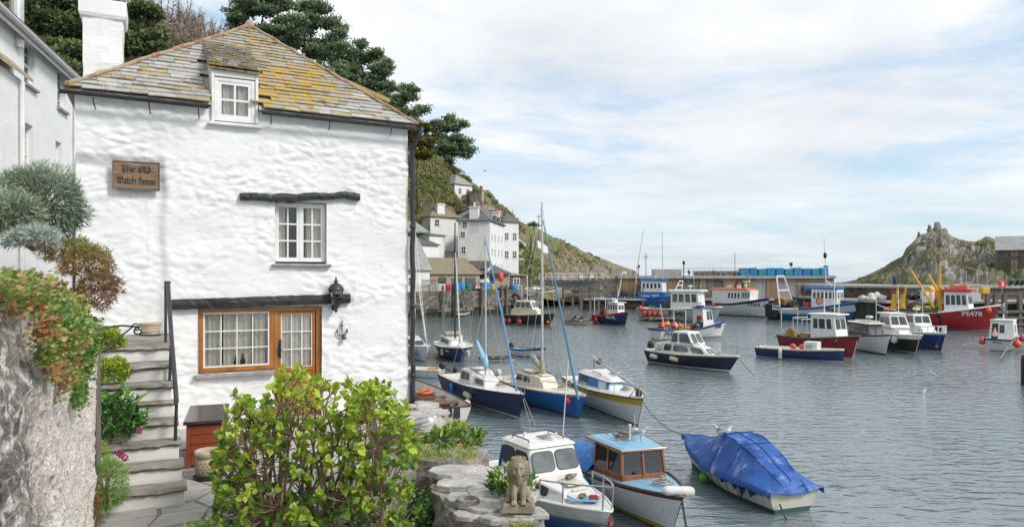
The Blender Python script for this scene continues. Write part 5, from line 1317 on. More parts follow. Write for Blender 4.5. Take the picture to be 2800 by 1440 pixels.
m=MB();m.box((1.55,0,1.28),(.5,.5,.06));m.box((1.95,0,1.2),(.06,.45,.05));A.b(m,'deck_hatch',CREAM,bevel=.015)
A.tube('aerial',[(.3,.55,2.05),(.4,.56,3.0),(.5,.6,A.zpx(.4,.58,985))],.014,WHITE)
m=MB();m.lathe([(0,0),(.05,0),(.05,.1),(.03,.13),(0,.13)],(-.3,-.3,2.09),8);A.b(m,'nav_light',WHITEB)
rope('red mooring line hanging from the bow of the white cabin boat with blue sides',[A.world(x+.3,0,1.05),A.world(x+.75,-.1,0)],.02,.0,M('red_rope',(.5,.03,.04),rough=.8))
rope('pink red rope coiled on the foredeck of the white cabin boat with blue sides',[A.world(x-.35+.16*cos(t)*(1-t/20),.05+.16*sin(t)*(1-t/20),1.12+.004*t)for t in np.linspace(0,13,9)],.022,0,M('red_rope',(.5,.03,.04)),name='coiled_rope')
gull('sit',A.world(.3,.1,2.07),A.rz+.7,'gull sitting on the roof of the white cabin boat with blue sides')
gull('rest',A.world(1.4,.05,1.29),A.rz-1.1,'brown young gull resting on the foredeck hatch of the white cabin boat',True)
gull('rest',A.world(2.2,-.1,1.03),A.rz-.8,'brown young gull crouched at the bow rail of the white cabin boat',True)
#B: wooden wheelhouse boat
Bt=Boat('white hulled boat with varnished wooden wheelhouse and pale blue roof',(1836,1462),(1594,1301),2.25,1.12,.92,.85,[(.06,YELH),(.17,YELH),(.9,WHH),(1,BRR)],tw=.78,rake=.55,p=2.5,L=6.0)
Bt.rail(BRR,.045);Bt.deck(.42,1,PBLUE,camber=.05);Bt.inside(0,.42,.4,WHITE,topmat=BRR)
VARN=M('varnished_mahogany',(.3,.1,.03),(.2,.06,.02),scale=6,rough=.25,bump=.1,bscale=25,stretch=(1,1,.3),coat=.4)
hb,hbq=Bt.block('wheelhouse_base',.15,1.6,1.66,1.32,.85,1.16,VARN,tx0=.15,tx1=1.57,tw0=1.62,tw1=1.29,bevel=.015)
tq=hbq['top'];zt=1.78
roofc=[V(.15,-.74,zt),V(1.45,-.6,zt-.03),V(1.45,.6,zt-.03),V(.15,.74,zt)]
for(q0,q1,n)in((0,1,2),(1,2,2),(2,3,2)):
 b0,b1,r0,r1=tq[q0],tq[q1],roofc[q0],roofc[q1]
 for k in range(n+1):
  f=k/n
  if q0!=1 and k==(n if q0==0 else 0):pass
  m=MB();m.beam(b0.lerp(b1,f),r0.lerp(r1,f),.075,.065,up=(b1-b0).normalized());Bt.b(m,'window_post',VARN,hb,bevel=.008)
 for k in range(n):
  q=[b0.lerp(b1,k/n),b0.lerp(b1,(k+1)/n),r0.lerp(r1,(k+1)/n),r0.lerp(r1,k/n)];m=MB();m.panel(q,.006);Bt.b(m,'pane',BGLASS,hb)
  m=MB();m.beam(q[3],q[2],.06,.09);Bt.b(m,'window_rail',VARN,hb)
rf,_=Bt.block('wheelhouse_roof',-.35,1.58,1.75,1.34,zt+.02,zt+.1,PBLUE,tx0=-.3,tx1=1.52,tw0=1.5,tw1=1.1,zt1=zt+.08,bevel=.03)
m=MB();m.tube([(-.35,-.87,zt+.03),(1.58,-.67,zt+.03),(1.58,.67,zt+.03),(-.35,.87,zt+.03)],.03,6);Bt.b(m,'roof_edge',VARN,rf)
m=MB();m.box((.5,.2,1.1),(.4,.5,.6));m.box((1.25,0,1.2),(.3,1.0,.1));m.tube([(1.1,.25+.16*cos(t),1.35+.16*sin(t))for t in np.linspace(0,2*pi,13)],.015,5);Bt.b(m,'helm_seat',BLACK)
m=MB();g=[]
for k in range(9):
 f=k/8;X=.1-f*2.9;zr=1.72-.6*f**1.3+.03*sin(k*2.1);hw_=Bt.half(max(0,X/Bt.L+.5))+.05
 g.append([V(X,u*hw_*(1-.12*(1-abs(u))),(Bt.zs(max(0,X/Bt.L+.5))-.12)*abs(u)**1.6+zr*(1-abs(u)**1.6)+.03*fbm(X*2,u*4))for u in np.linspace(-1,1,15)])
m.grid(g);o=Bt.b(m,'cockpit_tarpaulin',TARPB,smooth=True);sm=o.modifiers.new('t','SOLIDIFY');sm.thickness=.015
m=MB();g=[V(.1,y,.85+(.9 if 0<i<9 else 0))for i,y in enumerate(np.linspace(-.85,.85,10))];m.add(g,[tuple(range(10))]);Bt.b(m,'tarpaulin_end',TARPB)
Bt.tubes('roof_rail',[[(1.2,-.35,zt+.1),(1.2,-.35,zt+.17),(-.1,-.45,zt+.17),(-.1,-.45,zt+.1)],[(.6,-.5,zt+.14),(.6,.5,zt+.14)]],.014,STEEL)
m=MB();m.lathe([(0,0),(.03,0),(.03,.38),(.045,.39),(.045,.46),(0,.46)],(.75,0,zt+.1),8);m.tube([(.2,.45,zt+.1),(.15,.46,zt+.7)],.01,5);m.lathe([(0,0),(.1,0),(.12,.1),(.1,.18),(0,.2)],(.1,.5,zt+.1),10);Bt.b(m,'nav_light',WHITEB)
Bt.fender(.2,'sky blue ball fender hanging beside the wooden wheelhouse boat',BLUEB,r=.2,z=.62)
fp=Bt.world(Bt.L/2+.32,.0,1.2);th=thing('fender','white sausage fender lying across the bow of the wooden wheelhouse boat','fender',fp,.1,'fenders and buoys hung on boats')
m=MB();m.lathe([(0,-.42),(.08,-.4),(.12,-.3),(.13,.3),(.1,.4),(0,.44)],(0,0,0),12,axis=(1,.1,-.1));m.build('fender_body',WHITEB,th,world=False,smooth=True)
rope('dark mooring chain from the bow of the wooden wheelhouse boat down to the water',[Bt.world(Bt.L/2+.4,.05,1.02),Bt.world(Bt.L/2+.65,.1,0)],.03,0,DROPE)
gull('sit',Bt.world(-.6,-.55,1.52),Bt.rz+.3,'gull sitting on the blue cockpit tarpaulin between the two nearest boats')
gull('rest',Bt.world(.5,-.2,zt+.1),3.0,'brown young gull lying on the pale blue wheelhouse roof',True)
gull('rest',Bt.world(.15,.1,zt+.1),2.6,'second brown young gull farther back on the pale blue wheelhouse roof',True)
gull('stand',Bt.world(.9,.25,zt+.1),-.5,'white gull standing on the pale blue wheelhouse roof')
#C: boat under a blue tarpaulin
C=Boat('cream boat completely covered by a stained blue tarpaulin',(1893,1276),(2150,1392),2.05,1.0,.72,.66,[(.2,TEAL),(1,CRH)],tw=.8,rake=.35,p=2.0,L=4.9,anti=TEAL)
m=MB();g=[];NU=45
for k in range(61):
 t=1.045-1.09*k/60;tc_=min(1,max(0,t));px_=C.L*(t-.5)+.35*max(0,(tc_-.55)/.45)**2
 hw_=max(.07,C.half(tc_)+.06);zs=C.zs(tc_)
 zr=np.interp(t,[-.06,0,.07,.36,.5,.56,.75,1.0,1.05],[.5,.78,1.02,1.64,1.68,1.58,1.26,1.08,.85])
 rw=np.interp(t,[0,.3,.5,.6,1],[.42,.5,.46,.12,.02]);row=[]
 for j in range(NU):
  u=-1+2*j/(NU-1);a=abs(u)
  hem=.13+.06*abs(((k*.37+(9 if u>0 else 0))%1.0)-.5)*2+.05*fbm(k*.5,u)
  if a>.86:f=(a-.86)/.14;y=hw_*(1+.03*f);z=zs+.02-f*hem
  else:f=a/.86;y=hw_*max(rw,f)if f>.02 else 0;z=zr+(zs+.02-zr)*max(0,(f-rw)/(1-rw))**(.85 if t<.55 else 1.25)
  fold=-.035*abs(sin(t*15+1.5*fbm(t*2,u*1.5)))**8*(a>.25)*(1-abs(a-.55))+.022*sin(t*31+a*5+2.0*fbm(t*3,u*2))*(1-a)*1.1+.02*fbm(t*6,u*3,4)
  row.append(V(px_,math.copysign(y,u)if y else 0,z+fold))
 g.append(row)
m.grid(g);o=C.b(m,'tarpaulin',TARP,smooth=True);sm=o.modifiers.new('t','SOLIDIFY');sm.thickness=.012
m=MB()
for X,d in((-1.55,.32),(-1.25,.16),(-.7,.1),(-2.0,.12),(-1.9,.2)):
 m=MB();p=C.hullpt(X,.52,C.near,.075);m.add([p+V(-.17,0,.02),p+V(.17,0,.02),p+V(.02,0,-d)],[(0,1,2),(2,1,0)]);C.b(m,'tarpaulin_flap',M('tarpaulin_underside',(.012,.035,.2),(.02,.05,.26),rough=.6))
C.tubes('lashing',[[C.hullpt(X,.55,C.near,.05),C.hullpt(X+.1,.25,C.near,.03),C.hullpt(X+.13,.0,C.near,.02)]for X in(.05,-.35,1.0,.6,-.8,-1.3)],.009,DROPE)
m=MB();[m.tube([g[k][j]+V(0,0,.012)for j in range(3,NU-3)],.014,5)for k in(31,40)];m.tube([g[k][NU//2]+V(0,0,.012)for k in range(2,58)],.012,5);C.b(m,'tarpaulin_seam',MATS['tarpaulin_underside'])
th=thing('fender','green ball float hanging on the side of the tarpaulin covered boat','fender',C.world(*C.hullpt(.72,.18,C.near,.15)),0,'fenders and buoys hung on boats');m=MB();m.ell((0,0,0),(.15,.15,.15));m.build('fender_body',M('green_plastic_float',(.1,.42,.05),(.08,.35,.05),rough=.45),th,world=False,smooth=True)
gull('stand',C.world(.9,0,1.36),3.0+C.rz-1.6,'white gull standing on the blue tarpaulin ridge');gull('sit',C.world(.65,-.05,1.5),C.rz-1.5,'white gull sitting on the blue tarpaulin beside a standing gull')
rope('dark chain hanging from the stern of the tarpaulin covered boat',[C.world(-C.L/2-.1,.5,.3),C.world(-C.L/2-.5,.6,0)],.025,.0,DROPE)
#D: open rowing boat
D=Boat('white open rowing boat with brown thwarts beside the cottage corner',(1133,1088),(1247,1152),1.85,.95,.66,.68,[(1,WHH)],tw=.72,rake=.3,p=2.0,L=6.7,name='rowing_boat')
D.rail(BRR,.04);D.inside(.02,.97,.2,M('pale_grey_inner_hull',(.6,.59,.56),(.45,.44,.41),scale=3,detail=8,rough=.6),topmat=BRR)
for i,(xx,w_)in enumerate(((-2.8,.5),(-1.3,.55),(.4,.3),(1.7,.35))):m=MB();m.box((xx,0,.5),(w_,D.half(xx/6.7+.5)*1.86,.045));D.b(m,'thwart',BROWNWOOD,bevel=.006)
m=MB();m.box((-.9,0,.38),(.9,.8,.3));D.b(m,'engine_box',BROWNWOOD,bevel=.01);m=MB();m.box((1.35,0,.35),(.25,.9,.3));D.b(m,'locker',BROWNWOOD,bevel=.01)
m=MB();m.box((-3.42,0,.42),(.05,.3,.5));m.box((-3.46,.3,.5),(.1,.12,.45));D.b(m,'outboard_pad',BLACK)
D.tube('oar',[(-1.9,.62,.7),(1.6,.3,.78)],.02,GREYWOOD)
lb_=D.world(1.5,-.05,.56);m=MB();m.tube([lb_+V(.31*cos(t),.31*sin(t),.05+.02*sin(t))for t in np.linspace(0,2*pi,25)],.075,8);tag(m.build('lifebuoy',M('orange_lifebuoy',(.85,.17,.06),(.7,.12,.04),rough=.5),smooth=True),'orange lifebuoy ring lying on a thwart of the open rowing boat','lifebuoy')
D.fender(.75,'blue fender on the near side of the open rowing boat',BLUEB,r=.15,z=.42,kind='ball');D.fender(-1.0,'white fender on the near side of the open rowing boat',WHITEB,r=.12,z=.32,kind='saus',ln=.5);D.fender(-2.2,'faded pink fender at the stern of the open rowing boat',M('faded_pink_rubber',(.6,.4,.34),rough=.6),side=-D.near,r=.17,z=.45,kind='saus',ln=.55)
#E F G: three yachts side by side
E=Boat('navy yacht with white deck and pale blue sail cover beside the rowing boat',(1418,1146),(1236,1066),2.15,1.2,.98,.95,[(.1,WHH),(.97,NAVY),(1,ANTI)],tw=.78,rake=.6,p=2.1,name='sailing_yacht',cat='yacht')
E.rail(BRR,.03);E.deck(.3,1,GRP,camber=.08);E.inside(0,.3,.45,GRP,wid=.62)
k1,q1=E.block('cabin_trunk',-1.0,1.75,1.6,1.0,.95,1.62,GRP,tx0=-.85,tx1=1.35,tw0=1.3,tw1=.72,zt1=1.42,bevel=.1)
k2,q2=E.block('doghouse',-1.25,.35,1.66,1.45,.95,1.72,GRP,tx0=-1.15,tx1=.1,tw0=1.38,tw1=1.22,zt1=1.66,bevel=.09)
for sd in E.sides():
 f=(lambda a,b_:(a,b_))if sd=='star' else(lambda a,b_:(1-b_,1-a))
 E.win(k2,q2[sd],*f(.16,.8),.36,.82,gl=GLASSL,fr=BLACK,shape=RR);E.win(k1,q1[sd],*f(.6,.93),.35,.82,gl=GLASSL,fr=BLACK,shape=RR)
m=MB();m.box((-.4,0,1.74),(.8,.75,.05));E.b(m,'sliding_hatch',WHITE,bevel=.01)
E.tubes('grab_rail',[[(-.2,s_*.5,1.72),(-.1,s_*.5,1.77),(1.1,s_*.36,1.55),(1.2,s_*.34,1.48)]for s_ in(1,-1)],.02,BRR)
m=MB();m.box((-1.75,0,.92),(.7,1.1,.03));E.b(m,'cockpit_seat',BROWNWOOD)
xm=.55;rig(E,xm,E.zpx(xm,0,640),1.5,rr=.009,fore=False)
bz=E.zpx(xm,0,995);e1=E.inv@at(1304,935,38.5)
E.tube('boom',[(xm-.1,0,bz),e1],.04,ALU);m=MB();P0=V(xm-.12,0,bz+.06);m.tube([P0.lerp(e1,k/12)+V(0,.02*sin(k*2),.06+.02*sin(k*3.1))for k in range(13)],[.17-.008*k+.015*sin(k*2.3)for k in range(13)],9);m.tube([(xm,.02,bz-.25),(xm-.02,0,bz+.1),(xm,0,bz+.5)],[.1,.17,.06],8);E.b(m,'sail_cover',SAILB,smooth=True)
fs_=E.inv@at(1412,1068,32.2);E.tube('furled_jib',[fs_,V(fs_.x*.5+xm*.5,0,(fs_.z+E.zpx(xm,0,660))/2),(xm+.06,0,E.zpx(xm,0,660))],[.055,.05,.025],SAILF,n=7)
pulpit(E,2.0,E.L/2-.05,.5,r=.015);E.outboard(0,.3,.8)
E.fender(.55,'white sausage fender slung along the navy yacht',WHITEB,kind='flat',r=.15,z=.55,ln=.75);E.fender(-1.5,'blue sausage fender between the navy yacht and the rowing boat',BLUEB,kind='saus',r=.13,z=.6)
rope('pale mooring lines dropping from the bow of the navy yacht',[E.world(E.L/2+.4,0,1.1),on(1450,1165,0)],.014);rope('second pale mooring line falling farther from the bow of the navy yacht',[E.world(E.L/2+.42,.05,1.1),on(1464,1162,0)],.014)
F=Boat('bright blue yacht with tall mast between the navy and the yellow striped yachts',(1584,1143),(1384,1072),2.1,1.12,.92,.9,[(.05,ANTI),(.93,BRBLUE),(1,CREAM)],tw=.75,rake=.6,p=2.1,name='sailing_yacht',cat='yacht')
F.rail(CREAM,.03);F.deck(.28,1,CREAM,camber=.07);F.inside(0,.28,.45,CREAM,wid=.6)
k1,q1=F.block('cabin_trunk',-1.3,1.5,1.6,.9,.9,1.55,CREAM,tx0=-1.2,tx1=.85,tw0=1.32,tw1=.85,zt1=1.5,bevel=.06)
for sd in F.sides():
 f=(lambda a,b_:(a,b_))if sd=='star' else(lambda a,b_:(1-b_,1-a))
 F.win(k1,q1[sd],*f(.04,.28),.4,.85,fr=CREAM);F.win(k1,q1[sd],*f(.3,.56),.4,.85,fr=CREAM)
m=MB();m.box((-.6,0,1.62),(1.0,.85,.1));m.box((.6,0,1.55),(.5,.5,.06));m.box((1.9,0,1.03),(.4,.3,.1));F.b(m,'sliding_hatch',CREAM,bevel=.02)
F.tubes('grab_rail',[[(-1.1,s_*.56,1.56),(-1.0,s_*.56,1.62),(.3,s_*.48,1.6),(.4,s_*.46,1.54)]for s_ in(1,-1)],.02,GREYWOOD)
xm=.35;zt=F.zpx(xm,0,553);rig(F,xm,zt,1.5,r=.062,rr=.01,fore=False)
bz=F.zpx(xm,0,1012);e1=F.inv@at(1455,975,39.5);P0=V(xm-.1,0,bz);F.tube('boom',[P0,e1],.04,ALU)
m=MB();m.tube([P0.lerp(e1,k/14)+V(0,.04*sin(k*1.7),.07+.03*sin(k*2.3))for k in range(15)],[.13+.03*sin(k*2.1)for k in range(15)],9);m.tube([(xm,.05,bz-.35),(xm-.08,.03,bz),(xm-.03,0,bz+.45),(xm,0,bz+.65)],[.1,.16,.13,.05],8);F.b(m,'lashed_sail',SAILG,smooth=True)
fs_=F.inv@at(1581,1092,31.9);F.tube('furled_jib',[fs_,fs_.lerp(V(xm+.1,0,zt-.9),.5),(xm+.08,0,zt-.9)],[.06,.055,.025],SAILS,n=7);F.tubes('spreader',[[(xm,s_*.03,F.zpx(xm,0,800)),(xm-.05,s_*.85,F.zpx(xm,0,793))]for s_ in(1,-1)],.022,ALU)
pulpit(F,1.7,F.L/2-.05,.55,r=.018);stanch(F,-2.3,1.2,4);F.outboard(0,-.3,.85,WHITEB)
F.fender(F.L/2-.3,'red and white fender at the bow of the bright blue yacht',PINKB,kind='ball',side=-1,r=.15,z=.75)
G=Boat('white yacht with yellow sheer stripe and blue cabin sides',(1744,1163),(1580,1078),2.3,1.28,1.08,1.02,[(.04,ANTI),(.72,WHH),(.95,YELH),(1,WHITE)],tw=.8,rake=.55,p=2.2,name='sailing_yacht',cat='yacht')
G.rail(BRR,.028,-.05);G.deck(.25,1,GRP,camber=.07);G.inside(0,.25,.5,GRP,wid=.65)
k1,q1=G.block('cabin_trunk',-1.6,1.7,1.75,.95,1.05,1.6,OCEAN,tx0=-1.55,tx1=1.45,tw0=1.62,tw1=.8,zt1=1.55,bevel=.04)
G.block('coachroof',-1.7,1.7,1.72,.9,1.58,1.74,GRP,tx0=-1.5,tx1=1.2,tw0=1.3,tw1=.5,zt1=1.66,zb1=1.52,bevel=.05)
for sd in G.sides():
 f=(lambda a,b_:(a,b_))if sd=='star' else(lambda a,b_:(1-b_,1-a))
 G.win(k1,q1[sd],*f(.12,.34),.15,.85);G.win(k1,q1[sd],*f(.72,.97),.15,.85,gl=paint('pale_sky_panel',(.55,.66,.74)))
G.win(k1,q1['front'],.12,.88,.2,.8,gl=MATS['pale_sky_panel'])
z_=2.05;G.tubes('lowered_mast',[[(-2.6,.15,2.35),(0,.05,2.1),(G.L/2+.95,-.12,1.62)]],.055,ALU,n=8);G.tubes('spar_bundle',[[(-2.2,-.1,2.28),(.4,.2,2.22)],[(G.L/2+.9,-.12,1.62),(G.L/2+1.35,-.15,1.52)]],.03,ALU);G.tubes('mast_crutch',[[(-1.5,0,1.7),(-1.5,0,2.25)],[(G.L/2-.1,.2,1.25),(G.L/2+.1,-.1,1.7),(G.L/2-.1,-.35,1.25)]],.022,BLACK)
G.tubes('grab_rail',[[(-.4,s_*.5,1.74),(-.3,s_*.5,1.8),(.5,s_*.4,1.78),(.6,s_*.38,1.72)]for s_ in(1,-1)],.018,BRR);pulpit(G,1.6,G.L/2-.05,.55,r=.018)
m=MB();m.lathe([(0,0),(.16,.01),(.16,.09),(0,.1)],(-1.7,.3,2.1),12,axis=(1,.3,0));m.box((G.L/2+.1,0,1.45),(.25,.2,.3));G.b(m,'winch',BLACK)
gull('sit',G.world(.6,.35,1.68),G.rz+.9,'gull sitting on the cabin of the yellow striped yacht');
rope('long mooring rope from the bow of the yellow striped yacht to the tarpaulin covered boat',[G.world(G.L/2+.5,0,1.15),C.world(C.L/2+.2,0,1.05)],.016,.35,DROPE);rope('green mooring line beside the hull of the yellow striped yacht',[G.world(.3,-1.1,.2),on(1696,1172,0)],.014,0,M('green_rope',(.12,.16,.05),rough=.9))
#H, I: yachts by the cottage corner
H=Boat('navy yacht with black mast moored beyond the cottage corner',(1259,990),(1216,955),2.9,1.15,.98,.95,[(.06,ANTI),(.93,NAVY),(1,WHITE)],tw=.85,rake=.3,p=2.8,L=7.0,name='sailing_yacht',cat='yacht')
H.rail(WHITE,.04);H.deck(.25,1,GRP,camber=.12);H.inside(0,.25,.5,GRP,wid=.8)
k1,q1=H.block('cabin_trunk',-1.9,2.1,2.1,1.3,.98,1.7,GRP,tx0=-1.7,tx1=1.5,tw0=1.75,tw1=.9,zt1=1.5,bevel=.1)
for sd in H.sides():H.wins(k1,q1[sd],3,.12,.85,.35,.8,shape=RR,fr=BLACK)
m=MB();m.box((-1.2,0,1.82),(1.4,1.3,.25));H.b(m,'spray_hood',SAILG,bevel=.08)
xm=.6;rig(H,xm,H.zpx(xm,0,609),1.5,r=.07,mat_=BLACK,rr=.012);H.tube('furled_jib',[(H.L/2-.1,0,1.4),(xm+.1,0,H.zpx(xm,0,690))],[.075,.03],M('white_sail_cloth',(.66,.66,.64),(.5,.5,.48),rough=.8),n=7);pulpit(H,2.4,H.L/2-.1,.55,r=.02);stanch(H,-3.2,2.2,5)
CRL=M('cream_lettering',(.7,.66,.45),rough=.5)
for x_,sd in((2.25,-1),(2.75,1)):m=MB();m.tube([H.hullpt(x_+.05*k,.74+.045*sin(k*1.9)+(.07 if k==0 else 0),sd,.03)for k in range(-5,6)],.028,5);H.b(m,'name_lettering',CRL)
H.fender(1.4,'white fender on the left bow of the navy yacht with black mast',WHITEB,side=-1,kind='saus',r=.12,z=.6,ln=.6);H.fender(2.4,'white fender on the right bow of the navy yacht with black mast',WHITEB,side=1,kind='saus',r=.12,z=.55,ln=.6)
rope('mooring line running from the navy yacht with black mast into the water',[H.world(H.L/2,0,1.15),on(1310,1004,0)],.02)
I=Boat('white yacht half hidden behind the cottage corner',(1163,989),(1088,958),2.2,1.2,1.0,.95,[(.04,CRH),(1,WHH)],tw=.8,rake=.5,p=2.2,L=6.6,name='sailing_yacht',cat='yacht')
I.rail(GRP,.04);I.deck(.2,1,GRP,camber=.08);I.inside(0,.2,.5,GRP,wid=.6)
k1,q1=I.block('cabin_trunk',-1.4,1.8,1.65,.95,1.0,1.65,GRP,tx0=-1.2,tx1=1.2,tw0=1.35,tw1=.75,zt1=1.5,bevel=.1)
for sd in I.sides():I.wins(k1,q1[sd],2,.15,.85,.35,.8,shape=RR,fr=BLACK)
I.win(k1,q1['front'],.1,.9,.3,.85,shape=RR,fr=BLACK);xm=.25;rig(I,xm,I.zpx(xm,0,618),1.5,rr=.012);I.tube('furled_jib',[(I.L/2+.3,0,1.35),(xm+.1,0,I.zpx(xm,0,720))],[.06,.03],MATS['white_sail_cloth'],n=6);pulpit(I,2.2,I.L/2-.1,.5,r=.018)
I.fender(2.6,'blue flat fender at the bow of the white yacht behind the cottage corner',BLUEB,side=I.near,kind='saus',r=.13,z=.62,ln=.4)
J_=Boat('small white skiff with tilted outboard motor beside the cottage corner',(1090,1026),(1148,1028),1.4,.55,.5,.5,[(1,WHH)],tw=.85,rake=.25,L=2.9,name='skiff')
J_.rail(GRP,.03);J_.inside(.03,.95,.15,CREAM);J_.outboard(1.05,0,1.0);m=MB();m.box((-.9,0,.52),(.5,.7,.12));J_.b(m,'orange_cushion',M('orange_cushion',(.7,.3,.06),rough=.8))
K=Boat('small white dinghy with blue gunwale and outboard between the masts',(1482,978),(1407,970),1.5,.8,.58,.6,[(.07,BLKH),(.82,WHH),(1,NAVY)],tw=.8,rake=.4,name='dinghy',L=3.0)
K.rail(NAVY,.04);K.inside(.03,.7,.2,PBLUE);K.deck(.7,1,WHITE);K.outboard(.0,0,.95);K.tube('flag_staff',[(.7,0,.6),(.85,0,1.75)],.015,BLACK);m=MB();m.box((0,0,.5),(.3,1.2,.05));K.b(m,'thwart',BROWNWOOD)
Lb=Boat('low dark tender almost awash beyond the sail cover of the navy yacht',(1404,987),(1330,987),1.3,.34,.26,.28,[(1,WHH)],tw=.8,rake=.2,L=2.5,name='tender');Lb.rail(BRR,.07);Lb.inside(.04,.95,.06,BRNH);m=MB();m.box((-.3,0,.3),(.25,1.1,.04));m.box((.5,0,.3),(.25,.9,.04));Lb.b(m,'thwart',GREYWOOD)
#M: beige cruiser, N: dinghy, O: PH 75
Mb=Boat('beige cabin cruiser with dark brown hull in the middle of the harbour',(1503,890),(1388,884),2.5,1.6,1.25,1.15,[(.08,WHH),(1,BRNH)],tw=.85,rake=.9,p=2.3,L=6.9)
Mb.rail(BLACK,.05);Mb.deck(.3,1,CREAM);Mb.inside(0,.3,.5,CREAM)
k1,q1=Mb.block('cabin',-2.3,2.0,2.2,1.5,1.2,2.1,CREAM,tx0=-2.1,tx1=1.7,tw0=2.0,tw1=1.2,bevel=.08);k2,q2=Mb.block('wheelhouse',-1.9,1.4,1.98,1.4,2.0,3.25,CREAM,tx0=-1.5,tx1=.7,tw0=1.6,tw1=1.2,bevel=.12)
for sd in Mb.sides():Mb.wins(k2,q2[sd],3,.06,.94,.25,.8,gap=.14,shape=RR,gl=GLASSL)
Mb.wins(k2,q2['front'],2,.05,.95,.25,.8,gap=.14,shape=RR,gl=GLASSL);Mb.tube('mast',[(-.2,0,3.2),(-.2,0,6.6)],.06,WHITE);m=MB();m.box((-1.1,.4,3.35),(.5,.3,.2));m.ell((.4,0,3.35),(.2,.2,.12));Mb.b(m,'roof_gear',GREYD)
pulpit(Mb,1.8,Mb.L/2+.4,.5,r=.03)
for k,(xx,nm)in enumerate(((-3.1,'at the stern'),(-2.3,'second from the stern'),(-.5,'amidships'),(3.4,'under the bow'))):Mb.fender(xx,'red ball buoy %s of the beige cabin cruiser'%nm,PINKB if k<3 else ORANGEB,r=.3 if k<3 else .22,z=.45)
Nn=Boat('small clinker dinghy heaped with gear beside navy boat PH 75',(1606,888),(1550,885),1.4,.55,.42,.45,[(1,CRH)],tw=.75,rake=.4,L=3.4,name='dinghy');Nn.rail(BRR,.05);Nn.inside(.03,.96,.1,GREYWOOD)
m=MB();m.beam((-1.0,.2,.3),(.2,-.2,1.15),.5,.3);m.beam((.1,.3,.4),(.9,.1,1.05),.4,.25);Nn.b(m,'black_gear',BLACK,bevel=.08);m=MB();m.beam((-.5,-.3,.4),(.3,-.1,1.1),.35,.12);Nn.b(m,'plank_gear',CREAM,bevel=.04);m=MB();m.beam((.5,-.35,.35),(.95,-.3,.65),.3,.3);Nn.b(m,'yellow_bag',YELP,bevel=.1)
O=Boat('navy fishing boat with red gunwale lettered PH 75',(1709,890),(1608,879),2.7,1.85,1.15,1.1,[(.05,WHH),(.9,NAVY),(1,REDH)],tw=.8,rake=.75,p=2.2,L=6.6,name='fishing_boat',cat='fishing boat')
O.rail(REDH,.09);O.inside(.03,.55,.5,GREYD,topmat=REDH);O.deck(.55,1,WHITE)
k1,q1=O.block('wheelhouse',.35,2.5,1.8,1.1,1.2,2.9,WHITE,tx0=.4,tx1=2.35,tw0=1.65,tw1=1.05,bevel=.05)
for sd in O.sides():O.wins(k1,q1[sd],4,.05,.97,.5,.85,gap=.4)
O.wins(k1,q1['front'],2,.08,.92,.5,.85,gap=.2);m=MB();m.box((1.3,0,2.98),(2.2,1.8,.08));m.box((.9,0,3.15),(.6,.5,.28));O.b(m,'wheelhouse_roof',WHITE,bevel=.02)
O.tubes('gantry',[[(-2.7,s_*.9,1.1),(-2.7,s_*.9,3.5)]for s_ in(1,-1)]+[[(-2.7,.9,3.4),(-2.7,-.9,3.4)],[(-2.7,-.9,3.4),(.4,-.6,3.3)],[(-2.7,.9,3.4),(.4,.6,3.3)]],.05,WHITE);m=MB();m.ell((-1.0,-.5,1.5),(.55,.5,.6));m.box((-1.9,.2,1.3),(.6,.9,.8));O.b(m,'net_drum',DNAVY);m=MB();m.ell((-.2,-.7,1.5),(.3,.3,.4));O.b(m,'orange_oilskins',ORANGEB)
O.text('PH 75',1.35,1.0,.42,WHITE,bold=.035)
for xx,nm,mm in((-2.9,'at the stern of navy boat PH 75',ORANGEB),(-1.5,'amidships on navy boat PH 75',PINKB)):O.fender(xx,'red ball buoy '+nm,mm,r=.3,z=.55)
O.fender(-1.45,'small orange float under the buoy amidships on navy boat PH 75',ORANGEB,r=.2,z=.12);rope('anchor line from the bow of navy boat PH 75',[O.world(O.L/2+.5,0,1.2),on(1731,893,0)],.03)
#U: FY603, V: dark cruiser
Uu=Boat('white open fishing boat FY603 with blue gunwale and a heap of buoys',(1970,919),(1777,928),2.8,1.75,.98,1.05,[(.04,BLKH),(.86,WHH),(1,NAVY)],tw=.8,rake=.8,p=2.3,L=8.6,name='fishing_boat',cat='fishing boat')
Uu.rail(NAVY,.08);Uu.inside(.03,.66,.4,OCEAN,topmat=NAVY);Uu.deck(.66,1,OCEAN)
k1,q1=Uu.block('wheelhouse',1.2,3.0,1.7,1.2,1.0,3.1,WHITE,tx0=1.2,tx1=2.55,tw0=1.6,tw1=1.15,bevel=.05)
for sd in Uu.sides():Uu.wins(k1,q1[sd],2,.38,.95,.42,.86,gap=.2)if sd=='star' else Uu.wins(k1,q1[sd],2,.05,.62,.42,.86,gap=.2)
Uu.wins(k1,q1['front'],2,.06,.94,.42,.86,gap=.15);m=MB();m.box((1.9,0,3.16),(1.8,1.8,.1));m.box((1.7,.2,3.3),(.7,.5,.2));Uu.b(m,'wheelhouse_roof',OCEAN,bevel=.02);m=MB();m.box((1.5,0,3.36),(1.6,.4,.06));m.box((1.15,-.3,1.6),(.1,.7,1.4));Uu.b(m,'red_raft',REDH)
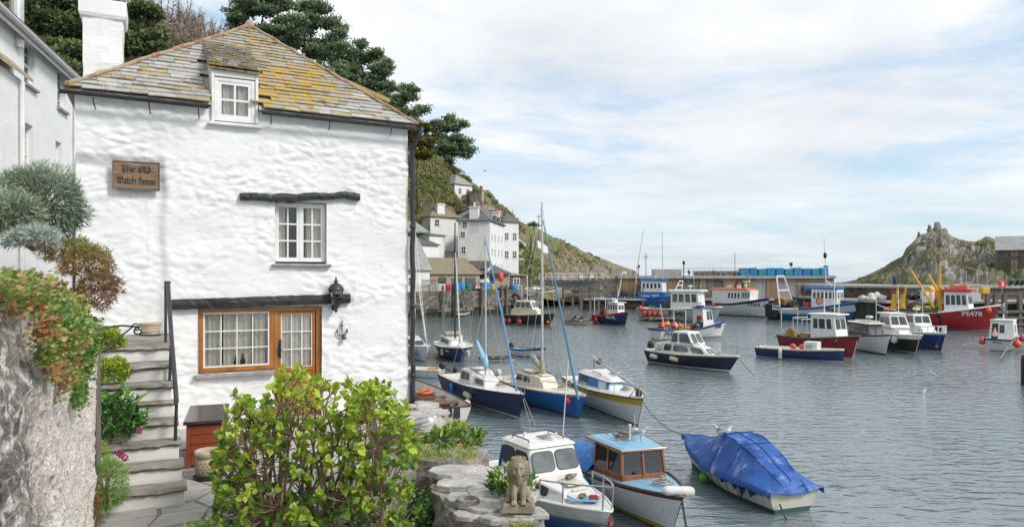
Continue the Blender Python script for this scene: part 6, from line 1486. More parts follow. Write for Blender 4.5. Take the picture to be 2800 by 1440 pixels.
Uu.tube('stern_pole',[(-3.4,-.4,1.0),(-3.9,-.3,3.6)],.04,WHITE);Uu.tube('hauling_arch',[(-1.2,-1.0,1.0),(-1.2,-1.0,2.9),(-1.2,.9,2.9),(-1.2,.9,1.0)],.04,WHITE);m=MB();m.ell((.6,-.6,1.15),(.5,.4,.5));m.ell((.95,-.7,1.5),(.35,.35,.55));m.ell((-1.0,.2,.8),(.6,.7,.4));m.box((-.1,0,.8),(1,.8,.5));Uu.b(m,'black_gear',BLACK)
Uu.text('FY603',-3.1,.36,.42,BLACK,bold=.02,sx=1.1);Uu.text('FY603',3.45,.95,.36,BLACK,bold=.02)
for k in range(8):p=Uu.world(-3.9+.3*k+random.uniform(-.1,.1),random.uniform(-.7,.2),1.2+.28*(1-abs(k-3)/4)+random.uniform(0,.15));m=MB();r_=random.uniform(.2,.3);m.ell(p,(r_,r_,r_*1.1));m.lathe([(.08,0),(.08,.16)],p+V(0,0,r_*.95),6);tag(m.build('buoy',[ORANGEB,PINKB,YELP,NETG,WHITEB][[0,3,1,0,2,1,4,0][k]],smooth=True),('orange buoy nearest the stern','green brown float second from the stern','pink red buoy third from the stern','orange buoy behind the yellow one','yellow buoy in the middle','pink red buoy right of the yellow one','white buoy second from the wheelhouse','orange buoy nearest the wheelhouse')[k]+' in the heap on boat FY603','buoy','buoys heaped on boat FY603')
m=MB();m.ell(Uu.world(-.9,-.9,1.05),(.3,.3,.26));tag(m.build('buoy',ORANGEB,smooth=True),'lone orange buoy amidships in fishing boat FY603','buoy')
Vv_=Boat('dark navy cabin cruiser with two level windows and a lifted outboard',(1993,1017),(1788,989),2.3,1.15,.95,.98,[(.13,WHH),(.92,DNAVY),(1,CREAM)],tw=.88,rake=.85,p=2.2,L=6.9)
Vv_.rail(CREAM,.06);Vv_.deck(.3,1,GRP);Vv_.inside(0,.3,.4,CREAM)
k1,q1=Vv_.block('cabin',-1.9,2.3,2.05,1.05,.95,1.75,GRP,tx0=-1.6,tx1=1.5,tw0=1.75,tw1=.8,zt1=1.55,bevel=.07)
k2,q2=Vv_.block('wheelhouse',-1.2,.95,1.72,1.35,1.6,2.55,GRP,tx0=-.95,tx1=.35,tw0=1.4,tw1=1.15,bevel=.08)
for sd in Vv_.sides():
 f=(lambda a,b_:(a,b_))if sd=='star' else(lambda a,b_:(1-b_,1-a))
 for a,c_ in((.05,.22),(.26,.6),(.66,.93)):Vv_.win(k1,q1[sd],*f(a,c_),.22,.82,gl=GLASSL if a>.2 else GLASSD,fr=WHITE,shape=RR)
 for a,c_ in((.06,.36),(.44,.94)):Vv_.win(k2,q2[sd],*f(a,c_),.18,.85,gl=GLASSL,fr=WHITE,shape=RR)
Vv_.wins(k2,q2['front'],2,.06,.94,.18,.85,gap=.12,gl=GLASSL,shape=RR);Vv_.wins(k1,q1['front'],2,.1,.9,.25,.8,gap=.14,gl=GLASSL,shape=RR)
Vv_.tubes('grab_rail',[[(-1.6,-.45,2.66),(-.6,-.45,2.66)],[(-.5,.3,2.68),(.3,.3,2.68)],[(.6,-.7,1.78),(1.4,-.55,1.74)]],.03,BLACK);Vv_.outboard(.15,0,1.25)
m=MB();m.beam((-2.9,0,1.2),(-1.5,-.1,1.45),1.3,.62);Vv_.b(m,'upturned_tender',WHITEB,bevel=.25,seg=4);pulpit(Vv_,2.0,Vv_.L/2+.45,.72,r=.022)
Vv_.fender(-2.4,'pale sausage fender near the stern of the dark navy cabin cruiser',WHITEB,kind='flat',r=.17,z=.6,ln=.7);Vv_.fender(-.4,'cream sausage fender amidships on the dark navy cabin cruiser',M('cream_rubber',(.62,.56,.3),rough=.6),kind='flat',r=.17,z=.6,ln=.75)
rope('mooring line from the bow of the dark navy cabin cruiser',[Vv_.world(Vv_.L/2+.7,0,1.1),on(2063,1026,0)],.022,.05,DROPE)
#W X Y Z AA: the right-hand cluster
Wb=Boat('navy open launch with white engine box at the front of the right hand cluster',(2304,991),(2093,975),2.0,1.0,.82,.8,[(.1,WHH),(.9,NAVY),(1,CREAM)],tw=.7,rake=.1,p=2.3,L=6.4,name='launch');Wb.rail(CREAM,.05);Wb.inside(.03,.97,.35,CREAM)
m=MB();m.box((1.0,0,.95),(1.0,.9,1.0));k_=Wb.b(m,'engine_box',WHITE,bevel=.03);m=MB();[m.box((.88+.0*i,-.456,.75+.09*i),(.5,.01,.04))for i in range(6)];Wb.b(m,'vent_slats',GREYD,k_);Wb.fender(-1.1,'white sausage fender on the navy open launch',WHITEB,kind='saus',r=.15,z=.45,ln=.85);Wb.tube('rudder_bar',[(-3.2,0,.9),(-3.45,-.1,.4),(-3.3,-.1,.0)],.04,BRR)
for xx,c_ in((-.6,PINKB),(.1,ORANGEB)):m=MB();m.ell(Wb.world(xx,.35,.95),(.24,.24,.24));tag(m.build('buoy',c_,smooth=True),('pink' if c_ is PINKB else 'orange')+' buoy lying in the navy open launch by its engine box','buoy')
X=Boat('red fishing boat with white wheelhouse behind the navy open launch',(2330,976),(2136,952),2.5,1.75,1.25,1.25,[(.9,DREDH),(1,BRR)],tw=.8,rake=.75,p=2.2,L=7.0,name='fishing_boat',cat='fishing boat')
X.rail(GREYWOOD,.08);X.inside(.03,.52,.6,BROWNWOOD,topmat=GREYWOOD);X.deck(.52,1,WHITE)
k1,q1=X.block('wheelhouse',.2,2.6,2.05,1.35,1.25,3.3,WHITE,tx0=.2,tx1=2.25,tw0=1.95,tw1=1.3,bevel=.04);X.block('wheelhouse_roof',0,2.65,2.2,1.5,3.3,3.42,WHITE,bevel=.03)
for sd in X.sides():
 f=(lambda a,b_:(a,b_))if sd=='star' else(lambda a,b_:(1-b_,1-a))
 for a,c_ in((.12,.3),(.36,.6),(.68,.86)):X.win(k1,q1[sd],*f(a,c_),.45,.84)
X.wins(k1,q1['front'],2,.06,.94,.45,.85,gap=.15);X.tubes('gantry',[[(-3.1,s_*.95,1.3),(-3.1,s_*.95,3.6)]for s_ in(1,-1)]+[[(-3.1,-.95,3.6),(-3.1,.95,3.6)],[(-3.1,-.95,3.55),(-1.6,-.9,3.55)],[(-1.9,-.8,1.6),(-1.9,-.8,2.9),(-1.9,.8,2.9),(-1.9,.8,1.6)],[(-1.9,-.8,2.85),(-.9,-.8,2.8),(-.9,-.8,1.6)],[(-.9,-.8,2.8),(-.9,.8,2.8)]],.05,ALU)
X.tubes('aerial',[[(1.0,-.3,3.4),(1.0,-.3,5.2)],[(1.5,.3,3.4),(1.5,.3,6.0)],[(2.2,0,3.4),(2.25,0,5.0)]],.035,WHITE);m=MB();m.tube([(-1.9+.35*cos(t),-.95,1.65+.35*sin(t))for t in np.linspace(0,pi,9)],.12,6);m.box((-1.2,.2,1.35),(.8,1,.5));X.b(m,'pot_hauler',M('buff_gear',(.5,.33,.2),rough=.7));rope('mooring line from the bow of the red fishing boat with white wheelhouse',[X.world(X.L/2+.5,0,1.4),on(2331,982,0)],.025)
Yb=Boat('white motor boat with dark cabin windows between the red boat and M18',(2423,971),(2300,940),2.3,1.7,1.3,1.2,[(.08,NAVY),(.95,WHH),(1,BRR)],tw=.85,rake=.6,p=2.2,L=6.8);Yb.rail(BRR,.05);Yb.deck(.25,1,GRP);Yb.inside(0,.25,.5,GRP)
k1,q1=Yb.block('cabin',-2.0,1.5,2.0,1.35,1.3,2.4,BRR,tx0=-1.9,tx1=1.2,tw0=1.8,tw1=1.2,bevel=.03);Yb.block('cabin_roof',-2.2,1.6,2.05,1.45,2.4,2.52,GRP,bevel=.03)
for sd in Yb.sides():Yb.wins(k1,q1[sd],3,.03,.97,.25,.85,gap=.12,gl=GLASSL)
Yb.wins(k1,q1['front'],2,.05,.95,.2,.85,gap=.14,gl=GLASSL)
m=MB();[m.tube([(-1.8+.02*i,-.4+.3*i,2.6+.0*i),(1.0,-.4+.3*i,2.6)],.06,6)for i in range(4)];Yb.b(m,'poles',CREAM)
Zb=Boat('white and black cruiser lettered M18 with blue canopy',(2505,968),(2352,932),2.6,1.65,1.35,1.3,[(.08,WHH),(.78,BLKH),(1,GRP)],tw=.85,rake=1.0,p=2.2,L=7.8);Zb.rail(GRP,.05);Zb.deck(.3,1,GRP);Zb.inside(0,.3,.6,GRP)
k1,q1=Zb.block('cabin',-1.4,2.2,2.3,1.2,1.35,2.0,GRP,tx0=-1.3,tx1=1.6,tw0=2.05,tw1=.9,zt1=1.85,bevel=.08);k2,q2=Zb.block('wheelhouse',-1.3,1.0,2.0,1.6,1.95,3.1,GRP,tx0=-1.2,tx1=.3,tw0=1.7,tw1=1.35,bevel=.08)
for sd in Zb.sides():Zb.wins(k2,q2[sd],2,.06,.95,.25,.82,gap=.1,shape=RR)
Zb.wins(k2,q2['front'],2,.05,.95,.25,.85,gap=.12);Zb.block('cabin_roof',-1.7,.4,1.95,1.5,3.1,3.25,GRP,bevel=.05);m=MB();m.hexa([(-2.9,-1,1.4),(-1.25,-1,1.4),(-1.25,1,1.4),(-2.9,1,1.4)],[(-2.2,-.85,2.9),(-1.25,-.9,3.1),(-1.25,.9,3.1),(-2.2,.85,2.9)]);Zb.b(m,'blue_canopy',paint('navy_canvas',(.02,.04,.16),.8),bevel=.1)
Zb.tubes('aerial',[[(-2.6,-.6,3.9),(-.2,-.5,3.55)],[(-.4,.4,3.2),(-.4,.4,5.2)]],.035,WHITE);Zb.text('M18',-.5,.62,.55,WHITE,bold=.03);Zb.fender(2.2,'white ball fender at the bow of cruiser M18',WHITEB,r=.28,z=1.0);pulpit(Zb,2.2,Zb.L/2+.5,.5,r=.025);rope('mooring line from the bow of cruiser M18',[Zb.world(Zb.L/2+.7,0,1.5),on(2502,971,0)],.025)
AA=Boat('dark blue motor boat with white bow rail behind cruiser M18',(2573,958),(2418,926),2.4,1.6,1.3,1.2,[(.9,OCEAN),(1,WHITE)],tw=.85,rake=.8,p=2.2,L=7.2,anti=NAVY);AA.hull.data.materials[2]=paint('ocean_navy_paint',(.015,.05,.2));AA.rail(WHITE,.05);AA.deck(.25,1,GRP);AA.inside(0,.25,.5,GRP)
k1,q1=AA.block('cabin',-1.8,1.5,2.1,1.4,1.3,2.0,GRP,tx0=-1.7,tx1=1.1,tw0=1.9,tw1=1.1,bevel=.07);k2,q2=AA.block('wheelhouse',-1.7,.4,1.9,1.6,1.95,2.95,GRP,tx0=-1.5,tx1=0,tw0=1.65,tw1=1.4,bevel=.06)
for sd in AA.sides():AA.wins(k2,q2[sd],3,.05,.95,.25,.85,gap=.14)
AA.wins(k2,q2['front'],2,.05,.95,.25,.85,gap=.12);pulpit(AA,1.0,AA.L/2+.35,.6,mat_=WHITE,r=.04,posts=4);AA.fender(AA.L/2-.2,'small orange float under the bow of the dark blue motor boat',ORANGEB,r=.15,z=.3)
#CC: white harbour boat seen from its stern
CCb=Boat('white motor boat seen stern on with open cabin door at the right',(2765,948),(2672,976),2.15,1.35,1.1,.98,[(.05,BLKH),(.9,GREYW),(1,NAVY)],tw=.92,rake=.5,p=2.4,L=4.9,trake=.05);CCb.rail(NAVY,.06);CCb.deck(.55,1,GRP);CCb.inside(.02,.55,.55,GRP)
k1,q1=CCb.block('cabin',-1.35,1.2,1.95,1.6,.7,2.55,GRP,tx0=-1.15,tx1=.8,tw0=1.7,tw1=1.4,bevel=.06);CCb.block('cabin_roof',-1.3,.95,1.85,1.55,2.55,2.65,GRP,bevel=.04)
CCb.win(k1,q1['back'],.1,.36,.03,.86,gl=DARKIN);CCb.win(k1,q1['back'],.42,.62,.42,.8,fr=WHITE)  # first panel: dark sheet painting the unlit open doorway on the solid cabin
CCb.win(k1,q1['star'],.2,.6,.45,.82,fr=WHITE);CCb.win(k1,q1['port'],.2,.6,.45,.82,fr=WHITE);CCb.win(k1,q1['star'],.1,.3,.18,.28,gl=REDH);CCb.win(k1,q1['star'],.5,.7,.18,.28,gl=REDH)
CCb.tube('mast',[(-.5,0,2.6),(-.5,0,4.1)],.06,WHITE);m=MB();m.box((-.5,0,3.3),(.3,.6,.25));m.ell((-.5,.1,3.7),(.2,.2,.25));CCb.b(m,'radar_bracket',GREYD)
m=MB();m.tube([(-2.52,.42-.06*k,.72+.02*(k%2))for k in range(13)],.03,5);CCb.b(m,'name_lettering',BLACK)
CCb.fender(-2.2,'pink ball fender on the left quarter of the stern on motor boat',PINKB,side=1,r=.3,z=.75);CCb.fender(-1.6,'orange ball fender on the near side of the stern on motor boat',ORANGEB,side=-1,r=.32,z=.6);CCb.fender(.9,'red ball fender toward the bow of the stern on motor boat',PINKB,side=-1,r=.3,z=.95);CCb.fender(1.4,'second red ball fender farthest forward on the stern on motor boat',ORANGEB,side=-1,r=.26,z=1.0)
pp_=CCb.world(-1.42,.45,1.15);m=MB();m.lathe([(0,0),(.2,.05),(.22,.25),(.06,.7),(.05,.8),(0,.8)],pp_,10);tag(m.build('fender',M('pink_white_buoy',(.72,.5,.45),rough=.6),smooth=True),'pink and white pear buoy hanging in the cabin doorway of the stern on motor boat','fender')
rope('long mooring rope lying on the water right of the stern on motor boat',[CCb.world(-2.4,-.7,.5),on(2735,980,.03),on(2830,989,.03)],.03,.05)
m=MB();m.lathe([(.0,-2),(.3,-2),(.3,1.5),(.27,1.75),(.1,1.8),(0,1.8)],on(2808,1052,0),12);tag(m.build('mooring_post',M('tarred_post',(.02,.02,.018),(.04,.045,.03),scale=5,rough=.8,bump=.5),smooth=True),'dark mooring post rising from the water at the right edge of the picture','post')
for bow_,st_,lab in(((1240,862),(1212,855),'white tender tilted beside the quay wall left of the black mast'),((1281,864),(1252,866),'pale dinghy lying beside the quay wall right of the black mast')):
 T_=Boat(lab,bow_,st_,1.5,.6,.5,.5,[(.5,BLKH),(1,CREAM)],tw=.8,rake=.3,L=2.9,name='tender');T_.rail(CREAM,.1);T_.inside(.04,.95,.15,WHITE);m=MB();m.box((0,0,.42),(.25,1.2,.05));T_.b(m,'thwart',GREYWOOD)
#P Q R S BB: the fishing fleet along the piers
def gallows(bt,x,w_,z0,z1,lean=0.0,mat_=WHITE,r=.07,name='gantry'):
 bt.tubes(name,[[(x,s_*w_,z0),(x+lean,s_*w_*.55,z1)]for s_ in(1,-1)]+[[(x+lean,w_*.55,z1),(x+lean,-w_*.55,z1)],[(x+lean*.5,w_*.78,(z0+z1)/2),(x+lean*.5,-w_*.78,(z0+z1)/2)]],r,mat_)
Pb=Boat('blue trawler WH707 with blue and white wheelhouse under the pier',(1842,846),(1686,842),4.4,2.6,2.3,2.4,[(.05,WHH),(1,OCEAN)],tw=.85,rake=.9,p=2.6,name='trawler',cat='trawler')
Pb.rail(OCEAN,.12);Pb.inside(.02,.5,1.2,GREYD,topmat=OCEAN);Pb.deck(.5,1,GREYD)
k1,q1=Pb.block('wheelhouse',-.2,4.2,3.2,2.4,2.4,5.5,WHITE,tx0=-.1,tx1=4.0,tw0=3.0,tw1=2.3);Pb.block('wheelhouse_roof',-.3,4.4,3.3,2.6,5.5,5.9,OCEAN,bevel=.04)
for sd in Pb.sides():Pb.wins(k1,q1[sd],5,.05,.95,.55,.85,gap=.45)
s1,sq=Pb.block('blue_shelter',-.6,4.6,3.9,2.6,1.6,3.4,OCEAN,tw0=3.8,tw1=2.4,bevel=.05);Pb.flat_text('WH 707',sq['star']if Pb.near<0 else sq['port'],.7,WHITE,s1,u=.45,v=.5,bold=.02);Pb.text('WH707',-3.6,1.5,.8,WHITE,bold=.02)
Pb.tubes('mast',[[(.3,0,5.8),(.3,0,Pb.zpx(.3,0,692))],[(.3,-1.4,Pb.zpx(.3,0,700)),(.3,0,Pb.zpx(.3,0,706)),(.3,1.4,Pb.zpx(.3,0,700))]],.07,OCEAN);Pb.tube('raking_pole',[(-1.6,-1.2,2),(-1.2,-1.0,Pb.zpx(-1,0,740)),(0.2,-1.0,Pb.zpx(0,0,628))],[.12,.1,.04],ALU);Pb.tube('whip_pole',[(3.4,1,2.5),(3.3,1,Pb.zpx(3.3,0,632))],[.12,.05],ALU)
gallows(Pb,-5.0,1.6,2.0,Pb.zpx(-5,0,745),.7,r=.13);m=MB();m.ell((-4.2,0,3.0),(1.0,1.2,1.1));m.ell((-3.3,.5,4.3),(.6,.5,1.0));Pb.b(m,'net_drum',NETG);Pb.fender(-3.2,'pink ball buoy on the hull of blue trawler WH707',PINKB,r=.35,z=1.9)
Qb=Boat('grey white fishing boat P 940 with white wheelhouse and red buoys',(1955,882),(1757,873),3.6,2.2,1.75,1.7,[(.06,GREYW),(.9,GREYW),(1,GREYD)],tw=.85,rake=1.0,p=2.4,name='fishing_boat',cat='fishing boat')
Qb.rail(WHITE,.1);Qb.inside(.02,.5,.9,GREYD,topmat=WHITE);Qb.deck(.5,1,WHITE)
k1,q1=Qb.block('wheelhouse',-.4,3.9,2.9,2.0,1.7,4.3,WHITE,tx0=-.3,tx1=3.6,tw0=2.75,tw1=1.9);Qb.block('wheelhouse_roof',-.7,4.2,3.1,2.2,4.3,4.55,WHITE)
for sd in Qb.sides():Qb.wins(k1,q1[sd],4,.04,.96,.42,.86,gap=.25,gl=GLASSL)
Qb.text('P 940',.7,.85,.8,BLACK,bold=.025);gallows(Qb,.2,1.0,4.5,Qb.zpx(.5,0,768),.4,r=.08);Qb.tube('mast',[(1.0,0,4.5),(1.0,0,Qb.zpx(1,0,720))],.07,BLACK);m=MB();m.ell((1.0,0,Qb.zpx(1,0,718)),(.2,.2,.3));Qb.b(m,'mast_lamp',BLACK);m=MB();m.ell((-1.3,.3,2.2),(.9,1.0,1.0));m.box((-3,0,1.6),(1.5,1.6,.6));Qb.b(m,'net_heap',NETG)
Qb.tubes('stern_pole',[[(-4.9,-1.3,-.1),(-4.9,-1.3,5)]],.09,GREYWOOD)
for k,(xx,mm)in enumerate(((-4.3,PINKB),(-3.4,ORANGEB),(-2.6,ORANGEB),(-1.75,PINKB))):Qb.fender(xx,'red buoy on fishing boat P 940, '+('nearest its stern','second from its stern','third from its stern','beside the lettering')[k],mm,r=.36,z=1.0,kind='saus' if k==0 else 'ball',ln=.9)
Qb.fender(-4.9,'orange float at the stern corner of fishing boat P 940',ORANGEB,r=.36,z=2.0);m=MB();m.beam((-4.9,-2.0,.15),(-2.8,-2.0,.5),1.0,.25);
for i,(a,c_)in enumerate(((-.9,1.5),(-.2,1.7))):m.beam((a-2.2,-2.4,.2+.2*i),(c_-1.0,-2.2,.6-.1*i),.9,.25)
tag(MB.build(m,'floating_raft',M('weathered_canvas',(.42,.4,.33),(.2,.19,.15),scale=3,rough=.9),None,bevel=.08),'weathered canvas and planks on a raft alongside fishing boat P 940','raft').matrix_basis=Qb.root.matrix_basis
Rb=Boat('white fishing boat FY614 with orange wheelhouse roof and blue gunwale',(2094,867),(1945,858),4.0,3.0,1.9,1.8,[(.06,ANTI),(.88,WHH),(1,NAVY)],tw=.85,rake=.6,p=2.5,L=10.8,name='fishing_boat',cat='fishing boat')
Rb.rail(NAVY,.13);Rb.inside(.02,.3,1.0,GREYD);Rb.deck(.3,1,WHITE)
k1,q1=Rb.block('wheelhouse',-4.2,3.0,3.4,2.0,1.9,4.2,WHITE,tx0=-4.2,tx1=3.2,tw0=3.3,tw1=1.9);Rb.block('wheelhouse_roof',-4.5,2.6,3.5,2.3,4.2,4.5,ORP)
for sd in Rb.sides():
 u=(lambda a,b_:(a,b_))if sd=='star' else(lambda a,b_:(1-b_,1-a));Rb.wins(k1,q1[sd],4,*u(.42,.75),.42,.8,gap=.45);Rb.wins(k1,q1[sd],5,*u(.78,.98),.45,.85,gap=.4)
Rb.text('FY614',3.9,2.0,.5,BLACK,bold=.02);Rb.fender(-3.3,'orange ball buoy on the side of white fishing boat FY614',ORANGEB,r=.4,z=1.5);m=MB();m.lathe([(.35,4.5),(.35,4.9),(.25,5.0)],(0,0,0),10,axis=(0,0,1));m.box((1.3,.3,5.6),(1.2,.3,.22));m.tube([(1.3,.3,4.5),(1.3,.3,5.6)],.08,6);m.box((-1.6,0,4.75),(1.2,.9,.5));Rb.b(m,'radar',WHITE);m=MB();m.box((-.3,.2,4.9),(.7,.8,1.0));m.tube([(-.8,0,4.5),(-.8,0,Rb.zpx(0,0,690))],.05,5);Rb.b(m,'funnel',M('brown_funnel',(.2,.1,.04),rough=.7))
Sb=Boat('blue and white trawler FH6 with mast and white gantry',(2346,883),(2108,871),4.4,3.1,1.75,2.0,[(.05,WHH),(.56,OCEAN),(.9,WHH),(1,OCEAN)],tw=.85,rake=1.2,p=2.4,name='trawler',cat='trawler')
Sb.rail(OCEAN,.13);Sb.inside(.02,.58,1.0,GREYD,topmat=OCEAN);Sb.deck(.58,1,WHITE)
k1,q1=Sb.block('wheelhouse',.6,4.1,3.0,2.0,1.8,4.6,WHITE,tx0=.6,tx1=4.1,tw0=2.9,tw1=1.9);Sb.block('wheelhouse_roof',-.5,4.2,3.2,2.2,4.6,4.95,OCEAN)
for sd in Sb.sides():Sb.wins(k1,q1[sd],6,.05,.97,.55,.85,gap=.45)
Sb.wins(k1,q1['front'],4,.05,.95,.55,.85,gap=.4);Sb.text('FH6',3.5,1.75,.5,BLACK,bold=.025)
g_,gq=Sb.block('stern_section',-6.25,-4.2,4.25,4.35,.35,2.35,BLKH,tw0=4.3,tw1=4.4,bevel=.03);bq=[V(-5.0,-2.24,1.5),V(-3.7,-2.24,1.5),V(-3.7,-2.24,2.2),V(-5.0,-2.24,2.2)];m=MB();m.panel(bq,.03);Sb.b(m,'name_panel',WHITE);Sb.flat_text('FH6',[p-V(0,.02,0)for p in bq],.42,BLACK,u=.5,v=.5,bold=.02)
gallows(Sb,-4.0,1.9,2.2,Sb.zpx(-4,0,755),-1.0,r=.12);Sb.tubes('boom',[[(-2.4,-1,2.0),(-.9,-1,Sb.zpx(-1,0,775))],[(-1.5,.2,1.5),(-1.2,.2,Sb.zpx(-1,0,778)),(-1.2,.2,Sb.zpx(-1,0,770))],[(-.9,.2,Sb.zpx(-1,0,790)),(1.2,.2,Sb.zpx(1,0,803))]],.1,GREYD);Sb.tubes('mast',[[(2.0,0,4.9),(1.9,0,Sb.zpx(1.9,0,700))],[(1.9,0,Sb.zpx(1.9,0,700)),(1.75,0,Sb.zpx(1.9,0,652))],[(2.6,.6,4.9),(1.95,0,Sb.zpx(1.9,0,765)),(3.4,.4,4.9)],[(1.6,0,Sb.zpx(1.9,0,728)),(2.3,0,Sb.zpx(1.9,0,728))]],.06,WHITE)
m=MB();m.ell((1.9,0,Sb.zpx(1.9,0,698)),(.25,.25,.45));m.box((2.0,.1,Sb.zpx(1.9,0,728)),(.5,.4,.2));Sb.b(m,'mast_lamp',BLACK);m=MB();m.box((-4.6,0,2.6),(1.6,2.0,.9));m.ell((-4.9,-.5,3.0),(.7,.7,.5));Sb.b(m,'orange_gear',M('orange_brown_gear',(.42,.17,.03),(.2,.1,.04),scale=2,rough=.8));m=MB();m.ell((-3.1,.3,2.2),(.7,.9,.8));m.ell((-.6,.8,2.0),(.8,.7,.6));Sb.b(m,'net_heap',NETG);m=MB();m.box((-.6,-.4,2.2),(.7,.6,.9));Sb.b(m,'red_bin',ORANGEB,bevel=.05)
m=MB();c=Sb.world(1.8,-1.52,3.0);ax=Sb.root.matrix_basis.to_3x3()@V(1,0,0);m.tube([c+ax*(.42*cos(t))+V(0,0,.42*sin(t))for t in np.linspace(0,2*pi,17)],.1,6);tag(m.build('lifebuoy',MATS['orange_lifebuoy'],smooth=True),'red lifebuoy hung on the wheelhouse side of trawler FH6','lifebuoy')
Sb.fender(.2,'white pole fender on the near side of trawler FH6',WHITEB,kind='saus',r=.07,z=.9,ln=1.6)
Xb=Boat('red trawler PE478 with yellow derricks at the stone quay',(2700,905),(2452,893),4.6,3.1,2.0,2.3,[(.05,WHH),(.96,REDH),(1,WHITE)],tw=.85,rake=1.3,p=2.4,name='trawler',cat='trawler')
Xb.rail(WHITE,.1);Xb.inside(.02,.55,1.2,GREYD);Xb.deck(.55,1,WHITE)
k1,q1=Xb.block('wheelhouse',.8,3.4,2.9,2.1,2.0,4.6,WHITE,tx0=.8,tx1=3.1,tw0=2.8,tw1=2.0);Xb.block('wheelhouse_roof',.4,3.6,3.1,2.4,4.6,4.9,REDH);Xb.block('red_raft',1.2,3.0,1.4,1.2,4.9,5.4,ORP)
for sd in Xb.sides():Xb.wins(k1,q1[sd],4,.05,.95,.4,.85,gap=.25)
Xb.wins(k1,q1['front'],3,.05,.95,.45,.85,gap=.2);Xb.text('PE478',3.7,2.35,.55,WHITE,bold=.02);m=MB();
for xx in(-3.2,.0):m.add([Xb.hullpt(xx+d_,z_,Xb.near,.03)for d_,z_ in((-1.55,.75),(1.55 if xx<-1 else .6,.75),(1.55 if xx<-1 else .6,1.85),(-1.55,1.95))],[(0,1,2,3)])
Xb.b(m,'black_hull_plate',BLKH)
for pts in([(-4.9,-1.2,2.0),(-4.4,-1.2,Xb.zpx(-4.5,0,782))],[(-3.9,-1.2,2.0),(-3.5,-1.2,Xb.zpx(-3.6,0,785))],[(.2,-.6,2.2),(.1,-.6,Xb.zpx(0,0,780)),(.15,-.6,Xb.zpx(0,0,712))],[(-.2,-1.6,2.6),(-2.8,-1.5,Xb.zpx(-2.8,0,738))],[(.5,1,2.6),(-1.6,1,Xb.zpx(-1.6,0,750))],[(.2,-.6,Xb.zpx(0,0,785)),(1.6,-.3,Xb.zpx(1.6,0,818))],[(.2,-.5,Xb.zpx(0,0,790)),(1.2,.6,Xb.zpx(1.2,0,818))]):Xb.tube('derrick',pts,[.2]+[.12]*(len(pts)-1)if len(pts)<3 else[.26,.2,.05],YELP)
m=MB();m.lathe([(.5,0),(.28,1.2),(.2,2.2)],(-4.9,-1.2,2.0),8);m.lathe([(.5,0),(.28,1.2),(.2,2.2)],(-3.9,-1.2,2.0),8);Xb.b(m,'winch_post',YELP);m=MB();m.tube([(-4.2,-2.2,2.35),(-1.8,-2.3,2.2),(.4,-2.3,2.25)],[.16,.2,.16],7);m.ell((-2.6,0,2.6),(1.0,1.0,.8));Xb.b(m,'rolled_net',NETG);m=MB();m.ell((-2.1,-1.2,2.5),(.6,.5,.35));m.ell((-.9,-1.4,2.6),(.5,.4,.3));Xb.b(m,'yellow_gear',YELP);m=MB();m.box((-5.4,0,2.3),(1.0,3.8,.5));Xb.b(m,'stern_ramp',ORP)
Xb.fender(5.3,'orange ball buoy at the bow of red trawler PE478',ORANGEB,r=.35,z=2.5)
rope('mooring line from trawler FH6 to the stone quay',[Sb.world(Sb.L/2+1,0,3.1),at(2440,858,93)],.05,.4);rope('second mooring line from trawler FH6 crossing to the quay',[Sb.world(Sb.L/2+.9,.3,3.1),at(2420,890,92)],.04,.3)
#loose gear lying on the working boats
YBOX=M('yellow_fish_box',(.55,.4,.05),(.42,.3,.05),scale=6,rough=.7);BBOX=M('blue_fish_box',(.04,.14,.34),(.03,.1,.26),scale=6,rough=.7);GBOX=M('grey_fish_box',(.3,.31,.32),(.2,.21,.22),scale=6,rough=.7);GRNET=M('green_trawl_net',(.03,.14,.1),(.02,.08,.06),scale=14,rough=.95,bump=1,bscale=24,bdist=.05);ORNET=M('orange_trawl_net',(.42,.12,.03),(.26,.08,.03),scale=14,rough=.95,bump=1,bscale=24,bdist=.05)
def fish_box(bt,x,y,z,m_,lab,n=2):
 th=thing('fish_box',lab,'fish box',bt.world(x,y,z),bt.rz+.2,'loose gear on the working boats');b=MB()
 for k in range(n):
  z0=.24*k;w_,d_,h_=.38,.25,.22
  for sx,sy,a,c in((0,-1,w_,.02),(0,1,w_,.02),(-1,0,.02,d_),(1,0,.02,d_)):b.box((sx*(w_-.02),sy*(d_-.02),z0+h_/2+.01),(a*2,c*2,h_))
  b.box((0,0,z0+.02),(w_*1.9,d_*1.9,.03))
 b.build('box_stack',m_,th,world=False)
def net_pile(bt,x,y,z,m_,lab,r=.6):
 th=thing('net_pile',lab,'net',bt.world(x,y,z),bt.rz,'loose gear on the working boats');rows=[]
 for i in range(9):
  ph=pi/2*i/8;rows.append([V(r*cos(ph)*cos(t)*(1+.3*fbm(cos(t)*2+x,sin(t)*2,i*.3)),r*.8*cos(ph)*sin(t)*(1+.3*fbm(sin(t)*2,cos(t)*2,y)),r*.6*sin(ph)*(1+.35*fbm(cos(t)*3,sin(t)*3,i*.5)))for t in np.linspace(0,2*pi,19)[:-1]])
 b=MB();b.grid(rows,closed=True);b.build('mesh_heap',m_,th,world=False,smooth=True)
def coil(bt,x,y,z,m_,lab,r=.28):
 b=MB();p=bt.world(x,y,z);b.tube([p+V((r-.006*k)*cos(t),(r-.006*k)*sin(t),.02+.0035*k)for k,t in enumerate(np.linspace(0,25,56))],.025,5);tag(b.build('rope_coil',m_),lab,'rope','loose gear on the working boats')
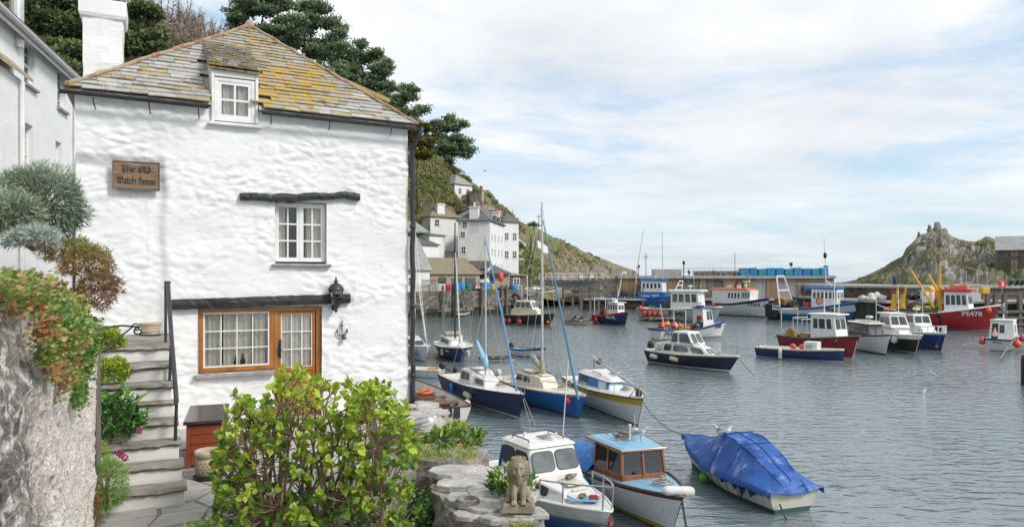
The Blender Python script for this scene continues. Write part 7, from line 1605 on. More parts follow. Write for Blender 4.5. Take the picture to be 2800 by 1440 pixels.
for bt,z,xs,nm in((O,.55,(-2.0,-.7,-1.4),'navy boat PH 75'),(Qb,1.1,(-3.9,-2.4,-4.4),'grey white boat P 940'),(Sb,1.2,(-2.2,.1,-1.4),'trawler FH6'),(Xb,1.9,(-2.0,-.6,-3.0),'red trawler PE478'),(X,.75,(-2.4,-.8,-1.6),'red boat with the white wheelhouse'),(Uu,.5,(-1.6,.1,-.6),'white boat FY603'),(Pb,2.3,(-4.4,-2.4,-3.4),'blue trawler WH707')):
 fish_box(bt,xs[0],-.5,z+.3,YBOX if bt is not Xb else BBOX,'stacked coloured fish boxes on '+nm,3);net_pile(bt,xs[1],.25,z+.35,GRNET if bt in(O,X,Xb)else ORNET,('green' if bt in(O,X,Xb)else 'orange')+' trawl net heaped on the deck of '+nm,.75);fish_box(bt,xs[2],.5,z+.3,GBOX,'grey fish box on the deck of '+nm,2)
for bt,x,y,z,nm in((E,2.2,.1,1.17,'bow of the navy yacht'),(F,2.1,.25,1.1,'bow of the bright blue yacht'),(G,2.3,.2,1.24,'bow of the yellow striped yacht'),(Bt,2.4,.1,1.1,'foredeck of the wooden wheelhouse boat'),(Vv_,2.6,0,1.1,'bow of the dark navy cabin cruiser'),(Wb,-1.8,0,.4,'floor of the navy open launch'),(D,2.4,0,.25,'bow of the open rowing boat')):coil(bt,x,y,z,ROPE,'coiled pale rope on the '+nm)
for bt,x,z,nm in((O,1.0,3.0,'navy boat PH 75'),(Qb,2.4,4.6,'grey white boat P 940'),(Rb,1.8,4.5,'white boat FY614'),(Xb,2.2,4.9,'red trawler PE478'),(Uu,2.0,3.2,'white boat FY603'),(Yb,.5,2.5,'white boat with dark cabin windows'),(AA,-.6,2.95,'dark blue motor boat'),(Pb,2.6,5.9,'blue trawler WH707')):
 bt.tube('whip_aerial',[(x,.4,z),(x-.1,.45,z+2.4)],.022,WHITE);bt.tube('whip_aerial',[(x+.5,-.4,z),(x+.45,-.45,z+1.6)],.022,BLACK)
 m=MB();m.lathe([(.05,z),(.05,z+.35),(.3,z+.38),(.32,z+.5),(.2,z+.56),(0,z+.57)],(x-.4,0,0),12);bt.b(m,'radar_dome',WHITE,smooth=False)
#VILLAGE, QUAY, PIER
HWALL=M('village_whitewash',(.8,.8,.79),(.7,.7,.69),scale=.6,detail=8,rough=.85,bump=.3,bscale=3,bdist=.05,c3=(.55,.54,.51),s3=.8,t3=(.62,.8),stretch=(1,1,.4));HCREAM=M('village_stone_cream',(.42,.35,.25),(.3,.25,.18),scale=1.2,rough=.9,bump=.6,bscale=3,bdist=.08);HSTONE=M('village_dark_stone',(.16,.135,.115),(.09,.08,.07),scale=1.3,rough=.9,bump=.8,bscale=3,bdist=.1)
RSL=M('village_slate',(.15,.15,.155),(.1,.1,.105),scale=1.4,detail=8,rough=.7,bump=.6,bscale=5,bdist=.06,stretch=(1,1,3),c3=(.22,.2,.15),s3=.7,t3=(.55,.7));RTAN=M('village_mossy_slate',(.26,.22,.155),(.2,.17,.12),scale=1.2,detail=8,rough=.85,bump=.6,bscale=5,bdist=.06,stretch=(1,1,3),c3=(.3,.2,.06),s3=.6,t3=(.6,.72));RPALE=M('village_pale_slate',(.34,.34,.34),(.25,.25,.245),scale=1.2,detail=8,rough=.75,bump=.6,bscale=5,bdist=.06,stretch=(1,1,3));RBLUE=M('village_blue_slate',(.1,.11,.13),(.075,.08,.095),scale=1.5,rough=.6,bump=.4,bscale=6,bdist=.04)
GREENP=M('green_trim_paint',(.03,.16,.1),rough=.5);REDPOT=M('red_chimney_pot',(.34,.12,.06),(.24,.08,.04),rough=.8)
class House:
 def __init__(s,label,A,B,depth,z0,ytop,wallm,roof,roofm,rise,name='house',wins=(),swins=(),over=.3,cat='house',winfr=WHITE,gl=GLASSD):
  a,c=at(A[0],HY,A[1]),at(B[0],HY,B[1]);a.z=c.z=0
  s.a=a;s.u=(c-a).normalized();s.n=V(-s.u.y,s.u.x,0);s.w=(c-a).length;s.d=depth;s.z0=z0
  s.zt=EYE+(HY-ytop)/FPX*A[1];s.root=thing(name,label,cat,a+s.u*s.w/2+V(0,0,z0),atan2(s.u.y,s.u.x));P=s.P
  b=MB();w,d,zt=s.w,depth,s.zt;b.hexa([P(0,0,z0),P(w,0,z0),P(w,d,z0),P(0,d,z0)],[P(0,0,zt),P(w,0,zt),P(w,d,zt),P(0,d,zt)]);rz=zt+rise
  if roof=='gx':b.add([P(0,0,zt),P(0,d,zt),P(0,d/2,rz-.05)],[(0,2,1)]);b.add([P(w,0,zt),P(w,d,zt),P(w,d/2,rz-.05)],[(0,1,2)])
  if roof=='gy':b.add([P(0,0,zt),P(w,0,zt),P(w/2,0,rz-.05)],[(0,1,2)]);b.add([P(0,d,zt),P(w,d,zt),P(w/2,d,rz-.05)],[(0,2,1)])
  s.wall=b.build('wall',wallm,s.root);o=over;b=MB()
  E=[P(-o,-o,zt-.1),P(w+o,-o,zt-.1),P(w+o,d+o,zt-.1),P(-o,d+o,zt-.1)]
  if roof=='hip':
   k=min(w,d)/2;r0,r1=(P(k,d/2,rz),P(w-k,d/2,rz))if w>=d else(P(w/2,k,rz),P(w/2,d-k,rz));F=[(E[0],E[1],r1,r0),(E[1],E[2],r1),(E[2],E[3],r0,r1),(E[3],E[0],r0)]if w>=d else[(E[0],E[1],r0),(E[1],E[2],r1,r0),(E[2],E[3],r1),(E[3],E[0],r0,r1)]
  elif roof=='gx':r0,r1=P(-o,d/2,rz),P(w+o,d/2,rz);F=[(E[0],E[1],r1,r0),(E[2],E[3],r0,r1)]
  elif roof=='gy':r0,r1=P(w/2,-o,rz),P(w/2,d+o,rz);F=[(E[1],E[2],r1,r0),(E[3],E[0],r0,r1)]
  else:r0,r1=P(-o,d+o,rz),P(w+o,d+o,rz);F=[(E[0],E[1],r1,r0)]
  for f in F:nn=(f[1]-f[0]).cross(f[2]-f[0]).normalized();b.poly(f,.14,nrm=nn)
  s.roof=b.build('roof',roofm,s.root);s.rz=rz
  for(x,z,ww,hh)in wins:s.win(P(x*w,0,0),s.u,-s.n,z,ww,hh,winfr,gl)
  for(y,z,ww,hh)in swins:s.win(P(w,y*d,0),s.n,s.u,z,ww,hh,winfr,gl)
 def P(s,x,y,z):return s.a+s.u*x+s.n*y+V(0,0,z)
 def win(s,c,ux,nn,z,ww,hh,fr,gl):
  b=MB();q=lambda x,zz,o:c+ux*x+V(0,0,s.z0+z+zz)+nn*o;t=.07
  for x0,x1,z0,z1 in((-ww/2,ww/2,-hh/2-t,-hh/2+t),(-ww/2,ww/2,hh/2-t,hh/2+t),(-ww/2-t,-ww/2+t,-hh/2,hh/2),(ww/2-t,ww/2+t,-hh/2,hh/2),(-.04,.04,-hh/2,hh/2),(-ww/2,ww/2,-.035,.035)):b.hexa([q(x0,z0,.0),q(x1,z0,.0),q(x1,z0,.06),q(x0,z0,.06)],[q(x0,z1,.0),q(x1,z1,.0),q(x1,z1,.06),q(x0,z1,.06)],0)
  b.add([q(-ww/2,-hh/2,.025),q(ww/2,-hh/2,.025),q(ww/2,hh/2,.025),q(-ww/2,hh/2,.025)],[(0,1,2,3)],1);b.build('window',[fr,gl],s.root)
 def chimney(s,x,y,zb,h,w=.9,d=.7,m_=None,pots=2,potm=None):
  b=MB();c=s.P(x,y,0);rz=atan2(s.u.y,s.u.x);b.box((c.x,c.y,zb+h/2),(w,d,h),rz);b.box((c.x,c.y,zb+h),(w+.25,d+.25,.2),rz);o=b.build('chimney',m_ or HWALL,s.roof);b=MB()
  for k in range(pots):p=c+s.u*((k-(pots-1)/2)*w*.45);b.lathe([(.16,0),(.14,.7),(.17,.75)],(p.x,p.y,zb+h+.1),8)
  b.build('chimney_pot',potm or REDPOT,s.roof)
 def boxp(s,name,m_,x0,x1,y0,y1,z0,z1,**k):b=MB();b.hexa([s.P(x0,y0,z0),s.P(x1,y0,z0),s.P(x1,y1,z0),s.P(x0,y1,z0)],[s.P(x0,y0,z1),s.P(x1,y0,z1),s.P(x1,y1,z1),s.P(x0,y1,z1)]);return b.build(name,m_,s.root,**k)
QL=[(1085,105),(1150,108.5),(1230,112),(1330,118),(1440,127),(1478,130)]
qp=[at(a,HY,y)for a,y in QL];poly=[(p.x,p.y)for p in qp]+[(6,150),(-60,150),(-60,100)]
b=MB();rubble(b,poly,-1.2,4.1,.35,step=1.0,zs=.5,seed=5.0);b.poly([(x,y,3.6)for x,y in poly],.46)
n_=len(b.f)
for k in range(n_):
 zc=sum(b.v[i][2]for i in b.f[k])/len(b.f[k])
 if zc<1.15+.5*fbm(b.v[b.f[k][0]][0]*.3,zc):b.m[k]=1
tag(b.build('quay',[QUAYSTONE,DARKQUAY]),kind='structure')
QZ=4.08
def quay_pt(px):p=at(px,HY,np.interp(px,[a for a,_ in QL],[y for _,y in QL]));p.z=0;return p
h8=House('white harbour house with broad pale slate roof just right of the cottage corner',(1095,107.5),(1175,110.5),9,QZ,738,HWALL,'gx',RPALE,5.2,wins=[(.35,1.6,1.0,1.2)]);h8.boxp('lean_to_roof',RBLUE,-.5,2.6,-.6,2,h8.zt-.2,h8.zt+.1)
b=MB();[b.beam(h8.P(.62*h8.w+i*.35,-1.0,QZ),h8.P(.62*h8.w+i*.35,-1.0,QZ+1.9),.1,.08,up=(0,1,0))for i in range(9)];b.beam(h8.P(.62*h8.w,-1,QZ+1.7),h8.P(.62*h8.w+3,-1,QZ+1.7),.1,.1);tag(b.build('picket_fence',GREYWOOD),'grey slatted timber fence in front of the white harbour house','fence')
h1=House('small chalet with green trimmed pale roof on the bank above the harbour',(1100,122),(1160,126),6,9.2,632,HCREAM,'gx',RPALE,2.0,wins=[(.15,1.6,.9,1.2)],over=.7);h1.boxp('bargeboard',GREENP,-.75,h1.w+.75,-.82,-.7,h1.zt-.3,h1.zt);h1.boxp('green_door',GREENP,h1.w*.72,h1.w*.72+.95,-.06,.05,10.3,12.4)
h9=House('low white outhouse with slate lean-to roof below the green trimmed chalet',(1143,118),(1198,121),5,6.2,668,HWALL,'lean',RSL,1.5,name='outhouse',wins=[(.2,1.4,.7,.8)])
House('long weathered white outbuilding wall between the chalet and the tall houses',(1174,123),(1217,126),4,6.0,641,HWALL,'lean',RTAN,.5,name='outbuilding')
h2=House('white hipped roof house with red chimney pots left of the tall white house',(1177,131),(1256,135),9,7.0,591,HWALL,'hip',RTAN,2.6,wins=[(.22,9.3,1.0,1.3)]);h2.chimney(.4*h2.w,.8,h2.zt-.2,2.6,1.6,.9,pots=3)
h3=House('tall white four storey harbour house with slate roof',(1252,124.5),(1339,123.5),13.5,QZ,604,HWALL,'hip',RSL,2.5,wins=[(.22,11.3,.8,1.1),(.16,9.6,.8,1.1),(.18,6.9,.8,1.3)],swins=[(y,z,.85,1.3)for z in(4.0,6.6,9.2)for y in(.14,.34,.58,.8)]);h3.chimney(.5*h3.w,.5,h3.zt-2.2,4.6,1.6,1.0,pots=1,potm=HWALL);h3.boxp('porch_roof',RTAN,.45*h3.w,h3.w+.3,-1.6,0,8.1,9.1);h3.boxp('porch',HWALL,.5*h3.w,h3.w,-1.3,0,5.5,8.1);h3.boxp('porch_glazing',GLASSD,.66*h3.w,.9*h3.w,-1.36,-1.3,6.1,7.8)
for y in(.3,.55,.8):h3.boxp('dormer',HSTONE,h3.w-.2,h3.w+.08,y*h3.d,y*h3.d+1.6,h3.zt-.1,h3.zt+1.2)
h3.chimney(h3.w*.75,h3.d-.8,h3.zt,2.6,1.3,.9,pots=1)
h4=House('white terrace house beyond the tall harbour house, farthest along the row',(1374,141),(1418,142.5),9,5.0,606,HWALL,'hip',RSL,1.8,wins=[(.25,5.7,.9,1.5),(.75,5.7,.9,1.5),(.25,9.3,.9,1.5),(.75,9.3,.9,1.5)]);h4.chimney(.2*h4.w,3,h4.zt,2.3,1,.8,m_=HCREAM,pots=1);House('white terrace house wedged between the tall house and the end of the row',(1345,137),(1376,141),9,8.0,590,HWALL,'gx',RSL,1.8,wins=[(.8,7.5,.9,1.4)]).chimney(1,3,21,2.2,1,.8,m_=HCREAM)
h6=House('brown roofed house behind the tall white harbour house',(1292,156),(1362,160),9,9,572,HSTONE,'hip',RTAN,2.6);h6.chimney(1.6,3,h6.zt,3.4,1.5,1,m_=HSTONE,pots=1)
House('steep slate roofed cottage on the bank between the upper villa and the tall house',(1283,161),(1322,163),7,12,562,HSTONE,'gy',M('village_brown_slate',(.15,.125,.1),(.1,.085,.07),rough=.8),3.6)
h5=House('white villa with hipped slate roof high on the wooded slope',(1243,163),(1291,166.5),9,18,502,HWALL,'hip',RPALE,2.4,wins=[(.3,8.0,.9,1.3),(.75,8.0,.9,1.3)],swins=[(.3,8.0,.8,1.3),(.6,8.0,.8,1.3)]);h5.chimney(1.0,5,h5.zt,3.0,1.1,1,m_=HSTONE,pots=1);h5.chimney(-1.5,4,h5.zt-3,5.0,.9,.9,m_=HCREAM,pots=1);h5.boxp('bay',HWALL,.45*h5.w,h5.w,-1.6,0,19.0,24.6);h5.boxp('bay_roof',RPALE,.4*h5.w,h5.w+.4,-2.0,.2,24.6,25.1)
h7=House('long fish shed with tan mossy roof and dark doors on the quay',(1177,114),(1312,120.5),9,QZ,749,HCREAM,'gx',RTAN,2.7,name='fish_shed',wins=[(.23,1.6,1.5,1.1)],cat='shed',gl=GLASSD,winfr=HSTONE)
for x0,x1 in((.41,.47),(.54,.62),(.69,.9)):h7.boxp('shed_door',RBLUE,x0*h7.w,x1*h7.w,-.12,.05,QZ,QZ+2.1)
h7b=House('blue slate roofed fish shed beside the tan roofed shed on the quay',(1268,121.5),(1394,125),6,QZ,749,HCREAM,'lean',RBLUE,0,name='fish_shed',cat='shed',wins=[(.44,1.8,1.6,1.6)],winfr=HSTONE);h7b.boxp('shed_door',RBLUE,.58*h7b.w,.68*h7b.w,-.12,.05,QZ,QZ+2.2)
bpy.data.objects.remove(h7b.roof);b=MB();b.poly([at(1306,749,120.2),at(1398,749,124.6),at(1266,688,131),at(1213,689,126)],.2,nrm=(0,0,1));b.build('roof',RBLUE,h7b.root)
House('low dark flat roofed hut at the end of the fish sheds',(1396,126.5),(1436,128.5),5,QZ,752,HSTONE,'lean',RTAN,.4,name='hut',cat='hut',wins=[(.4,1.4,1.4,1.1)])
def fac(px):return 18.5*800/(800-px)
hl=House('white rendered house at the far left behind the garden wall',(-420,fac(-420)),(203,fac(203)),8,4.0,-300,HWALL,'none',RSL,.3,over=.0)
bpy.data.objects.remove(hl.roof);bpy.data.objects.remove(hl.wall)
ztp=13.3;b=MB();d_=8
def lx(px):p=at(px,HY,fac(px));return(V(p.x,p.y,0)-hl.a).dot(hl.u)
def lz(px,py):return EYE+(HY-py)/FPX*fac(px)
OW=[(lx(x0),lx(x1),lz((x0+x1)/2,y1),lz((x0+x1)/2,y0))for x0,x1,y0,y1 in((66,96,118,236),(157,180,190,300),(62,90,338,500),(152,168,388,500))]
XS=sorted({0,hl.w}|{o[0]for o in OW}|{o[1]for o in OW});ZS=sorted({4.0,ztp}|{o[2]for o in OW}|{o[3]for o in OW})
for i in range(len(XS)-1):
 for j in range(len(ZS)-1):
  xm_,zm_=(XS[i]+XS[i+1])/2,(ZS[j]+ZS[j+1])/2
  if any(o[0]<xm_<o[1]and o[2]<zm_<o[3]for o in OW):continue
  b.add([hl.P(XS[i],0,ZS[j]),hl.P(XS[i+1],0,ZS[j]),hl.P(XS[i+1],0,ZS[j+1]),hl.P(XS[i],0,ZS[j+1])],[(0,1,2,3)])
for x0,x1,z0,z1 in OW:
 for q in(((x0,z0),(x0,z1)),((x1,z1),(x1,z0)),((x0,z1),(x1,z1)),((x1,z0),(x0,z0))):b.add([hl.P(q[0][0],0,q[0][1]),hl.P(q[1][0],0,q[1][1]),hl.P(q[1][0],.28,q[1][1]),hl.P(q[0][0],.28,q[0][1])],[(0,1,2,3)])
w_=hl.w;b.add([hl.P(w_,0,4),hl.P(w_,8,4),hl.P(w_,8,ztp),hl.P(w_,0,ztp),hl.P(w_,4,ztp+3)],[(0,1,2,4,3)]);hl.wall=b.build('wall',WASH,hl.root)
for x0,x1,z0,z1 in OW:
 b=MB();q=lambda x,y,z:hl.P(x,y,z)
 def fb(x_0,x_1,z_0,z_1,y0=.14,y1=.24,mi=0):b.hexa([q(x_0,y0,z_0),q(x_1,y0,z_0),q(x_1,y1,z_0),q(x_0,y1,z_0)],[q(x_0,y0,z_1),q(x_1,y0,z_1),q(x_1,y1,z_1),q(x_0,y1,z_1)],mi)
 t=.07;zm_=(z0+z1)/2;xm_=(x0+x1)/2
 fb(x0,x0+t,z0,z1);fb(x1-t,x1,z0,z1);fb(x0+t,x1-t,z0,z0+t);fb(x0+t,x1-t,z1-t,z1);fb(x0+t,x1-t,zm_-.035,zm_+.035,.13,.23);fb(xm_-.02,xm_+.02,z0+t,z1-t,.15,.22)
 for zz in((z0+zm_)/2,(z1+zm_)/2):fb(x0+t,x1-t,zz-.015,zz+.015,.155,.215)
 fb(x0+t,x1-t,z0+t,z1-t,.185,.195,1);b.build('window',[WHITE,GLASSD],hl.root)
 hl.boxp('window_sill',LEADS,x0-.08,x1+.08,-.1,.15,z0-.08,z0-.004)
b=MB();b.poly([hl.P(-.3,-.28,ztp-.05),hl.P(w_+.12,-.28,ztp-.05),hl.P(w_+.12,4,ztp+3.05),hl.P(-.3,4,ztp+3.05)],.12,nrm=(V(0,0,1)));b.poly([hl.P(w_+.12,8.3,ztp),hl.P(-.3,8.3,ztp),hl.P(-.3,4,ztp+3.05),hl.P(w_+.12,4,ztp+3.05)],.12,nrm=V(0,0,1));hl.roof=b.build('roof',RSL,hl.root)
b=MB();b.tube([hl.P(-.2,-.34,ztp-.12),hl.P(w_+.2,-.34,ztp-.16)],.075,8);b.build('gutter',M('pale_grey_gutter',(.5,.5,.5),rough=.5),hl.root);hl.boxp('fascia',WHITE,-.2,w_+.1,-.26,-.22,ztp-.3,ztp-.06)
b=MB();b.tube([hl.P(w_-.12,-.3,ztp-.2),hl.P(w_-.2,-.09,ztp-.9),hl.P(w_-.2,-.09,9.8)],.06,7);b.build('downpipe',WHITE,hl.root);b=MB();b.tube([hl.P(w_-.2,-.09,9.8),hl.P(w_-.2,-.09,4)],.075,7);b.lathe([(.14,0),(.16,.2),(.1,.25)],hl.P(w_-.2,-.09,9.75),8);b.build('downpipe',BLACK,hl.root)
p=at(46,70,19.6);b=MB();b.lathe([(.17,-.6),(.17,.75),(.12,.78),(.12,.9),(.28,.93),(.26,1.0),(.1,1.06),(0,1.08)],p,14);b.build('flue',ALU,hl.root,smooth=False)
px_=lx(44);WZ=lz(20,215);hl.boxp('side_wing',WASH,px_-5,px_-.6,-.3,-.02,4,WZ);b=MB();b.poly([hl.P(px_-5,-.5,WZ),hl.P(px_-.3,-.5,WZ),hl.P(px_-.3,-.02,WZ+.45),hl.P(px_-5,-.02,WZ+.45)],.1);b.build('wing_roof',SLATE1,hl.root);b=MB();b.tube([hl.P(px_-.8,-.4,4),hl.P(px_-.8,-.4,WZ-.1)],.06,7);b.build('downpipe',WHITE,hl.root)
hc=House('narrow cream house glimpsed between the white house and the cottage',(186,27.5),(214,27.7),5,4,330,M('cream_render',(.55,.5,.38),(.45,.4,.3),scale=2,rough=.8),'lean',RSL,.8,wins=[(.55,4.6,.5,1.9),(.5,2.4,.5,1.2)],winfr=HCREAM,gl=GLASSL)
#people
JACK={c:M('jacket_'+c,col,tuple(x*.7 for x in col),scale=8,rough=.9)for c,col in(('blue',(.03,.12,.4)),('dark',(.02,.022,.035)),('navy',(.02,.035,.1)),('red',(.35,.04,.04)))};TROU=M('dark_trousers',(.03,.035,.05),rough=.9);SKIN=M('skin',(.5,.3,.22),rough=.6);HAIR=M('brown_grey_hair',(.1,.08,.065),rough=.9)
def person(label,p,rz,jacket,sit=False):
 r=thing('person',label,'person',p,rz);dz=-.42 if sit else 0;b=MB()
 hip,neck=(0,0,.95+dz),(.03,0,1.42+dz);kn=[((.42,s_*.1,.5)if sit else(.04,s_*.1,.5))for s_ in(1,-1)];ft=[((.42,s_*.1,.06)if sit else(.0,s_*.11,.06))for s_ in(1,-1)]
 b.tube([hip,(.0,0,1.2+dz),neck,(.04,0,1.52+dz)],[.13,.14,.09,.055],10);b.lathe([(.03,-.13),(.075,-.09),(.092,0),(.085,.07),(.05,.115),(.01,.125)],(.05,0,1.63+dz),12);b.ell((.145,0,1.62+dz),(.022,.016,.025),6,5)
 for i,s_ in enumerate((1,-1)):
  b.tube([(0,s_*.09,.92+dz),kn[i],ft[i]],[.085,.058,.04],8);b.ell((ft[i][0]+.07,ft[i][1],.04),(.13,.05,.045),8,6)
  b.tube([(0,s_*.17,1.38+dz),(-.02,s_*.24,1.12+dz),(.14,s_*.2,.95+dz)],[.05,.042,.032],8);b.ell((.18,s_*.19,.92+dz),(.05,.022,.035),6,5)
 o=b.build('body',SKIN,r,world=False);m_=o.modifiers.new('r','REMESH');m_.mode='VOXEL';m_.voxel_size=.02;m_.use_smooth_shade=True
 b=MB();b.tube([(0,0,.84+dz),(0,0,1.0+dz),(0,0,1.25+dz),(.02,0,1.42+dz),(.03,0,1.47+dz)],[.17,.165,.18,.14,.075],12)
 for s_ in(1,-1):b.tube([(0,s_*.15,1.4+dz),(-.02,s_*.245,1.12+dz),(.13,s_*.2,.96+dz)],[.075,.065,.05],8)
 b.build('jacket',JACK[jacket],r,world=False,smooth=True);b=MB()
 for i,s_ in enumerate((1,-1)):b.tube([(0,s_*.085,.93+dz),kn[i],(ft[i][0],ft[i][1],.1)],[.11,.08,.06],8)
 b.build('trousers',TROU,r,world=False,smooth=True);b=MB();b.ell((.035,0,1.675+dz),(.1,.092,.09));b.build('hair',HAIR,r,world=False,smooth=True)
#things on the fishing quay
def barrel(p,r,h,m_,label,group='tubs and barrels on the fishing quay',name='barrel'):
 b=MB();b.lathe([(0,0),(r*.88,0),(r,h*.3),(r,h*.7),(r*.9,h),(r*.8,h),(r*.78,h*.94),(0,h*.94)],p,12);return tag(b.build(name,m_,smooth=False),label,'barrel',group)
for px,w_,h_,mm,lab in((1247,.55,1.25,BLUEB,'left blue tub standing behind the black mast on the fishing quay'),(1261,.6,1.3,BLUEB,'right blue tub standing behind the black mast on the fishing quay'),(1278,.7,1.2,GREENP,'dark green tub on the fishing quay above the left ladder'),(1327,.95,1.35,BLUEB,'big blue tub heaped with white net on the fishing quay'),(1347,.45,1.1,YELP,'yellow tub on the fishing quay right of the big blue tub'),(1222,.55,1.1,REDH,'red tub at the left end of the fishing quay'),(1405,.7,.9,BLUEB,'low blue tub near the bridge end of the fishing quay')):p=quay_pt(px)+V(0,.9,QZ);barrel(p,w_,h_,mm,lab)
def heap(name,label,c,r,n,mats_,sc=(.4,.35,.28),cat='sacks'):
 t_=thing(name,label,cat,c);b=MB()
 for k in range(n):a=random.uniform(0,6.28);f=sqrt(random.random());b.ell(c+V(r[0]*f*cos(a),r[1]*f*sin(a),r[2]*(1-f)*random.random()+sc[2]*.6),(sc[0]*random.uniform(.7,1.2),sc[1]*random.uniform(.7,1.2),sc[2]*random.uniform(.7,1.2)),8,6,mi=k%len(mats_),rz=random.uniform(0,3))
 b.build('sacks',mats_,t_,smooth=True);return t_
WSACK=M('white_sacking',(.7,.69,.66),(.55,.54,.51),scale=5,rough=.9);BUFFS=M('buff_sacking',(.5,.42,.3),(.62,.57,.48),scale=5,rough=.9)
heap('net_heap','white net heaped above the big blue tub on the fishing quay',quay_pt(1326)+V(0,.9,QZ+1.2),(.9,.6,.7),16,[WSACK],cat='net');heap('net_heap','heap of dark nets and pots between the fish shed doors',quay_pt(1295)+V(0,1.5,QZ),(1.3,.8,.8),14,[NETG,BLKH,WSACK],cat='net');heap('net_heap','heap of orange and white floats right of the dark green tub',quay_pt(1308)+V(0,1.0,QZ),(.8,.5,.6),12,[ORANGEB,WSACK,PINKB],(.25,.25,.22),cat='floats');heap('net_heap','dark heap of pots in front of the blue slate roofed shed',quay_pt(1366)+V(0,1.2,QZ),(1.5,.8,.9),14,[BLKH,NETG,BUFFS],cat='pots');heap('sack_heap','row of white sacks beside the footbridge',at(1457,HY,128.5)+V(0,1.0,3.9-EYE),(2.6,.7,.3),34,[WSACK])
for x0,x1,lab,mm in((1193,1214,'pale crate stack on the quay left of the red tub',WHITEB),(1174,1188,'white locker against the harbour house fence',WHITE),(1234,1241,'dark crate beside the red tub on the fishing quay',BLKH)):
 p,q=quay_pt(x0),quay_pt(x1);c=(p+q)/2;b=MB();wd=(q-p).length
 for k in range(3):b.box((c.x,c.y+.9,QZ+.2+.4*k),(wd-.06*(k%2),.8,.37),.2)
 tag(b.build('crate_stack',mm,bevel=.04),lab,'crates')
p=at(1369,757,120.3);b=MB();b.ell(p,(.5,.4,.8));tag(b.build('float',ORANGEB,smooth=True),'big orange float hanging on the wall of the blue slate roofed shed','float')
def ladder(px,y0,y1,w_,lab,mm,n=7,off=.55):
 p=quay_pt(px);p=V(p.x,p.y-off,0);z1,z0=EYE+(HY-y0)/FPX*p.y,EYE+(HY-y1)/FPX*p.y;th=thing('quay_ladder',lab,'ladder',p+V(0,0,z0),.3,'ladders on the quay wall')
 for s_ in(-1,1):b=MB();b.beam(p+V(s_*w_,0,z0),p+V(s_*w_,0,z1),.22,.16,up=(0,1,0));b.build('stile',mm,th)
 b=MB();[b.beam(p+V(-w_,0,z0+(z1-z0)*(k+.5)/n),p+V(w_,0,z0+(z1-z0)*(k+.5)/n),.12,.14)for k in range(n)];b.build('rungs',mm,th)
ladder(1268,790,832,.55,'timber ladder on the quay wall nearest the black mast',GREYWOOD);ladder(1324,795,838,.55,'timber ladder on the quay wall below the big blue tub',GREYWOOD);ladder(1422,778,823,.35,'narrow pale ladder on the quay wall near the tyre',ALU,9)
for px,lab in((1244,'just left of the left blue tub'),(1318,'just left of the big blue tub'),(1372,'below the big orange float'),(1385,'right of the big orange float'),(1430,'between the two tyres'),(1212,'left of the red tub')):p=quay_pt(px);b=MB();b.lathe([(.2,-1.5),(.2,QZ+.8),(.1,QZ+.95)],(p.x,p.y-.65,0),8);tag(b.build('quay_pile',GREYWOOD),'upright timber pile on the fishing quay wall '+lab,'post','fender piles along the fishing quay')
for px,py,r_,lab in((1409,821,1.05,'large black tyre hanging on the quay wall beside the pale ladder'),(1437,819,.75,'smaller black tyre hanging on the quay wall right of the pale ladder')):p=quay_pt(px);c=at(px,py,p.y-.75);b=MB();b.tube([c+V(r_*.7*cos(t),-.1*sin(t),r_*sin(t))for t in np.linspace(0,2*pi,19)],.28,7);tag(b.build('tyre',RUBBER,smooth=True),lab,'tyre')
rope('slack rope looped on the quay wall left of the tyre',[at(1345,828,117),at(1376,808,119.5)],.05,.5)
fbr=thing('footbridge','dark grey footbridge with white railings on timber piles','bridge',at(1540,785,131));b=MB();P0,P1=at(1424,769,131),at(1640,774,134);
b.poly([at(1424,763,131),at(1640,767,134),at(1640,783,134),at(1560,786,133),at(1424,776,131)][::-1],3.0,nrm=(0,1,0));b.build('bridge_beam',M('bridge_grey_steel',(.085,.09,.1),(.06,.065,.07),scale=2,rough=.6),fbr);b=MB()
for k in range(11):a=at(1474+17.5*k,766,131.5+.2*k);b.tube([a,a+V(0,0,1.25)],.05,4)
for h_ in(.65,1.25):b.tube([at(1474,766,131.5)+V(0,0,h_),at(1650,766,133.7)+V(0,0,h_)],.05,4)
b.build('railing',WHITE,fbr);b=MB()
for px in(1540,1566,1590,1614,1637):a=at(px,HY,132.2);b.beam(V(a.x,a.y,-1),V(a.x,a.y,4.8),.4,.4,up=(0,1,0));b.build('pile',GREYWOOD,fbr);b=MB()
for py in(789,805):b.beam(at(1540,py,131.9),at(1640,py,132.2),.3,.45)
b.beam(at(1614,785,131.8),at(1637,774,131.9),.2,.3);b.build('cross_timbers',GREYWOOD,fbr)
for px,lab in((1590,'left white notice on the footbridge railing'),(1619,'right white notice on the footbridge railing')):c=at(px,753,132.3);b=MB();b.box(c,(.55,.06,.95));b.box(c+V(0,-.035,.25),(.4,.03,.2),mi=1);tag(b.build('notice',[WHITE,PINKB]),lab,'sign')
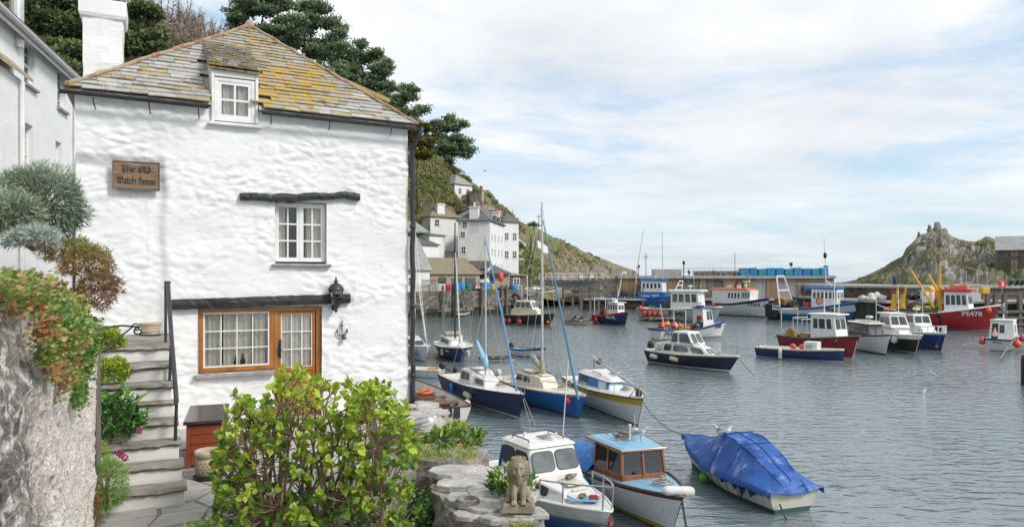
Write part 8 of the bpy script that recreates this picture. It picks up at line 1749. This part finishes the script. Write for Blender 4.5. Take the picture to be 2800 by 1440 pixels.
#outer pier with panelled wall
CONC=M('pier_concrete',(.42,.41,.4),(.32,.31,.3),scale=.9,detail=8,rough=.85,bump=.3,bscale=3,bdist=.05,c3=(.24,.2,.15),s3=1.2,t3=(.6,.74),stretch=(1,1,.3));BOARD=M('pier_tan_boards',(.3,.22,.125),(.22,.155,.085),scale=.9,rough=.85,bump=.5,bscale=5,bdist=.05,stretch=(3,1,.15),c3=(.14,.1,.06),s3=1.5,t3=(.58,.7));LILAC=M('pier_grey_boards',(.36,.345,.35),(.29,.275,.28),scale=1,rough=.85,bump=.4,bscale=5,stretch=(3,1,.15),c3=(.2,.17,.14),s3=1,t3=(.62,.74))
pier=thing('outer_pier','concrete harbour pier with tan and grey boarded wall panels','pier',at(1990,840,140));Z1,Z2,Z3=2.0,6.0,6.55
b=MB();X0,X1=at(1600,HY,139).x,at(2262,HY,139).x;rubble(b,[(X0,140),(X1+4,136),(X1+4,150),(X0,152)],-1.2,1.8,.3,1.2,.6,8.0);b.build('pier_base',DARKQUAY,pier);b=MB();b.poly([(X0-.2,139.6,1.75),(X1+4.2,135.6,1.75),(X1+4.2,150,1.75),(X0-.2,152,1.75)],.35);b.build('pier_ledge',CONC,pier)
def pw(px):f=(px-1600)/662;Y=143-3.5*f;return at(px,HY,Y)
PAN=[(1600,1690,QUAYSTONE),(1690,1830,BOARD),(1830,1852,BOARD),(1852,1915,QUAYSTONE),(1915,1930,BOARD),(1930,1955,QUAYSTONE),(1955,1978,QUAYSTONE),(1978,2012,BOARD),(2012,2034,QUAYSTONE),(2034,2064,BOARD),(2064,2097,LILAC),(2097,2129,BOARD),(2129,2180,LILAC),(2180,2211,BOARD),(2211,2258,LILAC),(2258,2282,CONC)]
for k,(a,c,m_)in enumerate(PAN):p,q=pw(a),pw(c);o=.0 if m_ is BOARD else .18;b=MB();b.hexa([V(p.x,p.y+o,Z1),V(q.x,q.y+o,Z1),V(q.x,q.y+3,Z1),V(p.x,p.y+3,Z1)],[V(p.x,p.y+o,Z2),V(q.x,q.y+o,Z2),V(q.x,q.y+3,Z2),V(p.x,p.y+3,Z2)]);b.build('wall_panel',m_,pier)
p,q=pw(1690),pw(2284);b=MB();b.hexa([V(p.x,p.y-.35,Z2),V(q.x,q.y-.35,Z2),V(q.x,q.y+5,Z2),V(p.x,p.y+5,Z2)],[V(p.x,p.y-.35,Z3),V(q.x,q.y-.35,Z3),V(q.x,q.y+5,Z3),V(p.x,p.y+5,Z3)]);b.build('pier_deck',CONC,pier)
p,q=pw(1790),pw(1870);b=MB();b.hexa([V(p.x,p.y+2,Z3),V(q.x,q.y+2,Z3),V(q.x,q.y+3,Z3),V(p.x,p.y+3,Z3)],[V(p.x,p.y+2,Z3+1.3),V(q.x,q.y+2,Z3+1.3),V(q.x,q.y+3,Z3+1.3),V(p.x,p.y+3,Z3+1.3)]);b.build('parapet',CONC,pier);p,q=pw(1905),pw(2030);b=MB();b.hexa([V(p.x,p.y+2.2,Z3),V(q.x,q.y+2.2,Z3),V(q.x,q.y+3,Z3),V(p.x,p.y+3,Z3)],[V(p.x,p.y+2.2,Z3+.95),V(q.x,q.y+2.2,Z3+.95),V(q.x,q.y+3,Z3+.95),V(p.x,p.y+3,Z3+.95)]);b.build('parapet',QUAYSTONE,pier)
b=MB()
for k in range(13):a=pw(1868+15*k);b.tube([V(a.x,a.y+.6,Z3),V(a.x,a.y+.6,Z3+1.5)],.04,4)
for h_ in(.8,1.5):a,c=pw(1868),pw(2048);b.tube([V(a.x,a.y+.6,Z3+h_),V(c.x,c.y+.6,Z3+h_)],.04,4)
b.build('railing',STEEL,pier)
BIN=[M('blue_bin_cover',(.015,.2,.38),(.02,.27,.46),scale=1.2,rough=.5,bump=.4,bscale=2,bdist=.1),M('blue_bin_cover_deep',(.015,.15,.36),(.02,.2,.44),scale=1.2,rough=.5,bump=.4,bscale=2,bdist=.1),M('teal_bin_cover',(.015,.2,.3),(.02,.26,.33),scale=1.2,rough=.5,bump=.4,bscale=2,bdist=.1)]
for k in range(10):a,c=pw(2028+24.5*k),pw(2028+24.5*(k+1)-2);b=MB();h_=1.45+.12*sin(k*2.3);g=[V(a.x,a.y+.7,Z3),V(c.x,c.y+.7,Z3),V(c.x,c.y+2.3,Z3),V(a.x,a.y+2.3,Z3)];b.hexa(g,[g[0]+V(.06,.1,h_),g[1]+V(-.06,.1,h_+.08),g[2]+V(-.06,-.1,h_),g[3]+V(.06,-.1,h_)]);tag(b.build('covered_bin',BIN[k%3],bevel=.14,seg=3),('bright blue','deep blue','teal')[k%3]+' covered bin on the pier, '+('leftmost','second','third','fourth','fifth','fifth from the right','fourth from the right','third from the right','next to rightmost','rightmost')[k]+(' from the left' if 0<k<5 else '')+' in its row','bin','blue covered bins on the pier')
for px,jk,lab in((1888,'dark','person in dark clothes sitting at the pier railing, left of two'),(1956,'red','person in dark red sitting at the pier railing, right of two')):a=pw(px);person(lab,V(a.x,a.y+1.3,Z3+.0),-pi/2,jk,True)
b=MB();p,q=at(2285,777,128),at(2500,777,108);b.tube([at(1690,778,146),at(1650,768,148)],.3,4)
for px,py0,py1,Y,lab in((1746,760,728,160,'thin harbour lamp post at the headland end of the pier'),(2163,745,722,146,'thin lamp post rising behind the blue bins on the pier')):c=at(px,py0,Y);t_=at(px,py1,Y);b=MB();b.tube([c-V(0,0,2),t_],.07,5);b.box(t_,(.5,.4,.7));tag(b.build('lamp_post',BLACK),lab,'lamp post')
b=MB();rubble(b,[(at(1585,HY,140).x,140),(at(1705,HY,150).x,146),(at(1735,HY,165).x,165),(at(1600,HY,170).x,172)],-1,5.6,.4,1.2,.6,2.0);m_=tag(b.build('stone_mole',QUAYSTONE),'dark stone mole joining the footbridge to the headland','wall')
#inner quay on the right
iq=thing('inner_quay','two level dark stone quay with timber piles below the rocky knoll','quay',at(2560,850,96));xa,xb,xc=at(2268,HY,104),at(2420,HY,93),at(2900,HY,90)
b=MB();rubble(b,[(xa.x,101),(xb.x,93),(xc.x,90.5),(xc.x,112),(xa.x,118)],-1.3,2.95,.3,1.0,.5,4.0);b.build('lower_wall',DARKQUAY,iq);b=MB();b.poly([(xa.x-.3,100.8,2.95),(xb.x,92.7,2.95),(xc.x,90.2,2.95),(xc.x,112,2.95),(xa.x,118,2.95)],.3);b.build('lower_deck',CONC,iq)
u0,u1,u2=at(2290,HY,108),at(2470,HY,99),at(2900,HY,98);b=MB();rubble(b,[(u0.x,106),(u1.x,99.2),(u2.x,97.5),(u2.x,118),(u0.x,122)],3.0,4.85,.2,1.0,.4,6.0);b.build('upper_wall',HSTONE,iq);b=MB();b.poly([(u0.x-1,105.8,4.82),(u1.x,98.9,4.82),(u2.x,97.2,4.82),(u2.x,122,4.82),(u0.x-1,124,4.82)],.3);b.build('upper_deck',CONC,iq);b=MB()
for px in(2478,2514,2562,2700,2722,2746,2788):a=at(px,HY,90.4);b.beam(V(a.x,a.y,-1.3),V(a.x,a.y,4.3 if px>2690 else 3.6),.45,.45,up=(0,1,0));b.build('pile',GREYWOOD,iq);b=MB()
for z_ in(.4,1.2,2.0):b.beam(at(2690,HY,90.2)+V(0,0,z_-EYE),at(2890,HY,90.2)+V(0,0,z_-EYE),.3,.3)
b.beam(at(2690,HY,90.3)+V(0,0,4.2-EYE),at(2890,HY,90.3)+V(0,0,4.2-EYE),.14,.14);b.build('cross_timbers',GREYWOOD,iq)
heap('sack_heap','heap of buff and white sacks on the lower stone quay',at(2398,HY,96.5)+V(0,0,3.2-EYE),(2.0,.8,.9),18,[BUFFS,WSACK],(.6,.5,.4));b=MB();c=at(2442,HY,95.5);b.box((c.x,c.y,4.0),(1.2,1,1.6));b.box((c.x,c.y,4.85),(1.3,1.1,.12));tag(b.build('crate',M('dark_red_crate',(.1,.03,.025),rough=.8),bevel=.03),'dark red crate beside the sacks on the lower stone quay','crate')
heap('net_heap','teal tarpaulin covered heap on the lower stone quay behind the yellow derricks',at(2508,HY,95)+V(0,0,3.2-EYE),(1.3,.7,1.4),14,[GREENP,NETG,BLKH],(.6,.5,.5),cat='net');heap('net_heap','bright yellow bundle on the lower stone quay left of the tall derrick',at(2546,HY,95)+V(0,0,4.2-EYE),(.5,.4,.6),6,[YELP],(.45,.4,.4),cat='net');heap('net_heap','green net heap behind the mast of the red trawler',at(2592,HY,95)+V(0,0,3.4-EYE),(.9,.6,1.3),10,[GREENP,NETG],(.5,.45,.45),cat='net')
for k,px in enumerate((2528,2545,2558)):barrel(at(px,HY,93.6)+V(0,0,3.25-EYE),.5,1.2,[WSACK,WHITEB,ORANGEB][k],('pale drum','white drum','orange drum')[k]+' on the lower stone quay beneath the yellow bundle','barrels on the stone quay')
b=MB();c=at(2691,HY,92.5);b.box((c.x,c.y,4.6),(.95,.9,.75));b.lathe([(.12,3.2),(.12,4.3)],(c.x,c.y,0),6);tag(b.build('yellow_box',YELP,bevel=.05),'yellow box on a post behind the red trawler wheelhouse','box');b=MB();c=at(2657,HY,95);b.box((c.x,c.y,4.2),(1.7,1.2,2.0));b.poly([(c.x-1,c.y-.8,5.2),(c.x+1,c.y-.8,5.2),(c.x+1,c.y+.8,5.2),(c.x-1,c.y+.8,5.2)],.15);tag(b.build('kiosk',GREYW,bevel=.03),'small grey white kiosk on the quay behind the red trawler mast','kiosk')
sgn=thing('lifebuoy_sign','red square sign with a white figure on the stone quay','sign',at(2742,800,97));c=at(2741,777,97);b=MB();b.box(c,(1.05,.08,.85));b.build('sign_panel',M('sign_red',(.6,.03,.04),rough=.4),sgn,bevel=.05);b=MB();b.ell(c+V(0,-.06,.2),(.12,.03,.12),10,6);b.box(c+V(0,-.06,.02),(.34,.05,.1));b.box(c+V(0,-.06,-.18),(.44,.05,.12));b.build('white_figure',WHITE,sgn);b=MB();b.tube([c-V(0,-.1,.4),c-V(0,-.1,1.4)],.05,5);b.build('sign_post',STEEL,sgn)
person('person in a bright blue jacket standing on the upper stone quay',at(2446,HY,100.5)+V(0,0,5.1-EYE),-2.2,'blue')
for px,jk,lab in((2766,'navy','person in navy sitting on the upper quay right of the red sign, leftmost of three'),(2783,'dark','person in black sitting on the upper quay, middle of three'),(2797,'navy','person in navy sitting on the upper quay at the picture edge')):person(lab,at(px,HY,98.5)+V(0,0,4.9-EYE),pi/2,jk,True)
House('dark stone store with slate roof and boarded windows at the right',(2727,112),(2972,105.8),7,7.0,684,HSTONE,'gx',RPALE,2.2,name='stone_store',wins=[(.2,3.1,1.0,1.0),(.46,3.1,1.0,1.0),(.2,1.1,1.0,2.0)],gl=M('boarded_panel',(.36,.26,.18),(.28,.2,.14),scale=3,rough=.8),winfr=HSTONE)
b=MB()
for px0,px1,z_ in((2640,2705,6.9),):b.tube([at(2640,HY,104)+V(0,0,1.3),at(2702,HY,104)+V(0,0,.4)],.05,4);[b.tube([at(x_,HY,104)+V(0,0,-1.5),at(x_,HY,104)+V(0,0,.8)],.05,4)for x_ in(2642,2672,2700)]
tag(b.build('handrail',STEEL),'thin metal handrail on the path below the stone store','handrail')
def hp(px,py):
 best=min((abs(proj(hill_at(px,t)[0])[1]-py),t)for t in np.linspace(.02,1,120));return hill_at(px,best[1])[0]
stp=thing('hillside_steps','pale stone steps climbing the hillside path to the white terrace','steps',hp(1416,710));b=MB()
for k in range(12):c=hp(1419+4*sin(k*.7)-k*.3,722-3.4*k);b.box(c+V(0,0,.1),(2.0,.7,.35),.3)
b.build('step',LEDGE,stp);person('person in a blue jacket walking down the hillside steps',hp(1427,684)+V(0,-.6,.25),-pi/2,'blue')
for pts,lab in(([(1470,672),(1500,690)],'white garden wall on the hillside right of the terrace'),([(1418,672),(1438,682)],'white garden wall at the foot of the terrace end house')):
 a,c=hp(*pts[0]),hp(*pts[1]);b=MB();b.hexa([a-V(0,0,2),c-V(0,0,2),c+V(0,.5,-2),a+V(0,.5,-2)],[a+V(0,0,1.6),c+V(0,0,1.3),c+V(0,.5,1.3),a+V(0,.5,1.6)]);tag(b.build('garden_wall',HWALL),lab,'wall')
for px,y0,y1,lab in((1473,660,588,'tall telegraph pole on the slope right of the white terrace'),(1172,640,553,'weathered telegraph pole on the bank left of the hipped house')):c=hp(px,y0)if px>1300 else at(px,y0,128);b=MB();b.tube([c-V(0,0,1),at(px,y1,c.y)],[.14,.09],6);t_=at(px,y1+4,c.y);b.beam(t_-V(.7,0,0),t_+V(.7,0,0),.1,.1);tag(b.build('telegraph_pole',GREYWOOD),lab,'pole')
#TREES AND HILL SCRUB
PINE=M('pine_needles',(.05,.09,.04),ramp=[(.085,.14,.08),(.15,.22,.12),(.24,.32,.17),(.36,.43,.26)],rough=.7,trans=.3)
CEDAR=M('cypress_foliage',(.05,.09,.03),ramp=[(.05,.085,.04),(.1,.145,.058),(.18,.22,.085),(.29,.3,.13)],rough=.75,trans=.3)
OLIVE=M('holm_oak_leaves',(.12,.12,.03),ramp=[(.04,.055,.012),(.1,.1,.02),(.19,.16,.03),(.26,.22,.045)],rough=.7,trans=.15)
TBARK=M('tree_bark',(.11,.09,.075),(.06,.05,.042),scale=3,rough=.95,bump=.6,bscale=9)
TWIG=M('bare_twigs',(.2,.15,.11),ramp=[(.2,.15,.11),(.32,.25,.19),(.45,.37,.29)],rough=.95)
SCRUB=M('hill_scrub_leaves',(.1,.12,.04),ramp=[(.06,.1,.035),(.11,.17,.05),(.19,.26,.07),(.3,.33,.1),(.38,.31,.17),(.46,.38,.25),(.28,.22,.14)],rough=.8,trans=.1)
def ground(px,Y):
 Yf,Yr=np.interp(px,HILLPX,HILLYF),np.interp(px,HILLPX,HILLYR);return hill_at(px,max(0.0,min(1.5,(Y-Yf)/(Yr-Yf))))[0].z
def tree(name,label,px,Y,pads,mat_,leaf=.2,per=430,tr=.35,flat=.45,tpl=NEEDLE,group=None,lean=0,base=None):
 leaf*=max(1,Y/100)
 """pads: (px, py, half-width px, half-height px) foliage clumps seen at depth Y"""
 z0=base if base is not None else ground(px,Y)-.5;c0=V((px-CX)/FPX*Y,Y,z0);th=thing(name,label,'tree',c0,0,group);b=MB();P=[];D=[];Vv=[];rg=np.random.default_rng(int(px*7+Y))
 ztop=max(at(a,c-0,Y).z for a,c,_,_ in pads);cxm=sum(a for a,*_ in pads)/len(pads);top=at(cxm+lean,HY,Y);top=V(top.x,Y,z0+(ztop-z0)*.8);mid=c0.lerp(top,.5)+V(random.uniform(-.5,.5),0,0)
 tp=[c0,mid,top];b.tube([c0-V(0,0,1.5),c0.lerp(mid,.5),mid,top],[tr*1.25,tr,tr*.75,tr*.25],8);trunk_pts=[c0.lerp(mid,.6),mid,mid.lerp(top,.5),top]
 br=MB()
 for(a,c,w_,h_)in pads:
  ctr=at(a,c,Y)+V(0,random.uniform(-.6,.6)*w_/FPX*Y*1.2,0);R=(w_/FPX*Y,w_/FPX*Y*.9,h_/FPX*Y);q=min(trunk_pts,key=lambda t:abs(t.z-ctr.z+R[2])+.3*(t-ctr).length);br.tube([q,q.lerp(ctr,.55)+V(0,0,-.12*(q-ctr).length),ctr-V(0,0,R[2]*.3)],[tr*.4,tr*.28,tr*.1],5)
  n=int(per*(w_*h_)**.5/14*(1.4 if Y<60 else Y/90));sub=max(3,int(n/26))
  for k in range(sub):
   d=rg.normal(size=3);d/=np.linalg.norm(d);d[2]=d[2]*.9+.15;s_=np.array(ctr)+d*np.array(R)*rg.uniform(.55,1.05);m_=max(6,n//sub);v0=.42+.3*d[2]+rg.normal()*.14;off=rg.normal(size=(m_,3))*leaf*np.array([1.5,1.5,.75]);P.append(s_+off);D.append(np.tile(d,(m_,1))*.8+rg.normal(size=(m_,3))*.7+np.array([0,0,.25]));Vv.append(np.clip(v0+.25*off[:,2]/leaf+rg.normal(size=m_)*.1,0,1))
 b.build('trunk',TBARK,th,smooth=True);br.build('limbs',TBARK,th,smooth=True);P=np.concatenate(P);D=np.concatenate(D);Vv=np.concatenate(Vv);scatter_mesh('crown',tpl,P,D,rg.uniform(.7,1.3,len(P))*leaf*1.6,Vv,mat_,th,rg,flat=flat);return th
def padfill(px0,py0,px1,py1,n,w_,h_,shape=None):
 out=[];k=0
 while len(out)<n and k<9999:
  k+=1;x,y=random.uniform(-1,1),random.uniform(-1,1)
  if x*x+y*y>1 or(shape and not shape(x,y)):continue
  out.append(((px0+px1)/2+x*(px1-px0)/2,(py0+py1)/2+y*(py1-py0)/2,w_*random.uniform(.6,1.25),h_*random.uniform(.6,1.25)))
 return out
random.seed(11);QT=(QUADL[0]*np.array([.5,1,1]),QUADL[1])
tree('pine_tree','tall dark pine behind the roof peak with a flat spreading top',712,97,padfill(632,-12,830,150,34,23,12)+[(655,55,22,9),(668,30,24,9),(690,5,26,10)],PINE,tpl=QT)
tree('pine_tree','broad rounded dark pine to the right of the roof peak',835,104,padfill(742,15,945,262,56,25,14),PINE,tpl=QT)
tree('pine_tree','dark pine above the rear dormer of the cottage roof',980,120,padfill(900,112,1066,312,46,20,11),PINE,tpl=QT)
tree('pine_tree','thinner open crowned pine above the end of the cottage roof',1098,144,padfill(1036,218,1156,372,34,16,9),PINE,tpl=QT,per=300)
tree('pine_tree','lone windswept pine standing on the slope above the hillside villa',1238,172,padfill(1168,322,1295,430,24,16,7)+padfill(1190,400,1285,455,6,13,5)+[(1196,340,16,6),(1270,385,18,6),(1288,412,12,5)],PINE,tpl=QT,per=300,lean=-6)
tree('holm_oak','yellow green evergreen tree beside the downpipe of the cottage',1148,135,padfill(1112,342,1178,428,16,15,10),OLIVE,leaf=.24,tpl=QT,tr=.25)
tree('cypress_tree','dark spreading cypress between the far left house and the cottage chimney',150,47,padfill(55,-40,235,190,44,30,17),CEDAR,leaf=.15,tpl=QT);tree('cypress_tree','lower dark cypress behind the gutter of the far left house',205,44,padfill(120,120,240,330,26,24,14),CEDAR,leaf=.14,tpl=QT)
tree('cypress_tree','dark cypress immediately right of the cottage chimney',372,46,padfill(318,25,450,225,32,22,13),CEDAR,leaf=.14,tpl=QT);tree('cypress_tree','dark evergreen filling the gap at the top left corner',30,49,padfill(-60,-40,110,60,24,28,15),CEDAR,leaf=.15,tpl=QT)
def bare(label,px,pyt,Y,spread):
 z0=ground(px,Y)-.5;c0=V((px-CX)/FPX*Y,Y,z0);top=at(px,pyt,Y);th=thing('bare_tree',label,'tree',c0,0,'leafless trees on the hilltop');b=MB();H=top.z-z0;P=[];D=[];S_=[]
 b.tube([c0,c0.lerp(top,.35)],[.22,.14],6);tw=MB()
 for k in range(26):
  q=c0.lerp(top,random.uniform(.12,.4));a=random.uniform(0,6.28);sp=spread*random.random()**.6;e=V(top.x+sp*cos(a),top.y+sp*sin(a)*.8,z0+H*random.uniform(.62,1.0)*(1-.25*(sp/spread)**2));m1=q.lerp(e,.5)+V(0,0,-.05*H);tw.tube([q,m1,e],[.09,.05,.018],4)
  for j in range(34):f=random.uniform(.35,1);p=(q.lerp(m1,f*2)if f<.5 else m1.lerp(e,f*2-1));P.append(tuple(p));D.append((cos(a)*.6+random.gauss(0,.6),sin(a)*.6+random.gauss(0,.6),random.uniform(.1,1.3)));S_.append(random.uniform(.5,1.3))
 b.build('trunk',TBARK,th);tw.build('limbs',TBARK,th);scatter_mesh('twigs',(NEEDLE[0]*np.array([.32,1,1]),NEEDLE[1]),P,D,S_,RNG.random(len(P)),TWIG,th,RNG)
for k,(px,y,Y)in enumerate(((345,-30,78),(375,20,72),(405,-20,80),(430,35,70),(455,-18,82),(478,20,74),(500,-8,82),(525,8,84),(548,50,74),(565,22,82),(590,44,80),(612,58,82),(628,78,78),(520,70,66),(470,90,62),(570,95,66),(420,100,60),(610,108,66),(390,-25,76),(440,0,78),(492,22,74),(535,30,78),(360,60,70),(600,80,70),(640,92,84),(510,48,78))):bare('leafless grey brown tree on the hilltop between the chimney and the pines',px,y,Y,2.6)
for px,y0,Y,lab in((1388,558,165,'small leafless windswept tree on the ridge right of the brown roofed house'),(1402,578,168,'second leafless tree lower on the ridge beside the terrace chimney'),(1310,490,158,'thin leafless tree right of the hillside villa'),(1326,512,160,'second thin leafless tree right of the hillside villa')):bare(lab,px,y0,Y,2.4)
tree('thorn_bush','small windswept thorn bush on the ridge beside the telegraph pole',1462,172,[(1455,614,9,4),(1466,617,10,4),(1460,611,7,3)],CEDAR,leaf=.1,tpl=QT,per=260,tr=.12)
rg=np.random.default_rng(4);P=[];D=[];Vv=[];Sz=[]
cl=0
while cl<3000:
 px=rg.uniform(1085,1640)if rg.random()<.8 else rg.uniform(-60,1085);t=rg.uniform(.02,1.0);p,rk_=hill_at(px,t)
 if rg.random()<rk_*(.88 if t<.6 else .3):continue
 if noise.noise((p.x*.07,p.y*.07,2.2))<-.08:continue
 cl+=1;r_=rg.uniform(.35,1.35)*(1-.55*rk_)*(1.25 if px<1330 else .7);m_=int(60+90*r_);d=rg.normal(size=(m_,3));d/=np.linalg.norm(d,axis=1,keepdims=True);d[:,2]=np.abs(d[:,2]);h=.5+.5*noise.noise((p.x*.05,p.y*.05,8.0));v0=rg.choice([.12,.25,.4,.55,.72,.88],p=[.2,.22,.2,.12,.16,.1])*.75+.25*h
 P.append(np.array(p)+d*r_*np.array([1.1,1.1,.85])*rg.uniform(.7,1.05,(m_,1)));D.append(d+rg.normal(size=(m_,3))*.6);Vv.append(np.clip(v0+rg.normal(size=m_)*.06+.08*d[:,2],0,1));Sz.append(np.full(m_,.15+.1*r_)*rg.uniform(.7,1.3,m_))
tag(scatter_mesh('scrub',QT,np.concatenate(P),np.concatenate(D),np.concatenate(Sz),np.concatenate(Vv),SCRUB,None,rg),'rough green and brown scrub covering the hillside','scrub',kind='stuff')
